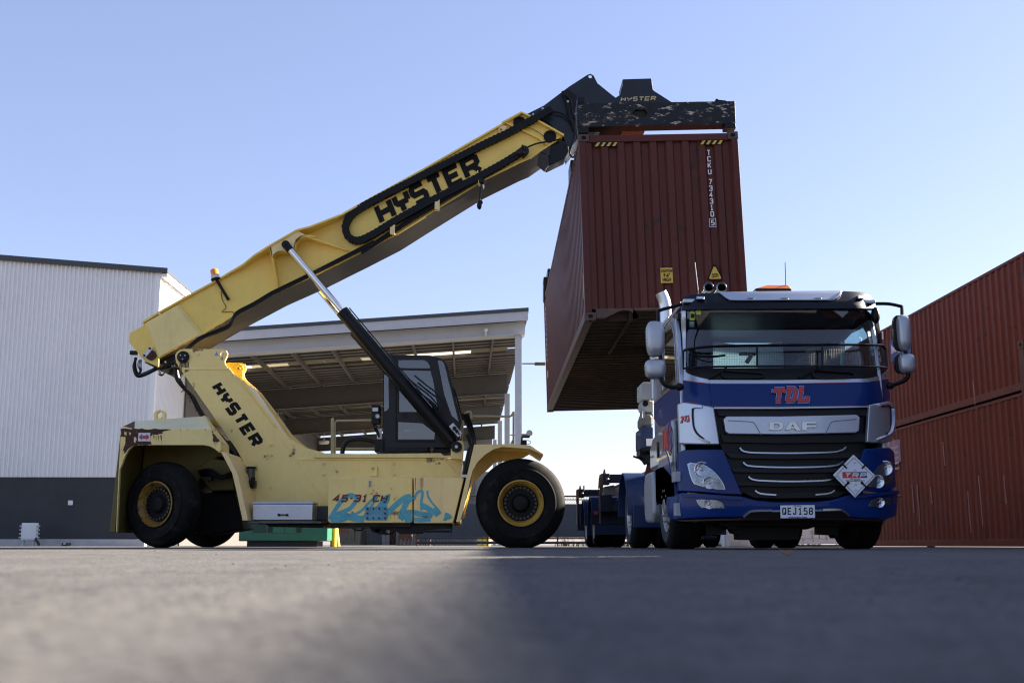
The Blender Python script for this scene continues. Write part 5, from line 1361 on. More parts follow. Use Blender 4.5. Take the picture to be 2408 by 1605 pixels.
# tool box of checker plate
q = D(r1((972, 1160), (1378, 1284)), 21.25)
tx = MB().box(q[0].x, q[1].x, 21.25, 21.85, q[1].z, q[0].z - .035).build('tool_box', M_ALU, rs, bevel=.012)
MB().hexa([(q[0].x - .008, 21.235, q[0].z - .03), (q[1].x + .008, 21.235, q[0].z - .03), (q[1].x + .008, 21.86, q[0].z - .03), (q[0].x - .008, 21.86, q[0].z - .03)], [(q[0].x - .004, 21.26, q[0].z + .012), (q[1].x + .004, 21.26, q[0].z + .012), (q[1].x + .004, 21.86, q[0].z + .012), (q[0].x - .004, 21.86, q[0].z + .012)]).build('lid', M_ALU, tx, bevel=.006)
mb = MB(); st = .036
nx, nz = int((q[1].x - q[0].x - .03) / st), int((q[0].z - q[1].z - .06) / st)
for i in range(nx):
    for j in range(nz):
        x, z = q[0].x + .03 + i * st, q[1].z + .025 + j * st; s = 1 if (i + j) % 2 else -1
        a = Vector((x, 21.2485, z)); d_ = Vector((.0155, 0, .0155 * s)); n_ = Vector((-.004 * s, 0, .004))
        mb.add([a - d_, a + n_, a + d_, a - n_, a + Vector((0, -.004, 0))], [(0, 1, 4), (1, 2, 4), (2, 3, 4), (3, 0, 4)])
mb.build('tread_pattern', mat('checker_bars', (.72, .73, .76), .3, .8), tx)
a, b_ = D(r1((1148, 1248), (1205, 1248)), 21.22)
mb = MB().box(a.x - .02, a.x + .02, 21.215, 21.249, a.z - .022, a.z + .022).box(b_.x - .02, b_.x + .02, 21.215, 21.249, a.z - .022, a.z + .022).box(a.x + .021, b_.x - .021, 21.205, 21.225, a.z - .012, a.z + .012); mb.build('handle', M_BLK, tx, bevel=.004)
q = D(r1((940, 1289), (1440, 1302)), 21.15); sp = MB().box(q[0].x, q[1].x, 21.15, 22.19, q[1].z - .012, q[0].z - .012).build('step', mat('grimy_blue_steel', (.10, .12, .15), .55, .3, var=.5, vscale=8), rs, bevel=.008)
q = D(r1((1390, 1187), (1452, 1284)), 21.9); MB().box(q[0].x, q[1].x + .1, 21.9, 22.19, q[1].z, q[0].z).build('side_panel', mat('slate_steel', (.05, .058, .07), .5, var=.3), rs, bevel=.006)
# washer bottle
q = D(r1((914, 920), (976, 1078)), 21.85); x0, x1 = q[0].x, q[1].x; zm = PY(r1((940, 1010))[0], 21.85).z
wb = MB().box(x0 - .03, x1, 21.85, 22.15, q[1].z + .04, zm).cyl(((x0 + x1) / 2 + .08, 21.84, q[1].z + .06), ((x0 + x1) / 2 + .08, 21.84, q[1].z + .24), .04, n=12).build('filter_housing', M_BLK, rs, bevel=.015)
MB().cyl(((x0 + x1) / 2, 22, zm + .002), ((x0 + x1) / 2, 22, q[0].z - .03), (x1 - x0) / 2 - .01, n=24).build('bowl', mat('smoky_plastic', (.09, .085, .06), .35, var=.3), wb)
MB().cyl(((x0 + x1) / 2, 22, q[0].z - .029), ((x0 + x1) / 2, 22, q[0].z + .01), (x1 - x0) / 2, n=24).build('lid', M_BLK, wb, bevel=.006)
# hoses at the rear of the tower and boom foot
mb = MB()
for k in range(4): mb.tube(smooth(D(r1((440 + 4 * k, 255 + 3 * k), (450 + 6 * k, 320), (490 + 7 * k, 375 + 6 * k), (545 + 6 * k, 430 + 5 * k), (590 + 5 * k, 520), (640 + 5 * k, 600), (760, 720 + 8 * k), (860, 850 + 6 * k), (915, 925)), PN - .05 + .05 * k), 5), .030)
rr = random.Random(6)
for k in range(9):
    x, z = 470 + k * 15, 340 + k * 22; mb.tube(D(r1((x, z), (x + rr.uniform(-18, 18), z + rr.uniform(15, 35)), (x + 20, z + 5)), PN - .09), .008, 5)
for k in range(3): mb.tube(smooth(D(r1((175 - 3 * k, 175), (158 + 5 * k, 240), (180 + 4 * k, 300 - 4 * k), (230, 295 - 6 * k), (300, 262 - 5 * k), (345, 240 - 4 * k), (420, 215)), BN + .05 + .08 * k), 6), .028)
for k in range(4): mb.tube(smooth(D(r1((195 + 6 * k, 190), (185 + 8 * k, 230), (200 + 4 * k, 265), (180 + 6 * k, 290)), BN), 4), .008, 5)
for k in range(3): mb.tube(smooth(D(r1((330 + 10 * k, 250), (325 + 8 * k, 285), (350, 300 - 5 * k), (372, 275), (378, 240)), BN - .02 * k), 4), .008, 5)
mb.build('hose_bundle', M_HOSE, rs)
mb = MB().px(r1((325, 185), (440, 150), (470, 235), (430, 240), (340, 262), (322, 235)), BN + .15, BF - .15).px(r1((430, 195), (470, 190), (475, 240), (440, 235)), BN - .02, BN + .1); mb.build('boom_foot', M_BLK, rs, bevel=.01)
mb = MB()
for q in ((375, 205), (420, 232), (340, 225), (437, 230)): v = PY(r1(q)[0], BN + .12); mb.cyl(v, v + Y_ * .06, .02, n=8)
mb.build('fitting', M_SILV, rs)
MB().px(r1((385, 285), (440, 240), (470, 250), (440, 290), (400, 292)), BN + .4, BF - .2).build('boom_foot_plate', M_GREASE, rs)
# ---------------- cab
CN, CF = 22.42, 24.02
so = r2((465, 790), (465, 168), (475, 160), (520, 155), (790, 160), (860, 178), (893, 203), (905, 225), (1000, 622), (985, 790))
w1 = r2((570, 190), (745, 190), (770, 202), (785, 230), (787, 248), (570, 245)); w2 = r2((578, 258), (790, 264), (808, 330), (845, 545), (575, 545)); w3 = r2((570, 612), (735, 622), (820, 688), (815, 732), (568, 732)); w4 = r2((472, 285), (503, 300), (506, 520), (490, 538), (472, 540))
w5 = r2((838, 190), (866, 194), (884, 215), (982, 612), (935, 570), (885, 430))
MB_ = MB().prism(xz(so, CN), CN, CN + .06, [xz(w1, CN), xz(w2, CN), xz(w3, CN), xz(w4, CN), xz(w5, CN)])
cab = MB_.build('cab', mat('black_cab_paint', (0.007, 0.0072, 0.008), .36, spec=.3, var=.2, vscale=3), rs, bevel=.008)
MB().prism(xz(so, CN), CF - .06, CF, [xz(w1, CN), xz(w2, CN), xz(w3, CN), xz(w4, CN), xz(w5, CN)]).build('far_side', MATS['black_cab_paint'], cab)
M_CABG = glass('cab_glass', (.32, .46, .54), 1.0, 1.65, minrefl=.06)
for w_ in (w1, w2, w3, w4, w5):
    for y_ in (CN + .025, CF - .035): MB().prism(xz(w_, CN), y_, y_ + .008).build('window', M_CABG, cab)
Pr = D(r2((465, 168), (520, 155), (790, 160), (860, 178), (893, 203)), CN)
mb = MB(); mb.loft([[p + Y_ * .061, p + Y_ * (CF - CN - .061), p + Vector((0, CF - CN - .061, -.05)), p + Vector((0, .061, -.05))] for p in Pr])
mb.build('roof', MATS['black_cab_paint'], cab, bevel=.008); mb = MB()
Pb = D(r2((466, 790), (985, 790)), CN); mb.loft([[p + Vector((0, .061, 0)), p + Vector((0, CF - CN - .061, 0)), p + Vector((0, CF - CN - .061, .05)), p + Vector((0, .061, .05))] for p in Pb])
a, b_ = D(r2((465, 790), (465, 560)), CN); mb.box(a.x + .001, a.x + .04, CN + .061, CF - .061, a.z, b_.z)
a, b_ = D(r2((985, 790), (1000, 622)), CN); mb.hexa([(a.x - .05, CN + .061, a.z), (a.x, CN + .061, a.z), (b_.x, CN + .061, b_.z), (b_.x - .05, CN + .061, b_.z)], [(a.x - .05, CF - .061, a.z), (a.x, CF - .061, a.z), (b_.x, CF - .061, b_.z), (b_.x - .05, CF - .061, b_.z)])
mb.build('floor', MATS['black_cab_paint'], cab, bevel=.008)
a, b_ = D(r2((1000, 620), (893, 205)), CN)
MB().hexa([Vector((a.x - .02, CN + .065, a.z)), Vector((b_.x - .02, CN + .065, b_.z)), Vector((b_.x - .02, CF - .065, b_.z)), Vector((a.x - .02, CF - .065, a.z))], [Vector((a.x - .012, CN + .065, a.z)), Vector((b_.x - .012, CN + .065, b_.z)), Vector((b_.x - .012, CF - .065, b_.z)), Vector((a.x - .012, CF - .065, a.z))]).build('windscreen', M_CABG, cab)
mb = MB(); mb.tube(D(r2((1003, 640), (985, 560), (945, 400), (905, 290)), CN + .3), .012).tube(D(r2((890, 385), (940, 378), (960, 400)), CN + .1), .012).tube(D(r2((955, 400), (975, 470), (1010, 600)), CN + .05), .014); mb.build('wiper', M_HOSE, cab)
mb = MB(); a = PY(r2((560, 700))[0], 23)
mb.box(a.x, a.x + .5, 22.9, 23.5, a.z - .25, a.z + .05).box(a.x - .1, a.x + .06, 22.9, 23.5, a.z + .02, a.z + .85).box(a.x - .08, a.x + .02, 23.05, 23.35, a.z + .88, a.z + 1.1); mb.build('seat', mat('dark_seat_fabric', (.02, .02, .022), .9), cab, bevel=.05)
mb = MB(); a = PY(r2((850, 560))[0], 23.2); mb.lathe([(.17 + .02 * math.cos(t), .02 * math.sin(t)) for t in [i * math.pi / 4 for i in range(9)]], a, (-.7, 0, .7), 24).cyl(a, a + Vector((.25, 0, -.5)), .035); mb.build('steering_wheel', M_HOSE, cab)
mb = MB(); a = D(r2((558, 258), (558, 750)), CN); mb.prism(xz(r2((553, 250), (560, 250), (560, 752), (553, 752)), CN), CN - .004, CN - .0005).prism(xz(r2((560, 744), (810, 744), (835, 752), (560, 752)), CN), CN - .004, CN - .0005); mb.build('door_seam', M_BLKDEC, cab)
v = PY(r2((620, 572))[0], CN); MB().lathe([(.05, 0), (.05, -.02), (.035, -.02), (.035, 0)], v, (0, 1, 0), 20).build('door_lock', M_BLK, cab)
v = PY(r2((632, 465))[0], 23.3); MB().ext([v + Vector(p) for p in ((-.04, 0, -.05), (.06, 0, -.05), (0, 0, .08))], (0, .02, 0)).build('green_tag', mat('green_tag', (.03, .5, .22), .5), cab)
q = D(r2((410, 730), (772, 818)), CN - .05); MB().box(q[0].x, q[0].x + .18, CN - .05, CF, q[1].z, q[0].z).box(q[0].x + .183, q[1].x, CN - .03, CF + .02, q[1].z, PY(r2((465, 785))[0], CN).z - .01).build('cab_base', M_BLK, cab, bevel=.01)
MB().px(r2((800, 820), (930, 820), (1000, 760), (990, 690), (840, 740)), CN + .1, CF - .1).build('cab_mount', M_BLK, cab)
q = D(r2((388, 498), (442, 630)), 22.3); bx = MB().box(q[0].x, q[1].x, 22.3, 22.6, q[1].z, q[0].z).build('junction_box', M_BLK, rs, bevel=.015)
q = D(r2((395, 516), (432, 542)), 22.29); MB().box(q[0].x, q[1].x, 22.285, 22.297, q[1].z, q[0].z).build('label', M_WHTDEC, bx)
v = PY(r2((430, 576))[0], 22.3); MB().lathe([(.045, 0), (.05, -.03), (.04, -.04), (.03, -.03), (.001, -.03)], v, (0, 1, 0), 18).build('lamp', M_SILV, bx)
mb = MB(); [mb.tube(smooth(D(r2((405 + 8 * k, 625), (400 + 10 * k, 650), (425 + 6 * k, 690), (440, 720)), 22.35)), .012) for k in range(3)]; mb.build('cable', M_HOSE, bx)
q = D(r2((426, 660), (458, 735)), 22.5); MB().box(q[0].x, q[1].x, 22.5, 22.53, q[1].z, q[0].z).build('bracket', M_SILV, bx)
# ---------------- deck, rails, lamp
q = D(r2((40, 856), (985, 856)), PN + .1); MB().box(q[0].x, q[1].x, PN + .061, PF - .061, q[0].z - .06, q[0].z - .02).build('deck', M_BLK, rs)
MB().tube(smooth(D(r2((188, 830), (195, 790), (215, 755), (250, 735), (330, 732), (412, 748)), PN + .25), 6), .045, 10).build('air_hose', M_HOSE, rs)
M_HR = mat('cream_handrail', (.55, .48, .28), .45, var=.1)
mb = MB(); y_ = 23.6
mb.tube(D(r2((116, 830), (117, 592), (122, 588), (127, 595), (126, 830)), y_), .02).tube(D(r2((137, 830), (137, 625), (150, 606), (400, 602)), y_ + .05), .022).tube(D(r2((140, 795), (410, 795)), y_), .02); mb.build('handrail', M_HR, rs)
mb = MB(); y_ = 22.7
mb.tube(smooth(D(r2((1003, 760), (1012, 600), (1020, 562), (1045, 545), (1068, 552), (1072, 592)), y_), 5), .022).tube(D(r2((1072, 575), (1330, 577), (1345, 570), (1358, 543), (1357, 770)), y_ + .7), .022).tube(D(r2((1340, 765), (1355, 738)), y_ + .2), .02); mb.build('handrail', M_HR, rs)
v = PY(r2((1466, 690))[0], SN + .4); wl = MB().cyl(v + Y_ * .02, v + Y_ * .09, .055, .04, n=20).build('work_lamp', M_BLK, rs)
MB().lathe([(.001, -.005), (.046, -.003), (.058, .008), (.058, .02)], v, (0, 1, 0), 20).build('lens', mat('lamp_glass', (.3, .32, .34), .15, .4), wl)
mb = MB().tube(D(r2((1466, 700), (1464, 716), (1415, 718), (1412, 768)), SN + .42), .016, 6, sq=(.02, .02)).box(v.x - .16, v.x - .05, SN + .38, SN + .5, v.z - .27, v.z - .13).tube(smooth(D(r2((1450, 738), (1475, 748), (1468, 762), (1450, 766)), SN + .42)), .006, 5)
mb.build('bracket', M_BLK, wl)
# ---------------- spreader on the boom nose
FS_ = KY + .02
M_SPR = mat('scraped_black_paint', (0.009, 0.010, 0.012), .45, spec=.3, var=.4, vscale=4, spots=.0, rvar=.15)
def scraped():
    m = M_SPR; n, l = m.node_tree.nodes, m.node_tree.links
    b = n['Principled BSDF']; src = b.inputs['Base Color'].links[0].from_socket
    g = n.new('ShaderNodeNewGeometry'); mp = n.new('ShaderNodeMapping'); mp.inputs['Rotation'].default_value = (0, R(-32), 0); mp.inputs['Scale'].default_value = (5.0, 1, 14.0)
    l.new(g.outputs['Position'], mp.inputs[0])
    t = n.new('ShaderNodeTexNoise'); t.inputs['Scale'].default_value = 1.25; t.inputs['Detail'].default_value = 10; t.inputs['Roughness'].default_value = .70
    l.new(mp.outputs[0], t.inputs['Vector'])
    r = n.new('ShaderNodeMapRange'); r.inputs[1].default_value = .588; r.inputs[2].default_value = .612; l.new(t.outputs[0], r.inputs[0])
    t2 = n.new('ShaderNodeTexNoise'); t2.inputs['Scale'].default_value = 3.5; t2.inputs['Detail'].default_value = 8; t2.inputs['Roughness'].default_value = .75; l.new(g.outputs['Position'], t2.inputs['Vector'])
    r2_ = n.new('ShaderNodeMapRange'); r2_.inputs[1].default_value = .57; r2_.inputs[2].default_value = .66; l.new(t2.outputs[0], r2_.inputs[0])
    xa = n.new('ShaderNodeMix'); xa.data_type = 'RGBA'; l.new(r2_.outputs[0], xa.inputs[0]); l.new(src, xa.inputs[6]); xa.inputs[7].default_value = (.06, .04, .025, 1)
    x = n.new('ShaderNodeMix'); x.data_type = 'RGBA'; l.new(r.outputs[0], x.inputs[0]); l.new(xa.outputs[2], x.inputs[6]); x.inputs[7].default_value = (.46, .39, .32, 1)
    l.new(x.outputs[2], b.inputs['Base Color'])
scraped()
ov = D(r5((650, 330), (668, 308), (730, 306), (748, 330), (730, 356), (668, 356)), FS_)
beam = MB().ext(D(r5((273, 266), (540, 258), (900, 256), (1335, 249), (1341, 397), (1250, 402), (360, 424), (277, 420)), FS_), (0, .05, 0), [ov])
sp = beam.build('spreader', M_SPR, rs, bevel=.008)
cr = D(r5((273, 266), (1335, 249), (1341, 397), (277, 420)), FS_)
MB().hexa([p + Y_ * .053 - Z_ * (.0 if i < 2 else -.0) for i, p in enumerate(cr)], [p + Y_ * .27 for p in cr]).build('beam_core', mat('grimy_beam', (.03, .022, .014), .6, spec=.2, var=.5), sp)
mb = MB().ext(D(r5((280, 421), (352, 419), (356, 462), (284, 466)), FS_), (0, .2, 0)).ext(D(r5((1265, 400), (1338, 398), (1343, 430), (1268, 432)), FS_), (0, .2, 0)).ext(D(r5((278, 225), (330, 222), (330, 263), (278, 264)), FS_ + .03), (0, .15, 0))
mb.ext(D(r5((1205, 236), (1215, 232), (1225, 240), (1280, 246), (1275, 251), (1210, 251)), FS_ + .1), (0, .1, 0)); mb.build('corner_guide', M_BLK, sp, bevel=.008)
YP = FS_ + .28
pl = z5((1165, 245), (1175, 230), (1740, 212), (1760, 225), (1768, 270), (1790, 440), (1810, 465), (2175, 698), (2400, 720), (950, 745), (1020, 610), (1130, 540), (1178, 480))
pls = MB().px(pl, YP, YP + .04).build('name_plate', M_BLKG, sp, bevel=.006)
mb = MB(); a = D(z5((1120, 540), (1172, 330), (1165, 245)), YP + .041); mb.loft([[p, p + X_ * .03, p + Vector((.03, .5, 0)), p + Y_ * .5] for p in a]); mb.build('side_gusset', M_BLKG, sp)
o = PY(z5((1122, 690))[0], YP); u = PY(z5((1842, 668))[0], YP) - o; vv = PY(z5((1138, 598))[0], YP) - o
mb = MB(); text(mb, 'HYSTER', o, u, vv, nrm, .019, .86, .004, GH); mb.build('lettering', mat('worn_gold_print', (.55, .44, .22), .55, var=.2, vscale=14), pls)
mb = MB()                                              # strips flaked out of the letters
for k, (a, b_) in enumerate((((1230, 600), (1330, 690)), ((1400, 660), (1480, 600)), ((1500, 600), (1470, 690)), ((1640, 640), (1710, 610)))):
    q = [(v.x, v.z) for v in D(z5(a, b_), YP)]; strokes(mb, [q], Vector((0, YP, 0)), X_, Z_, nrm, .006, .0062)
mb.build('flaked_print', M_BLKDEC, pls)
zb_ = kz + KH
mb = MB()
for x0, x1, y0, y1, m_ in ((kx + .32, kx + .66, FS_ + .33, FS_ + 11.4, 0),): mb.box(x0, x1, y0, y1, zb_ + .26, zb_ + .56)
mb.build('telescopic_beam', M_BLK, sp, bevel=.01)
mb = MB().box(kx + .35, kx + 1.05, FS_ + 3.4, FS_ + 8.8, zb_ + .2, zb_ + .62).box(kx + 1.35, kx + 2.05, FS_ + 3.4, FS_ + 8.8, zb_ + .2, zb_ + .62).box(kx + .3, kx + 2.1, FS_ + 5.2, FS_ + 7.0, zb_ + .621, zb_ + .75); mb.build('centre_frame', mat('slate_frame_paint', (.05, .07, .09), .5, var=.3), sp, bevel=.015)
MB().box(kx + .67, kx + 1.04, FS_ + .33, FS_ + 11.4, zb_ + .25, zb_ + .5).build('slide_plate', mat('orange_primer', (.20, .07, .028), .6, var=.3), sp)
MB().box(kx + .0, kx + KW, FS_ + 11.45, FS_ + 12.1, zb_ + .2, zb_ + .62).build('far_beam', M_SPR, sp, bevel=.01)
bx = PY(r6((66, 300))[0], KY + 11.9)
MB().box(bx.x - .01, bx.x + .14, FS_ + 11.5, FS_ + 12.0, zb_ - .15, zb_ + .42).build('flipper_arm', M_BLK, sp, bevel=.02)
MB().cyl((kx + 1.2, MID, zb_ + .751), (kx + 1.2, MID, zb_ + .95), .7, n=32).box(kx + .2, kx + 1.7, BN + .2, BF - .2, zb_ + .76, zb_ + 1.5).build('rotator', M_BLK, sp)
# ============================================================ THE TRUCK
M_TBLUE = mat('truck_blue_paint', (0.002, 0.027, 0.150), 0.35, spec=.15, coat=.18, var=.08, vscale=2, coatr=.03)
M_TBLUED = mat('dusty_blue_paint', (0.007, 0.024, 0.085), 0.5, spec=.25, coat=.15, var=.2, vscale=4, streak=.3, scol=(.06, .07, .09), sscale=5)
M_TSIL = mat('silver_truck_paint', (0.46, 0.50, 0.56), 0.32, .55, coat=.8, var=.06, vscale=3, coatr=.04)
M_TNAVY = mat('navy_visor_plastic', (0.003, 0.004, 0.010), 0.4, spec=.25, coat=.06, var=.2)
M_TBLK = mat('grille_black_plastic', (0.005, 0.005, 0.005), 0.45, spec=.25, var=.2)
M_TGRY = mat('grille_grey_plastic', (0.010, 0.010, 0.011), 0.5, spec=.3, var=.2)
M_TCHR = mat('satin_chrome', (0.34, 0.38, 0.43), 0.22, 1.0)
M_MIRS = mat('dull_silver_mirror_shell', (0.42, 0.44, 0.47), 0.36, .5, var=.1, vscale=9)
M_RED = mat('red_pinstripe', (0.35, 0.02, 0.03), 0.4)
M_TRED = mat('red_letter', (0.55, 0.045, 0.035), 0.4, var=.08)
M_LBLUE = mat('light_blue_outline', (0.30, 0.42, 0.72), 0.4)
M_TYRE = mat('truck_tyre_rubber', (0.008, 0.008, 0.008), 0.8, spec=.2, var=.4, vscale=9, bump=.1, bscale=60)
M_TYREG = mat('dusty_tyre_wall', (0.055, 0.058, 0.06), 0.8, spec=.2, var=.35, vscale=9)
M_DARKIN = mat('dark_cab_trim', (0.02, 0.023, 0.027), 0.8, var=.2)
M_LENS = glass('lamp_lens', (.85, .88, .9), .8, 1.35, minrefl=.03)
M_REFL = mat('lamp_reflector', (0.8, 0.82, 0.85), 0.12, 1.0, bump=.6, bscale=55)
M_WSG = glass('windscreen_glass', (.74, .84, .86), .9, 1.6, minrefl=.045)
XC, XL, XR_ = 3.345, 2.17, 4.53
def prof(z):
    T = ((0.2, 12.84), (0.45, 12.80), (0.8, 12.80), (1.0, 12.82), (1.5, 12.84), (1.72, 12.86), (1.95, 12.90), (2.56, 13.06), (2.60, 12.98), (2.66, 12.94), (2.80, 12.97), (2.95, 13.08), (3.2, 13.4))
    for (a, ya), (b_, yb_) in zip(T, T[1:]):
        if z <= b_: return ya + (yb_ - ya) * max(0, (z - a)) / (b_ - a)
    return 13.4
def fy_(x, z):
    d = abs(x - XC)
    return prof(z) + .04 * d * d + .30 * max(0, (d - .82) / .40) ** 2
def FSp(p, off=0.0):
    y = 12.85
    for _ in range(6):
        v = PY(p, y); y = fy_(v.x, v.z) - off
    return PY(p, y)
tk = thing('truck', 'blue and silver tractor truck facing the camera under the hanging container', 'truck', (XC, 15.4, 0))
def panel(name, m, tops, bots, off=0.0, th=.03, n=28, rows=5, parent=tk, bevel=0.0, ang=35):
    a, b_ = resample([(x, y, 0) for x, y in tops], n), resample([(x, y, 0) for x, y in bots], n)
    rings = []
    for p, q in zip(a, b_):
        col = [p.lerp(q, j / rows) for j in range(rows + 1)]
        f_ = [FSp((c.x, c.y), off) for c in col]
        rings.append(f_ + [v + Vector((0, th, 0)) for v in reversed(f_)])
    return MB().loft(rings).build(name, m, parent, bevel=bevel, ang=ang)
def fpoly(name, m, pts, off, th, parent, bevel=0.0, mb=None):
    v = [FSp(p, off) for p in pts]
    mb = mb or MB(); mb.ext(v, (0, th, 0))
    return mb.build(name, m, parent, bevel=bevel) if name else mb
def fline(mb, pts, w_, off, th=.01, n=4):
    v = [FSp((p.x, p.y), off) for p in smooth([(x, y, 0) for x, y in pts], n)]
    mb.tube(v, 1, sq=(w_ / 2, th / 2) if False else (th, w_ / 2)); return mb
def sidep(pts, x): return [PXX(p, x) for p in pts]
# ---- cab shell
ZR, ZF = 2.885, 1.02
cabb = MB()
wr = [(14.02, 1.98), (13.36, 1.98), (13.44, 2.52), (13.62, 2.66), (14.2, 2.68), (14.5, 2.64), (14.54, 1.98)]
outer = [(13.12, ZF), (15.28, ZF), (15.28, 2.72), (13.6, 2.76), (13.36, 2.70), (13.26, 2.5), (13.14, 1.95)]
for x0, x1 in ((XL, XL + .05), (XR_ - .05, XR_)):
    cabb.ext([(x0, y, z) for y, z in outer], (x1 - x0, 0, 0), [[(x0, y, z) for y, z in wr]])
rw = [(XC - .36, 2.40), (XC + .56, 2.40), (XC + .56, 2.80), (XC - .36, 2.80)]
cabb.prism([(XL + .052, ZF), (XR_ - .052, ZF), (XR_ - .052, ZR - .03), (XL + .052, ZR - .03)], 15.22, 15.28, [rw])
cabb.hexa([(XL + .051, 13.05, ZR - .06), (XR_ - .051, 13.05, ZR - .06), (XR_ - .051, 15.219, ZR - .05), (XL + .051, 15.219, ZR - .05)], [(XL + .051, 13.05, ZR - .012), (XR_ - .051, 13.05, ZR - .012), (XR_ - .051, 15.219, ZR - .002), (XL + .051, 15.219, ZR - .002)])
cabb.box(XL + .051, XR_ - .051, 13.14, 15.219, ZF, ZF + .05)
cb_ = cabb.build('cab', M_TSIL, tk, bevel=.012)
MB().box(XL + .054, XL + .075, 13.3, 15.215, ZF + .055, 1.94).box(XR_ - .075, XR_ - .054, 13.3, 15.215, ZF + .055, 1.94).box(XL + .08, XC - .37, 15.19, 15.215, ZF + .06, 2.80).box(XC + .57, XR_ - .08, 15.19, 15.215, ZF + .06, 2.80).box(XC - .369, XC + .569, 15.19, 15.215, ZF + .06, 2.39).box(XL + .08, XR_ - .08, 13.2, 15.18, ZR - .10, ZR - .07).build('cab_lining', M_DARKIN, cb_)
for x0 in (XL + .015, XR_ - .03):
    MB().ext([(x0, y, z) for y, z in wr], (.006, 0, 0)).build('side_window', M_WSG, cb_)
MB().box(XC - .36, XC + .56, 15.235, 15.242, 2.40, 2.80).build('rear_window', M_WSG, cb_)
M_BLIND = translucent('white_curtain', (.8, .84, .88)); M_BLIND.node_tree.nodes['Mix Shader'].inputs[0].default_value = .7
bl = MB(); bl.loft([[Vector((XC - .38 + .95 * i / 10, 15.16 - .03 * math.sin(i * .314), 2.38)), Vector((XC - .38 + .95 * i / 10, 15.16 - .03 * math.sin(i * .314), 2.69 + .06 * abs(i / 5 - 1) ** 2)), Vector((XC - .38 + .95 * i / 10, 15.172 - .03 * math.sin(i * .314), 2.69 + .06 * abs(i / 5 - 1) ** 2)), Vector((XC - .38 + .95 * i / 10, 15.172 - .03 * math.sin(i * .314), 2.38))] for i in range(11)])
bl.build('sun_blind', M_BLIND, cb_)
# window surrounds and door on the near (left) side
wo = [(v[0], v[1]) for v in wr]; c_ = (13.95, 2.28)
big = [((y - c_[0]) * 1.07 + c_[0], (z - c_[1]) * 1.12 + c_[1]) for y, z in wo]
for x0 in (XL - .012, XR_ + .002):
    mb = MB(); mb.ext([(x0, y, z) for y, z in big], (.010, 0, 0), [[(x0, y, z) for y, z in wo]])
    mb.build('window_frame', M_TCHR, cb_, bevel=.003)
mb = MB(); s1 = [(13.16, 1.90), (15.26, 1.90), (15.26, 1.72), (14.8, 1.56), (14.4, 1.52), (13.14, 1.53)]
mb.ext([(XL - .006, y, z) for y, z in s1], (.005, 0, 0)); mb.build('blue_side_stripe', M_TBLUE, cb_); MB().ext([(XR_ + .001, y, z) for y, z in s1], (.005, 0, 0)).build('blue_side_stripe', M_TBLUE, cb_)
mb = MB()
for o_ in (0, .004): mb.tube([(XL - .008, y, z - (.0)) for y, z in s1[2:]], .006, 4)
mb.tube([(XL - .008, y, z + .004) for y, z in s1[:2]], .006, 4); mb.build('pinstripe', M_RED, cb_)
for x0, s in ((XL - .012, -1), (XR_ + .001, 1)):
    lo_ = [(13.36, 1.50), (14.6, 1.46), (15.0, 1.42), (15.26, 1.30), (15.26, 1.02), (14.3, 1.02), (14.05, .98), (13.75, .84), (13.4, .80), (13.36, .86)]
    MB().ext([(x0 - (.06 if s < 0 else 0), y, z) for y, z in lo_], (.07, 0, 0)).build('lower_door', mat('silver_dark_reflection', (0.27, 0.30, 0.33), 0.35, .5, coat=.5, var=.08), cb_, bevel=.055, seg=4)  # darker copy of the silver, standing for dim reflections on the doors
    MB().box(x0 - (.075 if s < 0 else -.071), x0 - (.061 if s < 0 else -.085), 14.42, 14.52, 1.13, 1.33).build('door_handle', M_TBLK, cb_, bevel=.008)
xs2 = XL - .073
mb = MB(); O_ = Vector((xs2, 14.12, 1.17)); LF = Vector((-1, 0, 0))
text(mb, 'TDL', O_, (0, -.50, 0), (0, -.02, .26), LF, .075, .92); mb.build('lettering', M_TRED, cb_)
mb = MB(); ring = [(.15 * math.cos(t * .349), .19 * math.sin(t * .349)) for t in range(19)]; ring2 = [(.115 * math.cos(t * .349), .15 * math.sin(t * .349)) for t in range(19)]
strokes(mb, [ring], Vector((xs2, 13.5, 1.28)), Vector((0, -1, 0)), Z_, LF, .02); strokes(mb, [[(-.05, .08), (.03, .02)], [(-.03, -.06), (.05, .0)], [(0, .1), (0, .04)]], Vector((xs2, 13.5, 1.28)), Vector((0, -1, 0)), Z_, LF, .025); mb.build('badge_ring', mat('blue_print_gloss', (.02, .07, .35), .4), cb_)
mb = MB(); strokes(mb, [ring2], Vector((xs2, 13.5, 1.28)), Vector((0, -1, 0)), Z_, LF, .01); mb.build('badge_ring_inner', M_TRED, cb_)
mb = MB(); text(mb, 'SD GROUP', (xs2, 14.0, .93), (0, -.3, 0), (0, 0, .035), LF, .008); text(mb, 'CF', (xs2, 13.45, .95), (0, -.17, 0), (0, 0, .05), LF, .012); mb.build('small_lettering', mat('dark_blue_print', (.03, .05, .15), .5), cb_)
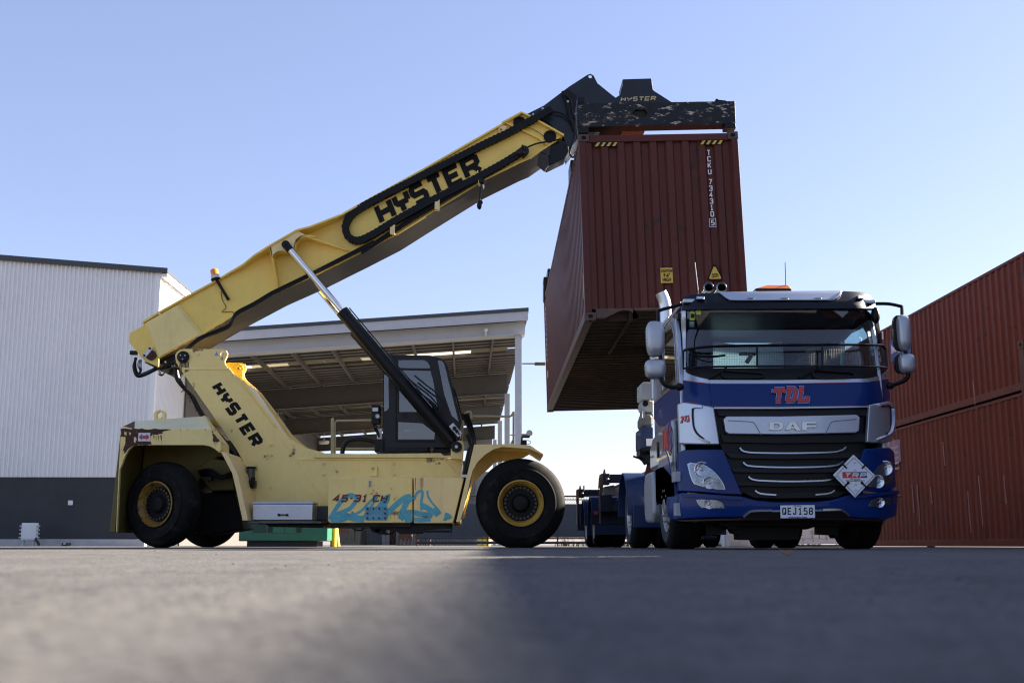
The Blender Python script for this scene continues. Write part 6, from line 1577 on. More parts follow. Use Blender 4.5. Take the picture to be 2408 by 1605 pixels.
# ---- visor, roof, lights on top
vis = panel('sun_visor', M_TNAVY, b1((425, 345), (440, 318), (480, 306), (700, 292), (1200, 284), (1680, 280), (1850, 290), (1905, 312), (1930, 345)), b1((413, 432), (425, 434), (500, 430), (700, 428), (1200, 426), (1680, 424), (1850, 424), (1930, 424), (1953, 422)), .06, .10, 36, 6, tk, .01)
panel('visor_panel', M_TSIL, b1((700, 291), (900, 286), (1200, 282), (1450, 279), (1682, 277)), b1((775, 345), (840, 356), (1200, 355), (1560, 354), (1640, 332)), .075, .03, 26, 5, vis, .006)
mb = MB(); fline(mb, b1((712, 296), (740, 318), (775, 342), (840, 354), (1200, 353), (1560, 352), (1615, 345), (1650, 325), (1680, 284)), .012, .082, .005); mb.build('visor_trim', M_TCHR, vis)
for x, z in ((958, 341), (1226, 341), (1492, 340)):
    q = b1((x - 30, z), (x - 22, z - 9), (x + 22, z - 9), (x + 30, z), (x + 22, z + 9), (x - 22, z + 9))
    l_ = fpoly('roof_marker_lamp', M_TCHR, q, .088, .02, vis, .003); q2 = b1((x - 16, z - 4), (x + 16, z - 4), (x + 16, z + 4), (x - 16, z + 4)); fpoly('lens', mat('marker_lens', (.2, .2, .22), .2), q2, .092, .005, l_)
for x, z in ((562, 335), (1838, 328)):
    q = b1((x - 34, z - 12), (x + 34, z - 12), (x + 32, z + 12), (x - 32, z + 12)); l_ = fpoly('corner_marker_lamp', M_TCHR, q, .115, .07, vis, .005); fpoly('lens', mat('white_marker_lens', (.7, .72, .75), .15), b1((x - 24, z - 6), (x + 24, z - 6), (x + 24, z + 6), (x - 24, z + 6)), .119, .005, l_)
mb = MB()
rt = []
for i in range(25):
    x = XL + .02 + (XR_ - XL - .04) * i / 24; d = abs(x - XC) / 1.25
    y0 = fy_(x, 2.84) + .01
    rt.append([Vector((x, y0, 2.80 - .10 * d ** 6)), Vector((x, y0 + .15, 2.865 - .15 * d ** 6)), Vector((x, 15.0, 2.895 - .17 * d ** 6)), Vector((x, 15.28, 2.80 - .1 * d ** 6)), Vector((x, 15.26, 2.74 - .1 * d ** 6)), Vector((x, y0 + .03, 2.74 - .1 * d ** 6))])
mb.loft(rt); mb.build('roof', M_TNAVY, cb_)
q0, q1 = PY(b1((988, 270))[0], 13.6), PY(b1((1272, 240))[0], 13.6)
lb_ = MB().prism([(q0.x, q0.z - .03), (q1.x, q0.z - .03), (q1.x, q0.z), (q0.x, q0.z)], 13.55, 13.85).build('lightbar', M_TBLK, tk, bevel=.006)
MB().hexa([(q0.x + .002, 13.55, q0.z + .002), (q1.x - .002, 13.55, q0.z + .002), (q1.x - .002, 13.85, q0.z + .002), (q0.x + .002, 13.85, q0.z + .002)], [(q0.x + .16, 13.6, q1.z + .01), (q1.x - .02, 13.6, q1.z + .01), (q1.x - .02, 13.8, q1.z + .01), (q0.x + .16, 13.8, q1.z + .01)]).build('amber_cover', M_ORANGE, lb_, bevel=.012)
mb = MB()
for k in range(9): x = q0.x + .16 + k * (q1.x - q0.x - .2) / 8; mb.box(x - .008, x + .008, 13.62, 13.78, q0.z + .003, q1.z - .003)
for x, z in ((627, 254), (729, 254)):
    v = PY(b1((x, z))[0], 13.5)
    h = MB().lathe([(.058, .004), (.048, .0), (.034, .06), (.019, .16), (.008, .26), (.02, .5), (.03, .52), (.03, .4), (.038, .16), (.053, .04), (.058, .004)], v, (0, 1, 0), 24).lathe([(.060, -.004), (.065, 0), (.063, .02), (.055, .03)], v, (0, 1, 0), 24).build('air_horn', mat('blued_chrome', (.25, .30, .34), .22, 1.0), tk)
    MB().lathe([(.001, .2), (.02, .2)], v, (0, 1, 0), 12).cyl(v + Vector((0, .15, -.03)), Vector((v.x, v.y + .15, 2.86)), .012, n=8).build('bracket', M_TBLK, h)
for a, b_, lab in (((518, 58), (546, 300), 0), ((1231, 55), (1236, 240), 1)):
    MB().tube([PY(b1(b_)[0], 13.6), PY(b1(a)[0], 13.6)], .005, 6).cyl(PY(b1(b_)[0], 13.6) - Z_ * .05, PY(b1(b_)[0], 13.6), .014, n=8).build('aerial', mat('aerial_grey', (.4, .4, .4), .4) if lab == 0 else M_TBLK, tk)
# ---- windscreen, pillars, guard
ws = panel('windscreen', M_WSG, b1((430, 420), (700, 418), (1200, 416), (1680, 414), (1932, 412)), b1((447, 905), (560, 930), (700, 940), (1200, 938), (1680, 934), (1900, 930), (2030, 900)), 0, .008, 30, 6)
for pts in (((412, 432), (446, 432), (452, 905), (444, 918), (428, 910)), ((1926, 424), (1953, 422), (2046, 905), (2040, 925), (2022, 905))):
    a = b1(*pts); panel('windscreen_pillar', M_TSIL if pts[0][0] < 1000 else M_TNAVY, [a[0], a[1]], [a[4], a[3]], .012, .06, 4, 8)
panel('windscreen_surround', M_TBLK, b1((444, 800), (446, 880), (700, 895), (1200, 888), (1680, 884), (2020, 880), (2026, 800)), b1((440, 905), (480, 945), (560, 968), (640, 985), (1200, 988), (1880, 976), (1990, 952), (2038, 905)), .010, .05, 40, 4)
for x0, x1, z0, z1 in ((620, 1050, 975, 905), (1340, 1760, 968, 905)):
    mb = MB(); fline(mb, b1((x0, z0), (x0 + 120, z1), (x0 + 150, z1 - 10)), .03, .035, .012); fline(mb, b1((x0 + 110, 905), (x0 + 130, 965), (x0 + 300, 970), (x1, 962), (x1, 930), (x0 + 260, 918), (x0 + 110, 905)), .022, .03, .01)
    mb.build('wiper', M_TBLK, tk)
gd = MB(); GO = .10
fline(gd, b1((428, 760), (440, 748), (520, 733), (720, 718), (1200, 710), (1680, 706), (1960, 708), (2000, 716), (2022, 742)), .022, GO, .011)
fline(gd, b1((425, 900), (440, 893), (560, 885), (720, 880), (1200, 876), (1680, 876), (1960, 880), (2036, 886)), .016, GO, .008)
for x in (1010, 1524): fline(gd, b1((x, 708), (x, 880)), .022, GO, .010)
fline(gd, b1((428, 760), (426, 900)), .02, GO, .01); fline(gd, b1((2022, 742), (2036, 886)), .02, GO, .01)
fline(gd, b1((470, 745), (520, 790), (640, 800), (760, 790)), .02, GO - .02, .008)
gdo = gd.build('stone_guard', M_TBLK, tk)
mb = MB()
for k in range(1, 13):
    z = 712 + k * 13; v = [FSp(p, GO) for p in b1((470 - k, z + 12), (720, z + 3), (1200, z - 2), (1680, z - 4), (2010 + k, z + 4))]; mb.tube(resample(v, 14), .0013, 3)
for k in range(117):
    x = 475 + k * 13.2; v0, v1 = FSp(b1((x, 730 if x < 700 or x > 1900 else 714))[0], GO), FSp(b1((x, 884))[0], GO); mb.tube([v0, v1], .0013, 3)
tag(mb.build('guard_mesh', M_TBLK, gdo), kind='stuff')
for pts, m_ in ((((478, 450), (516, 450), (516, 512), (478, 512)), 'yellow_green_sticker'), (((476, 522), (512, 522), (512, 570), (476, 570)), 'pale_sticker'), (((530, 432), (568, 432), (568, 468), (530, 468)), 'yellow_green_sticker'),
                (((1885, 602), (1940, 600), (1948, 640), (1890, 642)), 'pale_sticker'), (((1893, 655), (1952, 652), (1960, 690), (1898, 694)), 'pale_sticker'), (((1902, 722), (1972, 718), (1976, 745), (1906, 748)), 'pale_sticker'), (((1910, 765), (1980, 760), (1982, 790), (1914, 794)), 'pale_sticker')):
    s_ = fpoly('windscreen_sticker', mat(m_, (.42, .5, .04) if 'yellow' in m_ else (.36, .48, .5), .5, var=.2, vscale=40), b1(*pts), .0095, .002, ws)
    if pts[0] == (478, 450):
        mb = MB(); o = FSp(b1((485, 500))[0], .0125); text(mb, 'R', o, FSp(b1((512, 500))[0], .0125) - o, FSp(b1((485, 462))[0], .0125) - o, FRONT, .02, 1, .002); mb.build('lettering', M_BLKDEC, s_)
# ---- interior
for xx in (XC - .72, XC + .66):
    st_ = MB().box(xx - .24, xx + .24, 13.75, 14.25, 1.5, 1.66).build('seat', M_DARKIN, tk, bevel=.06, seg=3)
    MB().hexa([(xx - .24, 14.18, 1.6), (xx + .24, 14.18, 1.6), (xx + .24, 14.32, 1.6), (xx - .24, 14.32, 1.6)], [(xx - .2, 14.36, 2.25), (xx + .2, 14.36, 2.25), (xx + .2, 14.48, 2.25), (xx - .2, 14.48, 2.25)]).box(xx - .13, xx + .13, 14.38, 14.48, 2.27, 2.44).build('seat_back', M_DARKIN, st_, bevel=.05, seg=3)
c = PY(b1((940, 800))[0], 13.5)
c = Vector((XC + .66, 13.55, 1.98))
mb = MB().lathe([(.22 + .018 * math.cos(t), .018 * math.sin(t)) for t in [i * math.pi / 4 for i in range(9)]], c, (0, -.6, .8), 28).cyl(c, c + Vector((0, -.22, -.3)), .04).sph(c, (.06, .05, .04), 12, 8); mb.build('steering_wheel', M_TBLK, tk)
mb = MB().box(XL + .12, XR_ - .12, 13.18, 13.48, 1.6, 1.86).box(XC + .3, XR_ - .2, 13.2, 13.46, 1.861, 1.95); mb.build('dashboard', M_DARKIN, tk, bevel=.04, seg=3)
q = D(b1((870, 768), (1003, 790)), 13.9); mb = MB().box(q[0].x, q[1].x, 13.9, 13.95, q[1].z, q[0].z); q = D(b1((965, 790), (925, 850)), 13.9); mb.tube([q[0], q[1]], .03); mb.build('arm_rest', M_TBLK, tk, bevel=.01)
# ---- silver strip, blue band, lettering
panel('silver_strip', M_TSIL, b1((430, 905), (470, 940), (560, 966), (640, 984), (1200, 986), (1880, 974), (1990, 950), (2042, 905)), b1((428, 986), (500, 996), (640, 1012), (1200, 1012), (1884, 1000), (1990, 985), (2048, 968)), .022, .05, 40, 4)
bandT = b1((426, 988), (500, 998), (640, 1014), (1200, 1014), (1884, 1002), (1990, 987), (2048, 970)); bandB = b1((426, 1154), (540, 1172), (664, 1194), (1200, 1194), (1888, 1184), (1980, 1170), (2062, 1144))
band = panel('front_panel', M_TBLUE, bandT, bandB, .024, .05, 44, 5)
for xx0, xx1, z0, z1 in ((630, 652, 1004, 1190), (1880, 1890, 1000, 1186)):
    mb = MB(); fline(mb, b1((xx0, z0), (xx1, z1)), .006, .0245, .003); mb.build('panel_gap', M_BLKDEC, band)
mb = MB()
for l in (bandT, bandB): fline(mb, l, .008, .026, .003, 3)
mb.build('pinstripe', M_RED, band)
panel('silver_lip', M_TSIL, b1((668, 1199), (1200, 1199), (1890, 1189)), b1((668, 1211), (1200, 1211), (1890, 1200)), .03, .05, 24, 2)
def tdl(O_, s, U_, V_, N_, w_, th, mb, lift=0.0):
    """bold slab letters leaning forward"""
    L_ = {'T': [[(.0, .86), (1.0, .86)], [(.52, .93), (.40, .07)], [(.14, .07), (.68, .07)], [(.03, .90), (-.02, .62)], [(.97, .90), (.92, .62)]],
          'D': [[(.32, .93), (.20, .07)], [(.04, .93), (.75, .92), (.95, .75), (.90, .35), (.70, .10), (.0, .07)]],
          'L': [[(.36, .93), (.24, .07)], [(.10, .93), (.62, .93)], [(.02, .07), (.92, .07), (.99, .40)]]}
    x = 0
    for ch in s:
        strokes(mb, [[(p[0] * U_.length * .295 + x, p[1] * V_.length) for p in l] for l in L_[ch]], O_, U_.normalized(), V_.normalized(), N_, w_, th, lift=lift); x += U_.length * .335
o = FSp(b1((1142, 1158))[0], .03); u = FSp(b1((1418, 1156))[0], .03) - o; vv = FSp(b1((1142, 1048))[0], .03) - o; vv.y = 0; u.y = 0
mb = MB(); tdl(o, 'TDL', u, vv, FRONT, .062, .004, mb); mb.build('lettering_outline', M_LBLUE, band)
mb = MB(); tdl(o, 'TDL', u, vv, FRONT, .048, .007, mb); mb.build('lettering_edge', mat('blue_letter_edge', (.02, .05, .3), .4), band)
mb = MB(); tdl(o, 'TDL', u, vv, FRONT, .034, .010, mb); mb.build('lettering', M_TRED, band)
# ---- grille
gl0 = b2((668, 200), (1200, 200), (1892, 188)); 
grL = b2((668, 200), (690, 330), (715, 470), (745, 540), (790, 660), (840, 790), (890, 870), (1000, 915))
grR = b2((1900, 186), (1890, 330), (1878, 470), (1862, 560), (1840, 660), (1800, 790), (1740, 860), (1610, 912))
a = resample([(x, y, 0) for x, y in grL], 22); c_ = resample([(x, y, 0) for x, y in grR], 22)
panel('grille', M_TBLK, [(v.x, v.y) for v in a], [(v.x, v.y) for v in c_], -.05, .05, 22, 24)
for zt_, zb2, l0, l1, r0, r1_ in ((205, 262, 690, 705, 1895, 1888), (405, 470, 720, 740, 1880, 1870), (555, 595, 760, 800, 1862, 1850), (668, 705, 800, 822, 1840, 1825), (775, 812, 838, 858, 1806, 1790), (862, 905, 900, 980, 1740, 1640)):
    panel('grille_slat', M_TGRY, b2((l0, zt_), (1200, zt_ + 6), (r0, zt_ - 4)), b2((l1, zb2), (1200, zb2 + 8), (r1_, zb2 - 2)), -.012, .06, 20, 3, bevel=.006)
for pts in (((873, 510), (888, 530), (915, 542), (1000, 551), (1300, 554), (1580, 547), (1650, 538), (1690, 524), (1710, 504)), ((900, 625), (920, 645), (960, 656), (1100, 664), (1300, 666), (1500, 662), (1620, 652), (1660, 640), (1692, 618)), ((942, 738), (960, 755), (1010, 768), (1150, 775), (1300, 777), (1500, 772), (1580, 764), (1620, 752)), ((994, 848), (1010, 862), (1050, 875), (1160, 884)), ((1470, 882), (1560, 874), (1600, 862), (1622, 846))):
    mb = MB(); fline(mb, b2(*pts), .014, .0, .008); mb.build('chrome_blade', M_TCHR, tk)
mb = MB()
for x0, x1, z in ((985, 1140, 812), (1170, 1330, 812), (1360, 1620, 806)): fline(mb, b2((x0, z), (x1, z)), .012, -.045, .004)
mb.build('radiator_gap', mat('dull_red', (.10, .008, .006), .6), tk)
bar = panel('badge_bar', M_TSIL, b2((745, 285), (752, 266), (765, 262), (1200, 262), (1800, 250), (1815, 254), (1825, 272)), b2((762, 385), (766, 398), (775, 403), (1200, 408), (1795, 394), (1808, 392), (1818, 375)), .045, .06, 30, 4, tk, .012)
mb = MB(); fline(mb, b2((778, 296), (900, 302), (965, 308), (990, 322), (1040, 408)), .010, .0475, .004); fline(mb, b2((1796, 284), (1680, 296), (1612, 304), (1590, 318), (1548, 404)), .010, .0475, .004); mb.build('bar_crease', mat('silver_shadow_gap', (.2, .22, .25), .4, .5), bar)
mb = MB()
for poly, hole in ((((1107, 306), (1190, 306), (1212, 316), (1220, 340), (1206, 366), (1180, 374), (1107, 373)), ((1145, 324), (1178, 324), (1188, 340), (1178, 356), (1145, 355))), (((1228, 373), (1268, 306), (1310, 306), (1362, 374), (1318, 374), (1306, 360), (1276, 360), (1268, 373)), ((1280, 346), (1302, 346), (1290, 328))), (((1366, 306), (1478, 304), (1478, 320), (1404, 322), (1404, 334), (1478, 333), (1478, 350), (1404, 351), (1404, 374), (1366, 374)), None)):
    v = [FSp(p, .06) for p in b2(*poly)]; y_ = min(p.y for p in v); v = [Vector((p.x, y_, p.z)) for p in v]
    mb.ext(v, (0, .02, 0), [[Vector((q.x, y_, q.z)) for q in (FSp(p, .06) for p in b2(*hole))]] if hole else ())
mb.build('chrome_lettering', mat('mirror_chrome', (.35, .35, .36), .08, 1.0), bar, bevel=.003)
# ---- corner deflectors
dl = panel('corner_deflector', M_TSIL, b2((384, 164), (430, 150), (480, 156), (560, 168), (668, 190)), b2((396, 478), (440, 482), (520, 484), (620, 486), (716, 486)), .055, .09, 22, 8, tk, .015)
mb = MB(); fline(mb, b2((574, 188), (520, 187), (494, 196), (488, 222), (490, 290), (500, 360), (525, 410), (570, 445), (632, 470)), .022, .07, .014); mb.build('deflector_rim', M_TSIL, dl)
mb = MB(); fline(mb, b2((560, 197), (515, 198), (503, 215), (503, 280), (512, 350), (540, 400), (590, 440)), .022, .058, .006); mb.build('deflector_slot', M_TBLK, dl)
mb = MB(); o = FSp(b2((404, 318))[0], .065); u = FSp(b2((476, 306))[0], .065) - o; vv = FSp(b2((406, 264))[0], .065) - o; text(mb, '272', o, u, vv, Vector((-.7, -.7, 0)), .022, .85, .004); mb.build('lettering', M_TRED, dl)
dr = panel('corner_deflector', M_TSIL, b2((1896, 172), (1960, 160), (2050, 146), (2080, 150), (2098, 175)), b2((1876, 468), (1930, 472), (2030, 470), (2060, 462), (2104, 400)), .055, .09, 22, 8, tk, .015)
mb = MB(); fline(mb, b2((1975, 172), (2040, 166), (2068, 172), (2084, 200), (2088, 300), (2078, 370), (2052, 410), (1955, 452)), .028, .07, .014); mb.build('deflector_rim', M_TSIL, dr)
mb = MB(); fline(mb, b2((2000, 186), (2046, 182), (2060, 200), (2064, 300), (2056, 360), (2030, 396)), .030, .058, .006); mb.build('deflector_slot', M_TBLK, dr)
# ---- lamp panels, bumper
lpn = panel('lamp_panel', M_TBLUE, b2((388, 552), (430, 528), (560, 522), (742, 524)), b2((384, 854), (560, 862), (760, 880), (895, 884)), .03, .10, 24, 8, tk, .012)
rpn = panel('lamp_panel', M_TBLUE, b2((1858, 520), (1960, 512), (2060, 508), (2095, 545)), b2((1735, 872), (1900, 866), (2040, 850), (2106, 820)), .03, .10, 24, 8, tk, .012)
hlL = b2((457, 640), (470, 628), (540, 636), (610, 655), (665, 692), (720, 755), (750, 805), (758, 842), (700, 840), (610, 826), (505, 795), (480, 735))
hlR = b2((2084, 612), (2050, 618), (2000, 636), (1960, 668), (1925, 720), (1895, 780), (1885, 824), (1940, 828), (2020, 812), (2070, 790), (2082, 740))
for pl_, par, sg in ((hlL, lpn, 1), (hlR, rpn, -1)):
    n_ = len(pl_); cx_, cz_ = sum(p[0] for p in pl_) / n_, sum(p[1] for p in pl_) / n_
    sh_ = lambda k, l: [(cx_ + (p[0] - cx_) * k, cz_ + (p[1] - cz_) * k) for p in l]
    tops_ = pl_[0:8] if sg > 0 else list(reversed(pl_[0:7])); bots_ = [pl_[0]] + list(reversed(pl_[7:])) if sg > 0 else pl_[6:] + [pl_[0]]
    hlo = panel('headlight', M_TCHR, sh_(1.0, tops_), sh_(1.0, bots_), .036, .02, 16, 5, par)
    panel('reflector', mat('headlight_bowl', (.50, .53, .56), .22, .9, var=.5, vscale=16, bump=.9, bscale=45), sh_(.93, tops_), sh_(.93, bots_), .040, .01, 16, 6, hlo)
    for (ex, ez, r_) in ((-.12, -.28, .08), (.10, .25, .07)):
        c = FSp((cx_ + sg * ex * 80, cz_ + ez * 60), .046)
        MB().lathe([(r_, -.004), (r_ * .85, .0), (r_ * .5, .004), (.02, .006), (.001, -.012)], c, (0, 1, 0), 20).lathe([(r_ * 1.08, -.006), (r_ * 1.0, -.010), (r_ * .95, -.004)], c, (0, 1, 0), 20).build('lamp_bowl', M_REFL, hlo)
    k_ = [FSp((cx_ + sg * t * 85, cz_ + (46 if sg > 0 else 44) + abs(t) * (10 if sg > 0 else -10) * (1 if t > 0 else -1)), .036) for t in (-.5, 0, .5)]
    MB().tube(k_, .018, 6).build('turn_lamp', mat('amber_tint', (.45, .22, .12), .2, .3), hlo)
    panel('lens', M_LENS, sh_(.985, tops_), sh_(.985, bots_), .066, .003, 16, 5, hlo)
bmp = panel('bumper', M_TBLUE, b2((392, 868), (560, 876), (760, 892), (900, 896), (1000, 925), (1160, 940), (1480, 938), (1610, 922), (1730, 884), (1900, 872), (2060, 852), (2120, 850)), b2((352, 1082), (470, 1072), (620, 1064), (890, 1062), (1000, 1062), (1160, 1062), (1480, 1060), (1610, 1060), (1740, 1062), (1900, 1072), (2030, 1080), (2112, 1050)), .05, .18, 48, 7, tk, .02)
panel('bumper_side', M_TBLUE, b2((312, 898), (360, 892), (395, 868)), b2((312, 1015), (340, 1072), (360, 1084)), .04, .2, 8, 6, tk, .015)
mb = MB(); fline(mb, b2((420, 884), (560, 890), (760, 905), (890, 912)), .05, .055, .02); fline(mb, b2((1760, 900), (1900, 886), (2060, 866), (2118, 866)), .05, .055, .02); mb.build('bumper_ridge', M_TBLUE, bmp)
for tp_, bt_ in ((((528, 924), (560, 918), (690, 926), (735, 946), (755, 988)), ((528, 926), (545, 960), (566, 982), (640, 988), (755, 990))), (((1888, 972), (1905, 930), (1935, 916), (2030, 906), (2062, 912)), ((1888, 974), (1940, 978), (2000, 974), (2064, 955), (2063, 914)))):
    tp_, bt_ = b2(*tp_), b2(*bt_); fg = panel('fog_lamp', mat('fog_bowl', (.34, .35, .35), .2, .8, var=.4, vscale=14, bump=.6, bscale=50), tp_, bt_, .056, .02, 12, 4, bmp)
    cx_, cz_ = sum(p[0] for p in tp_ + bt_) / 10, sum(p[1] for p in tp_ + bt_) / 10; c = FSp((cx_, cz_), .062)
    MB().lathe([(.055, -.004), (.045, .0), (.02, .004), (.001, -.01)], c, (0, 1, 0), 18).build('bulb_bowl', M_REFL, fg); panel('lens', M_LENS, tp_, bt_, .076, .003, 12, 4, fg)
panel('lower_intake', M_TBLK, b2((905, 1056), (950, 1020), (1130, 1010), (1530, 1006), (1690, 1010), (1735, 1050)), b2((905, 1064), (950, 1066), (1130, 1066), (1530, 1064), (1690, 1064), (1735, 1062)), .054, .05, 20, 3, bmp)
for pts in (((902, 1058), (935, 1028), (980, 1010), (1128, 1006)), ((1528, 1002), (1650, 1000), (1690, 1012), (1735, 1048))):
    mb = MB(); fline(mb, b2(*pts), .028, .066, .012); mb.build('bumper_trim', M_TCHR, bmp)
panel('bumper_trim', M_TSIL, b2((1128, 1003), (1300, 1003), (1528, 998)), b2((1128, 1018), (1300, 1018), (1528, 1012)), .062, .02, 8, 2, bmp)
panel('lower_lip', mat('dark_red_lip', (.035, .008, .008), .5), b2((360, 1084), (900, 1066), (1300, 1066), (1740, 1066), (2030, 1082)), b2((420, 1092), (900, 1082), (1300, 1080), (1740, 1080), (2020, 1092)), .02, .1, 24, 2)
# ---- number plate and the diamond board
q = [FSp(p, .085) for p in b2((1193, 966), (1466, 963), (1466, 1066), (1193, 1068))]; y_ = q[0].y
q = [Vector((p.x, y_, p.z)) for p in q]
npl = MB().ext(q, (0, .012, 0)).build('number_plate', mat('plate_white', (.75, .78, .80), .4), tk, bevel=.004)
o = PY(b2((1208, 1040))[0], y_); u = PY(b2((1450, 1039))[0], y_) - o; vv = PY(b2((1208, 984))[0], y_) - o
mb = MB(); text(mb, 'QEJ158', o, u, vv, FRONT, .0115, .74, .002); mb.build('lettering', M_BLKDEC, npl)
ftext('NEW ZEALAND', .012, PY(b2((1330, 971))[0], y_), X_, Z_, FRONT, 'small_lettering', M_BLKDEC, npl)
ftext('TRUCKS SOUTHPAC TRUCKS', .017, PY(b2((1330, 1060))[0], y_), X_, Z_, FRONT, 'small_lettering', mat('plate_blue', (.02, .05, .3), .5), npl, .0005, .9)
dm = b2((1772, 565), (1950, 735), (1785, 906), (1610, 726)); yd = FSp(dm[1], .1).y - .01
yd = min(FSp(p, .12).y for p in dm)
dv = [PY(p, yd) for p in dm]
dpl = MB().ext(dv, (0, .008, 0)).build('diamond_board', mat('board_white', (.78, .80, .84), .42, var=.06), tk, bevel=.012)
mid = sum(dv, Vector()) / 4
ins = [mid + (p - mid) * .86 for p in dv]
mb = MB(); loop = [(p.x - mid.x, p.z - mid.z) for p in ins] ; loop.append(loop[0]); strokes(mb, [loop], mid, X_, Z_, FRONT, .004); mb.build('frame_line', mat('board_grey', (.12, .13, .14), .4), dpl)
mb = MB()
for p in ins: mb.cyl(p - Y_ * .001, p - Y_ * .012, .012, n=12)
for (x, z) in ((1778, 625), (1780, 686), (1786, 800), (1788, 845)): v = PY(b2((x, z))[0], yd); mb.cyl(v, v - Y_ * .010, .009, n=10)
mb.build('rivet', M_TCHR, dpl)
mb = MB()
for (x, z), s in (((1703, 658), -1), ((1852, 660), 1), ((1713, 805), 1), ((1857, 806), -1)):
    v = PY(b2((x, z))[0], yd - .002); dd = Vector((s * .035, 0, .035 if True else 0)); mb.tube([v - dd * .6, v + dd * .8], .01, 6).sph(v + dd * .7, .016, 8, 6)
mb.build('board_clip', M_BLK, dpl)
q = b2((1683, 703), (1877, 702), (1878, 748), (1686, 750)); v = [PY(p, yd - .003) for p in q]
mb = MB().ext([v[0], v[0].lerp(v[1], .45), v[3].lerp(v[2], .80), v[3]], (0, .002, 0)); lg = mb.build('logo_red', M_TRED, dpl)
MB().ext([v[0].lerp(v[1], .455), v[1], v[2], v[3].lerp(v[2], .805)], (0, .002, 0)).build('logo_blue', mat('logo_blue_print', (.01, .05, .22), .5), dpl)
MB().ext([v[0] + Z_ * .0, v[1], v[1] - Z_ * .008, v[0] - Z_ * .008], (0, -.001, 0)).build('logo_bar', MATS['logo_blue_print'], dpl)
o = PY(b2((1696, 746))[0], yd - .003); u = PY(b2((1868, 746))[0], yd - .003) - o; vv = PY(b2((1706, 710))[0], yd - .003) - o
mb = MB(); text(mb, 'TRP', o, u, vv, FRONT, .014, .8, .003); mb.build('lettering', M_WHTDEC, dpl)
ftext('www.trp.co.nz', .020, PY(b2((1783, 760))[0], yd), X_, Z_, FRONT, 'small_lettering', M_BLKDEC, dpl)
ftext('TRP Assist 0800 22 55 77', .020, PY(b2((1783, 772))[0], yd), X_, Z_, FRONT, 'small_lettering', M_BLKDEC, dpl)
# ---- mirrors
def mirror(pts_main, pts_low, arm_top, arm_low, link, y, s):
    t_ = None
    for nm, pts in (('mirror', pts_main), ('wide_mirror', pts_low)):
        x0, z0, x1, z1 = pts
        p, q = PY(b1((x0, z0))[0], y), PY(b1((x1, z1))[0], y); cx_, cz_, hx_, hz_ = (p.x + q.x) / 2, (p.z + q.z) / 2, abs(q.x - p.x) / 2, abs(p.z - q.z) / 2
        def sq(k, yy, tp=1.0, e=3.6):
            out = []
            for i in range(28):
                a = 2 * math.pi * i / 28; c__, s__ = math.cos(a), math.sin(a)
                r_ = (abs(c__) ** e + abs(s__) ** e) ** (-1 / e)
                zz = hz_ * k * r_ * s__; ww = hx_ * k * r_ * c__ * (1 - .10 * (-(zz) / hz_) * .5 * tp)
                out.append(Vector((cx_ + ww, yy, cz_ + zz)))
            return out
        m_ = MB().loft([sq(.55, y - .06), sq(.80, y - .05), sq(.93, y - .025), sq(1.0, y + .02), sq(.99, y + .06)]).build(nm, M_MIRS, tk, ang=60)
        MB().loft([sq(.985, y + .061), sq(.97, y + .12), sq(.9, y + .14)]).build('back_shell', M_TBLK, m_, ang=60)
        if s > 0: MB().loft([[v + Vector((-.035, .03, 0)) for v in sq(.99, y + .0)], [v + Vector((-.035, .03, 0)) for v in sq(.97, y + .06)]]).build('inner_rim', M_TBLK, m_, ang=60)
    MB().tube(smooth(D(b1(*arm_top), y + .05), 5), .020).build('mirror_arm', M_TBLK, tk); MB().tube(D(b1(*link), y + .05), .024).build('mirror_link', M_TBLK, tk)
    mb = MB().tube(smooth(D(b1(*arm_low), y + .05), 5), .026)
    mb.sph(D(b1(arm_low[-1]), y + .05)[0], (.05, .06, .045), 10, 8)
    mb.build('mirror_arm', M_TBLK, tk)
mirror((133, 516, 285, 796), (125, 820, 292, 970), [(228, 530), (226, 455), (240, 435), (330, 410), (414, 386)], [(252, 965), (256, 990), (280, 1020), (330, 1040), (398, 1040)], [(245, 790), (248, 830)], 12.85, -1)
mirror((2112, 468, 2230, 752), (2130, 776, 2264, 930), [(1950, 382), (2050, 384), (2140, 402), (2152, 410), (2155, 480)], [(2205, 925), (2200, 960), (2170, 990), (2120, 1010), (2062, 1028)], [(2180, 750), (2186, 780)], 12.9, 1)
v = PY(b1((1945, 475))[0], 13.1); MB().sph((v.x, v.y, v.z), (.05, .06, .10), 14, 10).build('kerb_mirror', M_TBLK, tk)
v = FSp(b1((205, 1000))[0])
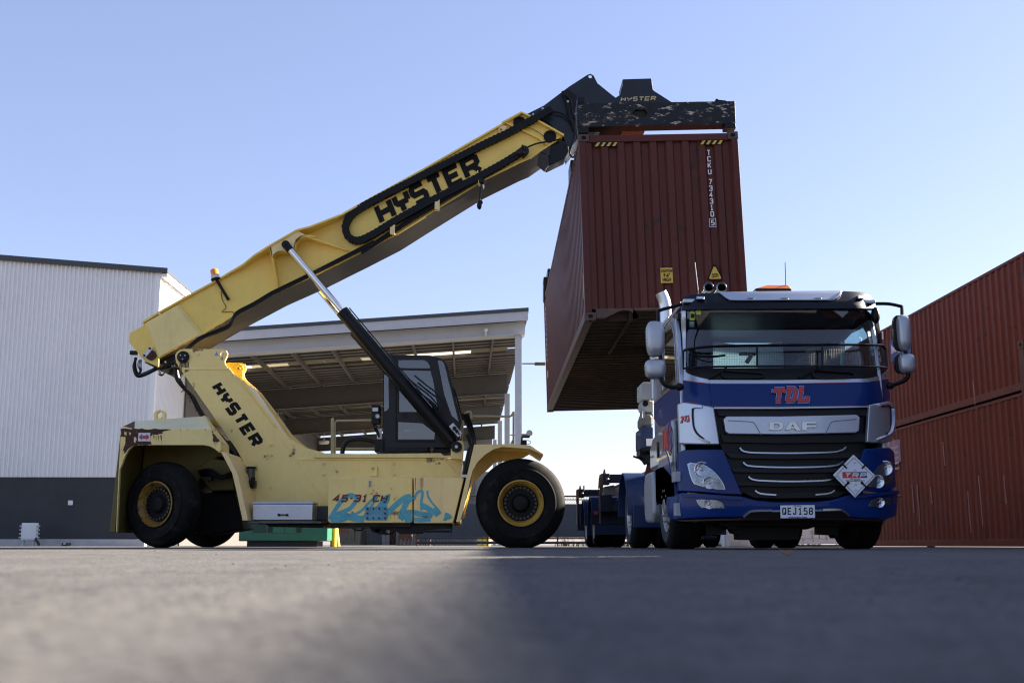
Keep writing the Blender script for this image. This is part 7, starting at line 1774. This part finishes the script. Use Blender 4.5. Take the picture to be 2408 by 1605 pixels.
# ---- wheels, arches, chassis
def truck_wheel(parent, xo, y, s, dual=False, Rr=.505, W=.33, front=False):
    """xo outer face, s: -1 left side, +1 right side"""
    c = Vector((xo - s * W / 2, y, Rr)); ax = Vector((s, 0, 0)); h = W / 2
    k = (.30 * Rr / .505)
    hub = MB().lathe([(.001, h + .02), (.07, h + .02), (.11, h - .0), (.13, h - .03), (k * .72, h - .04), (k * .80, h - .05), (k * .88, h - .10), (k * .9, h - .16), (k * .9, -h)] if front else [(.001, h - .03), (.11, h - .03), (.14, h - .10), (k * .75, h - .13), (k * .9, h - .10), (k * .9, -h)], c, ax, 32).build('wheel', mat('dirty_alloy', (.30, .30, .30), .5, .5, var=.5, vscale=12), parent)
    prof_ = [(k, h - .05), (k + .02, h - .02), (k + .09, h + .0), (Rr - .08, h + .004), (Rr - .035, h - .02), (Rr - .01, h - .045), (Rr, h - .08), (Rr, h * .36), (Rr - .012, h * .34), (Rr - .012, h * .28), (Rr, h * .26), (Rr, -h * .26), (Rr - .012, -h * .28), (Rr - .012, -h * .34), (Rr, -h * .36), (Rr, -h + .08), (Rr - .03, -h + .03), (Rr - .1, -h), (k, -h + .05)]
    ty = MB().lathe(prof_[:4], c, ax, 48, 1).lathe(prof_[3:], c, ax, 48, 0)
    ty.v = [(x, y_, max(z, .004)) for x, y_, z in ty.v]
    ty.build('tyre', [M_TYRE, M_TYREG], hub, ang=40)
    MB().lathe([(k + .005, h - .04), (k + .012, h - .012), (k - .005, h - .01), (k - .02, h - .035), (k - .03, h - .09)], c, ax, 40).build('rim', mat('dull_alloy_rim', (.42, .42, .42), .4, .7, var=.3, vscale=12), hub)
    mb = MB()
    for i in range(10):
        a = math.pi / 5 * i; p = c + Vector((s * (h - .045), k * .62 * math.cos(a), k * .62 * math.sin(a))); mb.cyl(p, p + ax * (.06 if front else .03), .022, .016, 6)
    mb.build('wheel_nuts', M_SILV, hub)
    if dual:
        c2_ = c - ax * (W + .03); t2 = MB().lathe(prof_, c2_, ax, 40); t2.v = [(x, y_, max(z, .004)) for x, y_, z in t2.v]; t2.build('inner_tyre', M_TYRE, hub, ang=40)
        MB().lathe([(k, h), (k - .02, 0), (k, -h)], c2_, ax, 32).lathe([(k * .98, 0), (.05, 0)], c2_, ax, 24).build('inner_rim', MATS['dirty_alloy'], hub)
FYW, RYW = 14.03, 17.55
truck_wheel(tk, 2.10, FYW, -1, False, .515, .40, True); truck_wheel(tk, 4.61, FYW, 1, False, .515, .40, True)
truck_wheel(tk, 2.07, RYW, -1, True); truck_wheel(tk, 4.61, RYW, 1, True)
def archshell(mb, x0, x1, y, z, r_, a0, a1, t=.03, n=20):
    rr_ = []
    for i in range(n + 1):
        a = R(a0 + (a1 - a0) * i / n); c__, s__ = math.cos(a), math.sin(a)
        rr_.append([Vector((x0, y + r_ * c__, z + r_ * s__)), Vector((x1, y + r_ * c__, z + r_ * s__)), Vector((x1, y + (r_ + t) * c__, z + (r_ + t) * s__)), Vector((x0, y + (r_ + t) * c__, z + (r_ + t) * s__))])
    mb.loft(rr_)
for x0, x1 in ((2.09, 2.5), (4.2, 4.61)):
    mb = MB(); archshell(mb, x0, x1, FYW, .55, .60, 20, 178, .05); mb.build('wheel_arch', M_TBLUE, tk, bevel=.01)
    mb = MB(); xo = x0 if x0 < 3 else x1 - .05; pz = [(13.45, .45)] + [(FYW + .60 * math.cos(R(a)), .55 + .60 * math.sin(R(a))) for a in range(170, 10, -16)] + [(14.72, .55), (14.74, 1.0), (14.3, 1.01), (14.0, 1.0), (13.75, .84), (13.4, .78), (13.22, .8), (13.16, .45)]
    mb.ext([(xo, y, z) for y, z in pz], (.05, 0, 0)); mb.build('arch_panel', M_TBLUE, tk, bevel=.012)
mb = MB(); a_ = sidep(b2((195, 690), (262, 560)), 2.0)
for zz, hh in ((.83, .075), (.46, .09)):
    MB().box(2.075, 2.2, 13.10, 13.3, zz - hh, zz + hh - .03).build('step_marker', mat('pale_grey_plastic', (.36, .38, .40), .5, var=.1), tk, bevel=.012)
mb = MB().box(XL + .15, XR_ - .15, 13.1, 13.6, .30, 1.0).box(2.5, 4.2, 13.2, 14.6, .55, 1.0).box(2.62, 4.05, 13.3, 13.9, .27, .56).cyl((2.3, FYW, .5), (4.4, FYW, .5), .09).box(2.85, 3.0, 14, 18.6, .72, 1.0).box(3.68, 3.83, 14, 18.6, .72, 1.0).box(2.95, 3.6, 14.2, 15.8, .35, 1.3).cyl((2.2, RYW, .5), (4.4, RYW, .5), .13).sph((3.34, RYW, .5), .27, 16, 10).cyl((3.34, 15.5, .6), (3.34, RYW, .55), .07)
mb.px(b2((330, 1095), (2005, 1095), (2005, 1118), (1660, 1118), (1640, 1225), (1625, 1200), (1515, 1196), (1512, 1132), (1480, 1132), (1405, 1156), (1395, 1140), (1348, 1142), (1340, 1235), (950, 1240), (865, 1236), (862, 1192), (830, 1186), (800, 1140), (780, 1152), (700, 1196), (610, 1206), (600, 1118), (330, 1118)), 13.62, 13.9)
for x, z, r_ in ((2.78, .33, .10), (2.95, .36, .09), (3.2, .36, .08)): mb.cyl((x, 13.4, z), (x, 14.2, z), r_)
mb.build('chassis', M_TBLK, tk)
for x0, x1 in ((1.98, 2.78), (3.95, 4.70)):
    mb = MB(); archshell(mb, x0, x1, RYW, .50, .60, -2, 182, .03)
    mb.box(x0 + .08, x1, RYW - .662, RYW - .632, .30, .62); mb.build('mudguard', M_TBLUED, tk, bevel=.01)
mb = MB(); fp_ = [(15.0, .34), (15.62, .34), (15.72, .44), (15.72, .86), (15.6, 1.0), (15.0, 1.0), (14.88, .86), (14.88, .44)]
MB().ext([(2.07, y, z) for y, z in fp_], (.55, 0, 0)).build('fuel_tank', mat('white_tank_skirt', (.36, .38, .40), .45, .2, var=.15), tk, bevel=.05, seg=3)
MB().ext([(4.05, y, z) for y, z in fp_], (.55, 0, 0)).build('fuel_tank', MATS['white_tank_skirt'], tk, bevel=.05, seg=3)
# behind the cab
q0, q1 = PY(r6((1140, 600))[0], 15.6), PY(r6((1095, 400))[0], 15.6)
ex = MB().tube(smooth([Vector((q0.x, 15.6, 1.2)), Vector((q0.x, 15.6, q0.z - .2))] + D(r6((1138, 540), (1125, 470), (1098, 405)), 15.6), 5), .085, 20); ex.build('exhaust_stack', mat('polished_exhaust', (.6, .62, .65), .28, .9, var=.1), tk)
MB().px(r6((1010, 950), (1080, 700), (1170, 600), (1190, 1340), (1020, 1340)), 15.34, 15.5).build('side_fairing', M_TSIL, tk, bevel=.02)
for pts, y0, y1, m_ in (([(922, 1200), (950, 1185), (1030, 1190), (1030, 1340), (940, 1345), (922, 1330)], 15.75, 16.2, mat('cream_box', (.42, .42, .38), .5, var=.2)), ([(930, 1352), (1035, 1350), (1035, 1452), (975, 1452), (930, 1420)], 15.8, 16.2, MATS['cream_box']), ([(935, 1460), (1035, 1454), (1035, 1560), (925, 1560)], 15.8, 16.2, mat('grey_tank', (.12, .12, .11), .5, var=.3))):
    MB().px(r6(*pts), y0, y1).build('equipment_box', m_, tk, bevel=.02)
v = PY(r6((962, 1374))[0], 15.78); MB().cyl(v, v + Y_ * .015, .04, n=16).build('box_port', M_HOLE, tk)
MB().px(b5((988, 205), (1010, 190), (1118, 185), (1118, 410), (990, 412)), 15.7, 16.3).build('blue_side_box', M_TBLUED, tk, bevel=.02)
q = D(b5((1045, 308), (1125, 382)), 15.68); MB().box(q[0].x, q[1].x, 15.68, 15.695, q[1].z, q[0].z).build('white_plate', M_WHTDEC, tk)
MB().px(b5((1000, 60), (1115, 55), (1115, 190), (1000, 190)), 15.75, 16.3).build('air_filter', MATS['grey_tank'], tk, bevel=.05)
mb = MB().px(b5((980, 425), (1030, 420), (1118, 440), (1118, 540), (1060, 560), (1035, 520), (980, 478)), 15.8, 16.2).tube(smooth(D(b5((910, 487), (960, 505), (1030, 518), (1060, 560)), 15.9), 5), .014)
for k in range(3): mb.sph(PY(b5((1035 + 33 * k, 425))[0], 15.75), .05, 10, 8)
mb.build('hose_bracket', M_TBLK, tk)
mb = MB(); pts = D(b5((1005, 30), (990, 60), (1000, 90), (985, 130), (990, 190)), 15.5)
for i in range(10): v = pts[0].lerp(pts[2], i / 9); mb.lathe([(.026 + .008 * math.cos(t), .008 * math.sin(t)) for t in [j * math.pi / 3 for j in range(7)]], v, (1, 0, 0) if i % 2 else (0, 1, 0), 10)
mb.build('chain', M_SILV, tk)
MB().px(b5((1030, 680), (1062, 560), (1120, 555), (1120, 680)), 16.0, 16.1).build('red_flap', mat('dark_red_rubber', (.08, .01, .01), .7), tk)
# ============================================================ THE TRAILER
M_TRB = mat('trailer_navy_paint', (0.006, 0.010, 0.032), 0.5, spec=.25, coat=.1, var=.25, vscale=3, streak=.3, scol=(.05, .045, .04), sscale=5)
tr = thing('container_trailer', 'empty dark blue container trailer standing behind the truck', 'trailer', (3.34, 23.5, 0))
ch_ = MB()
for x in (2.85, 3.68): ch_.box(x, x + .14, 18.6, 30.0, 1.12, 1.36).box(x - .03, x + .17, 18.6, 30.0, 1.363, 1.385)
for y in range(19, 30, 2): ch_.box(2.995, 3.675, y, y + .12, 1.15, 1.30)
ch_.build('chassis', M_TRB, tr, bevel=.006)
TX = 2.10
for y in (22.35, 28.6):
    z_ = 1.40
    bo = MB().box(TX, 4.60, y, y + .22, z_ - .16, z_).build('bolster', M_TRB, tr, bevel=.01)
    for x in (TX + .02, 4.42):
        MB().box(x, x + .16, y - .03, y + .25, z_ - .20, z_ + .012).build('twistlock_pocket', M_TRB, bo, bevel=.01)
        MB().cyl((x + .08, y + .1, z_ + .013), (x + .08, y + .1, z_ + .10), .04, .02, 12).build('twistlock', mat('greased_iron', (.12, .07, .04), .5, .3), bo)
    mb = MB().box(TX - .02, TX + .05, y - .06, y - .035, z_ - .35, z_ - .02); mb.build('lamp_plate', mat('brown_plate', (.12, .07, .04), .7), bo)
    MB().sph((TX + .14, y - .05, z_ - .1), .03, 8, 6).build('lamp', M_SILV, bo)
mb = MB().px(b5((690, 1050), (820, 770), (870, 760), (860, 900), (740, 1060)), 22.6, 22.7).px(b5((567, 885), (690, 880), (720, 1060), (575, 1055)), 22.72, 23.1).px(b5((480, 1060), (835, 1050), (835, 1185), (480, 1188)), 23.12, 23.2); mb.build('brace', M_TRB, tr, bevel=.01)
MB().px(b5((610, 800), (720, 780), (735, 885), (600, 890)), 22.71, 23.0).build('tool_case', mat('grey_case', (.2, .2, .19), .5, var=.3), tr, bevel=.02)
mb = MB().px(b5((560, 850), (572, 850), (580, 1180), (562, 1178)), 22.25, 22.28); mb.build('strap', mat('brown_strap', (.12, .08, .05), .8), tr); MB().px(b5((560, 705), (600, 705), (590, 780), (552, 830), (555, 780)), 22.22, 22.27).build('strap', MATS['brown_strap'], tr)
MB().px(b5((510, 1048), (550, 1045), (550, 1085), (510, 1085)), 22.3, 22.34).build('red_marker', mat('red_marker', (.2, .02, .02), .5), tr)
mb = MB().box(TX, TX + .25, 28.5, 28.9, .55, 1.05).box(TX, 2.5, 28.52, 28.6, .4, .6).cyl((TX + .18, 28.6, 1.27), (TX + .18, 28.6, 1.5), .02, n=8); mb.build('rear_corner', M_TRB, tr, bevel=.01)
for y in (23.7, 25.6):
    truck_wheel(tr, 2.07, y, -1, True, .46, .30); truck_wheel(tr, 4.61, y, 1, True, .46, .30)
    for x0, x1 in ((2.0, 2.7), (3.98, 4.68)):
        mb = MB(); archshell(mb, x0, x1, y, .46, .54, 0, 180, .025); mb.box(x0 + .05, x1, y - .565, y - .545, .25, .5); mb.build('mudguard', M_TBLUED, tr, bevel=.006)
    MB().cyl((2.2, y, .46), (4.5, y, .46), .08).box(3.0, 3.1, y - .6, y + .6, .5, .6).box(3.6, 3.7, y - .6, y + .6, .5, .6).build('axle', M_TBLK, tr)
for x in (2.75, 3.85):
    lg_ = MB().box(x - .06, x + .06, 20.6, 20.75, .2, 1.0).box(x - .12, x + .12, 20.5, 20.85, .15, .2).build('landing_leg', M_TRB, tr, bevel=.01)
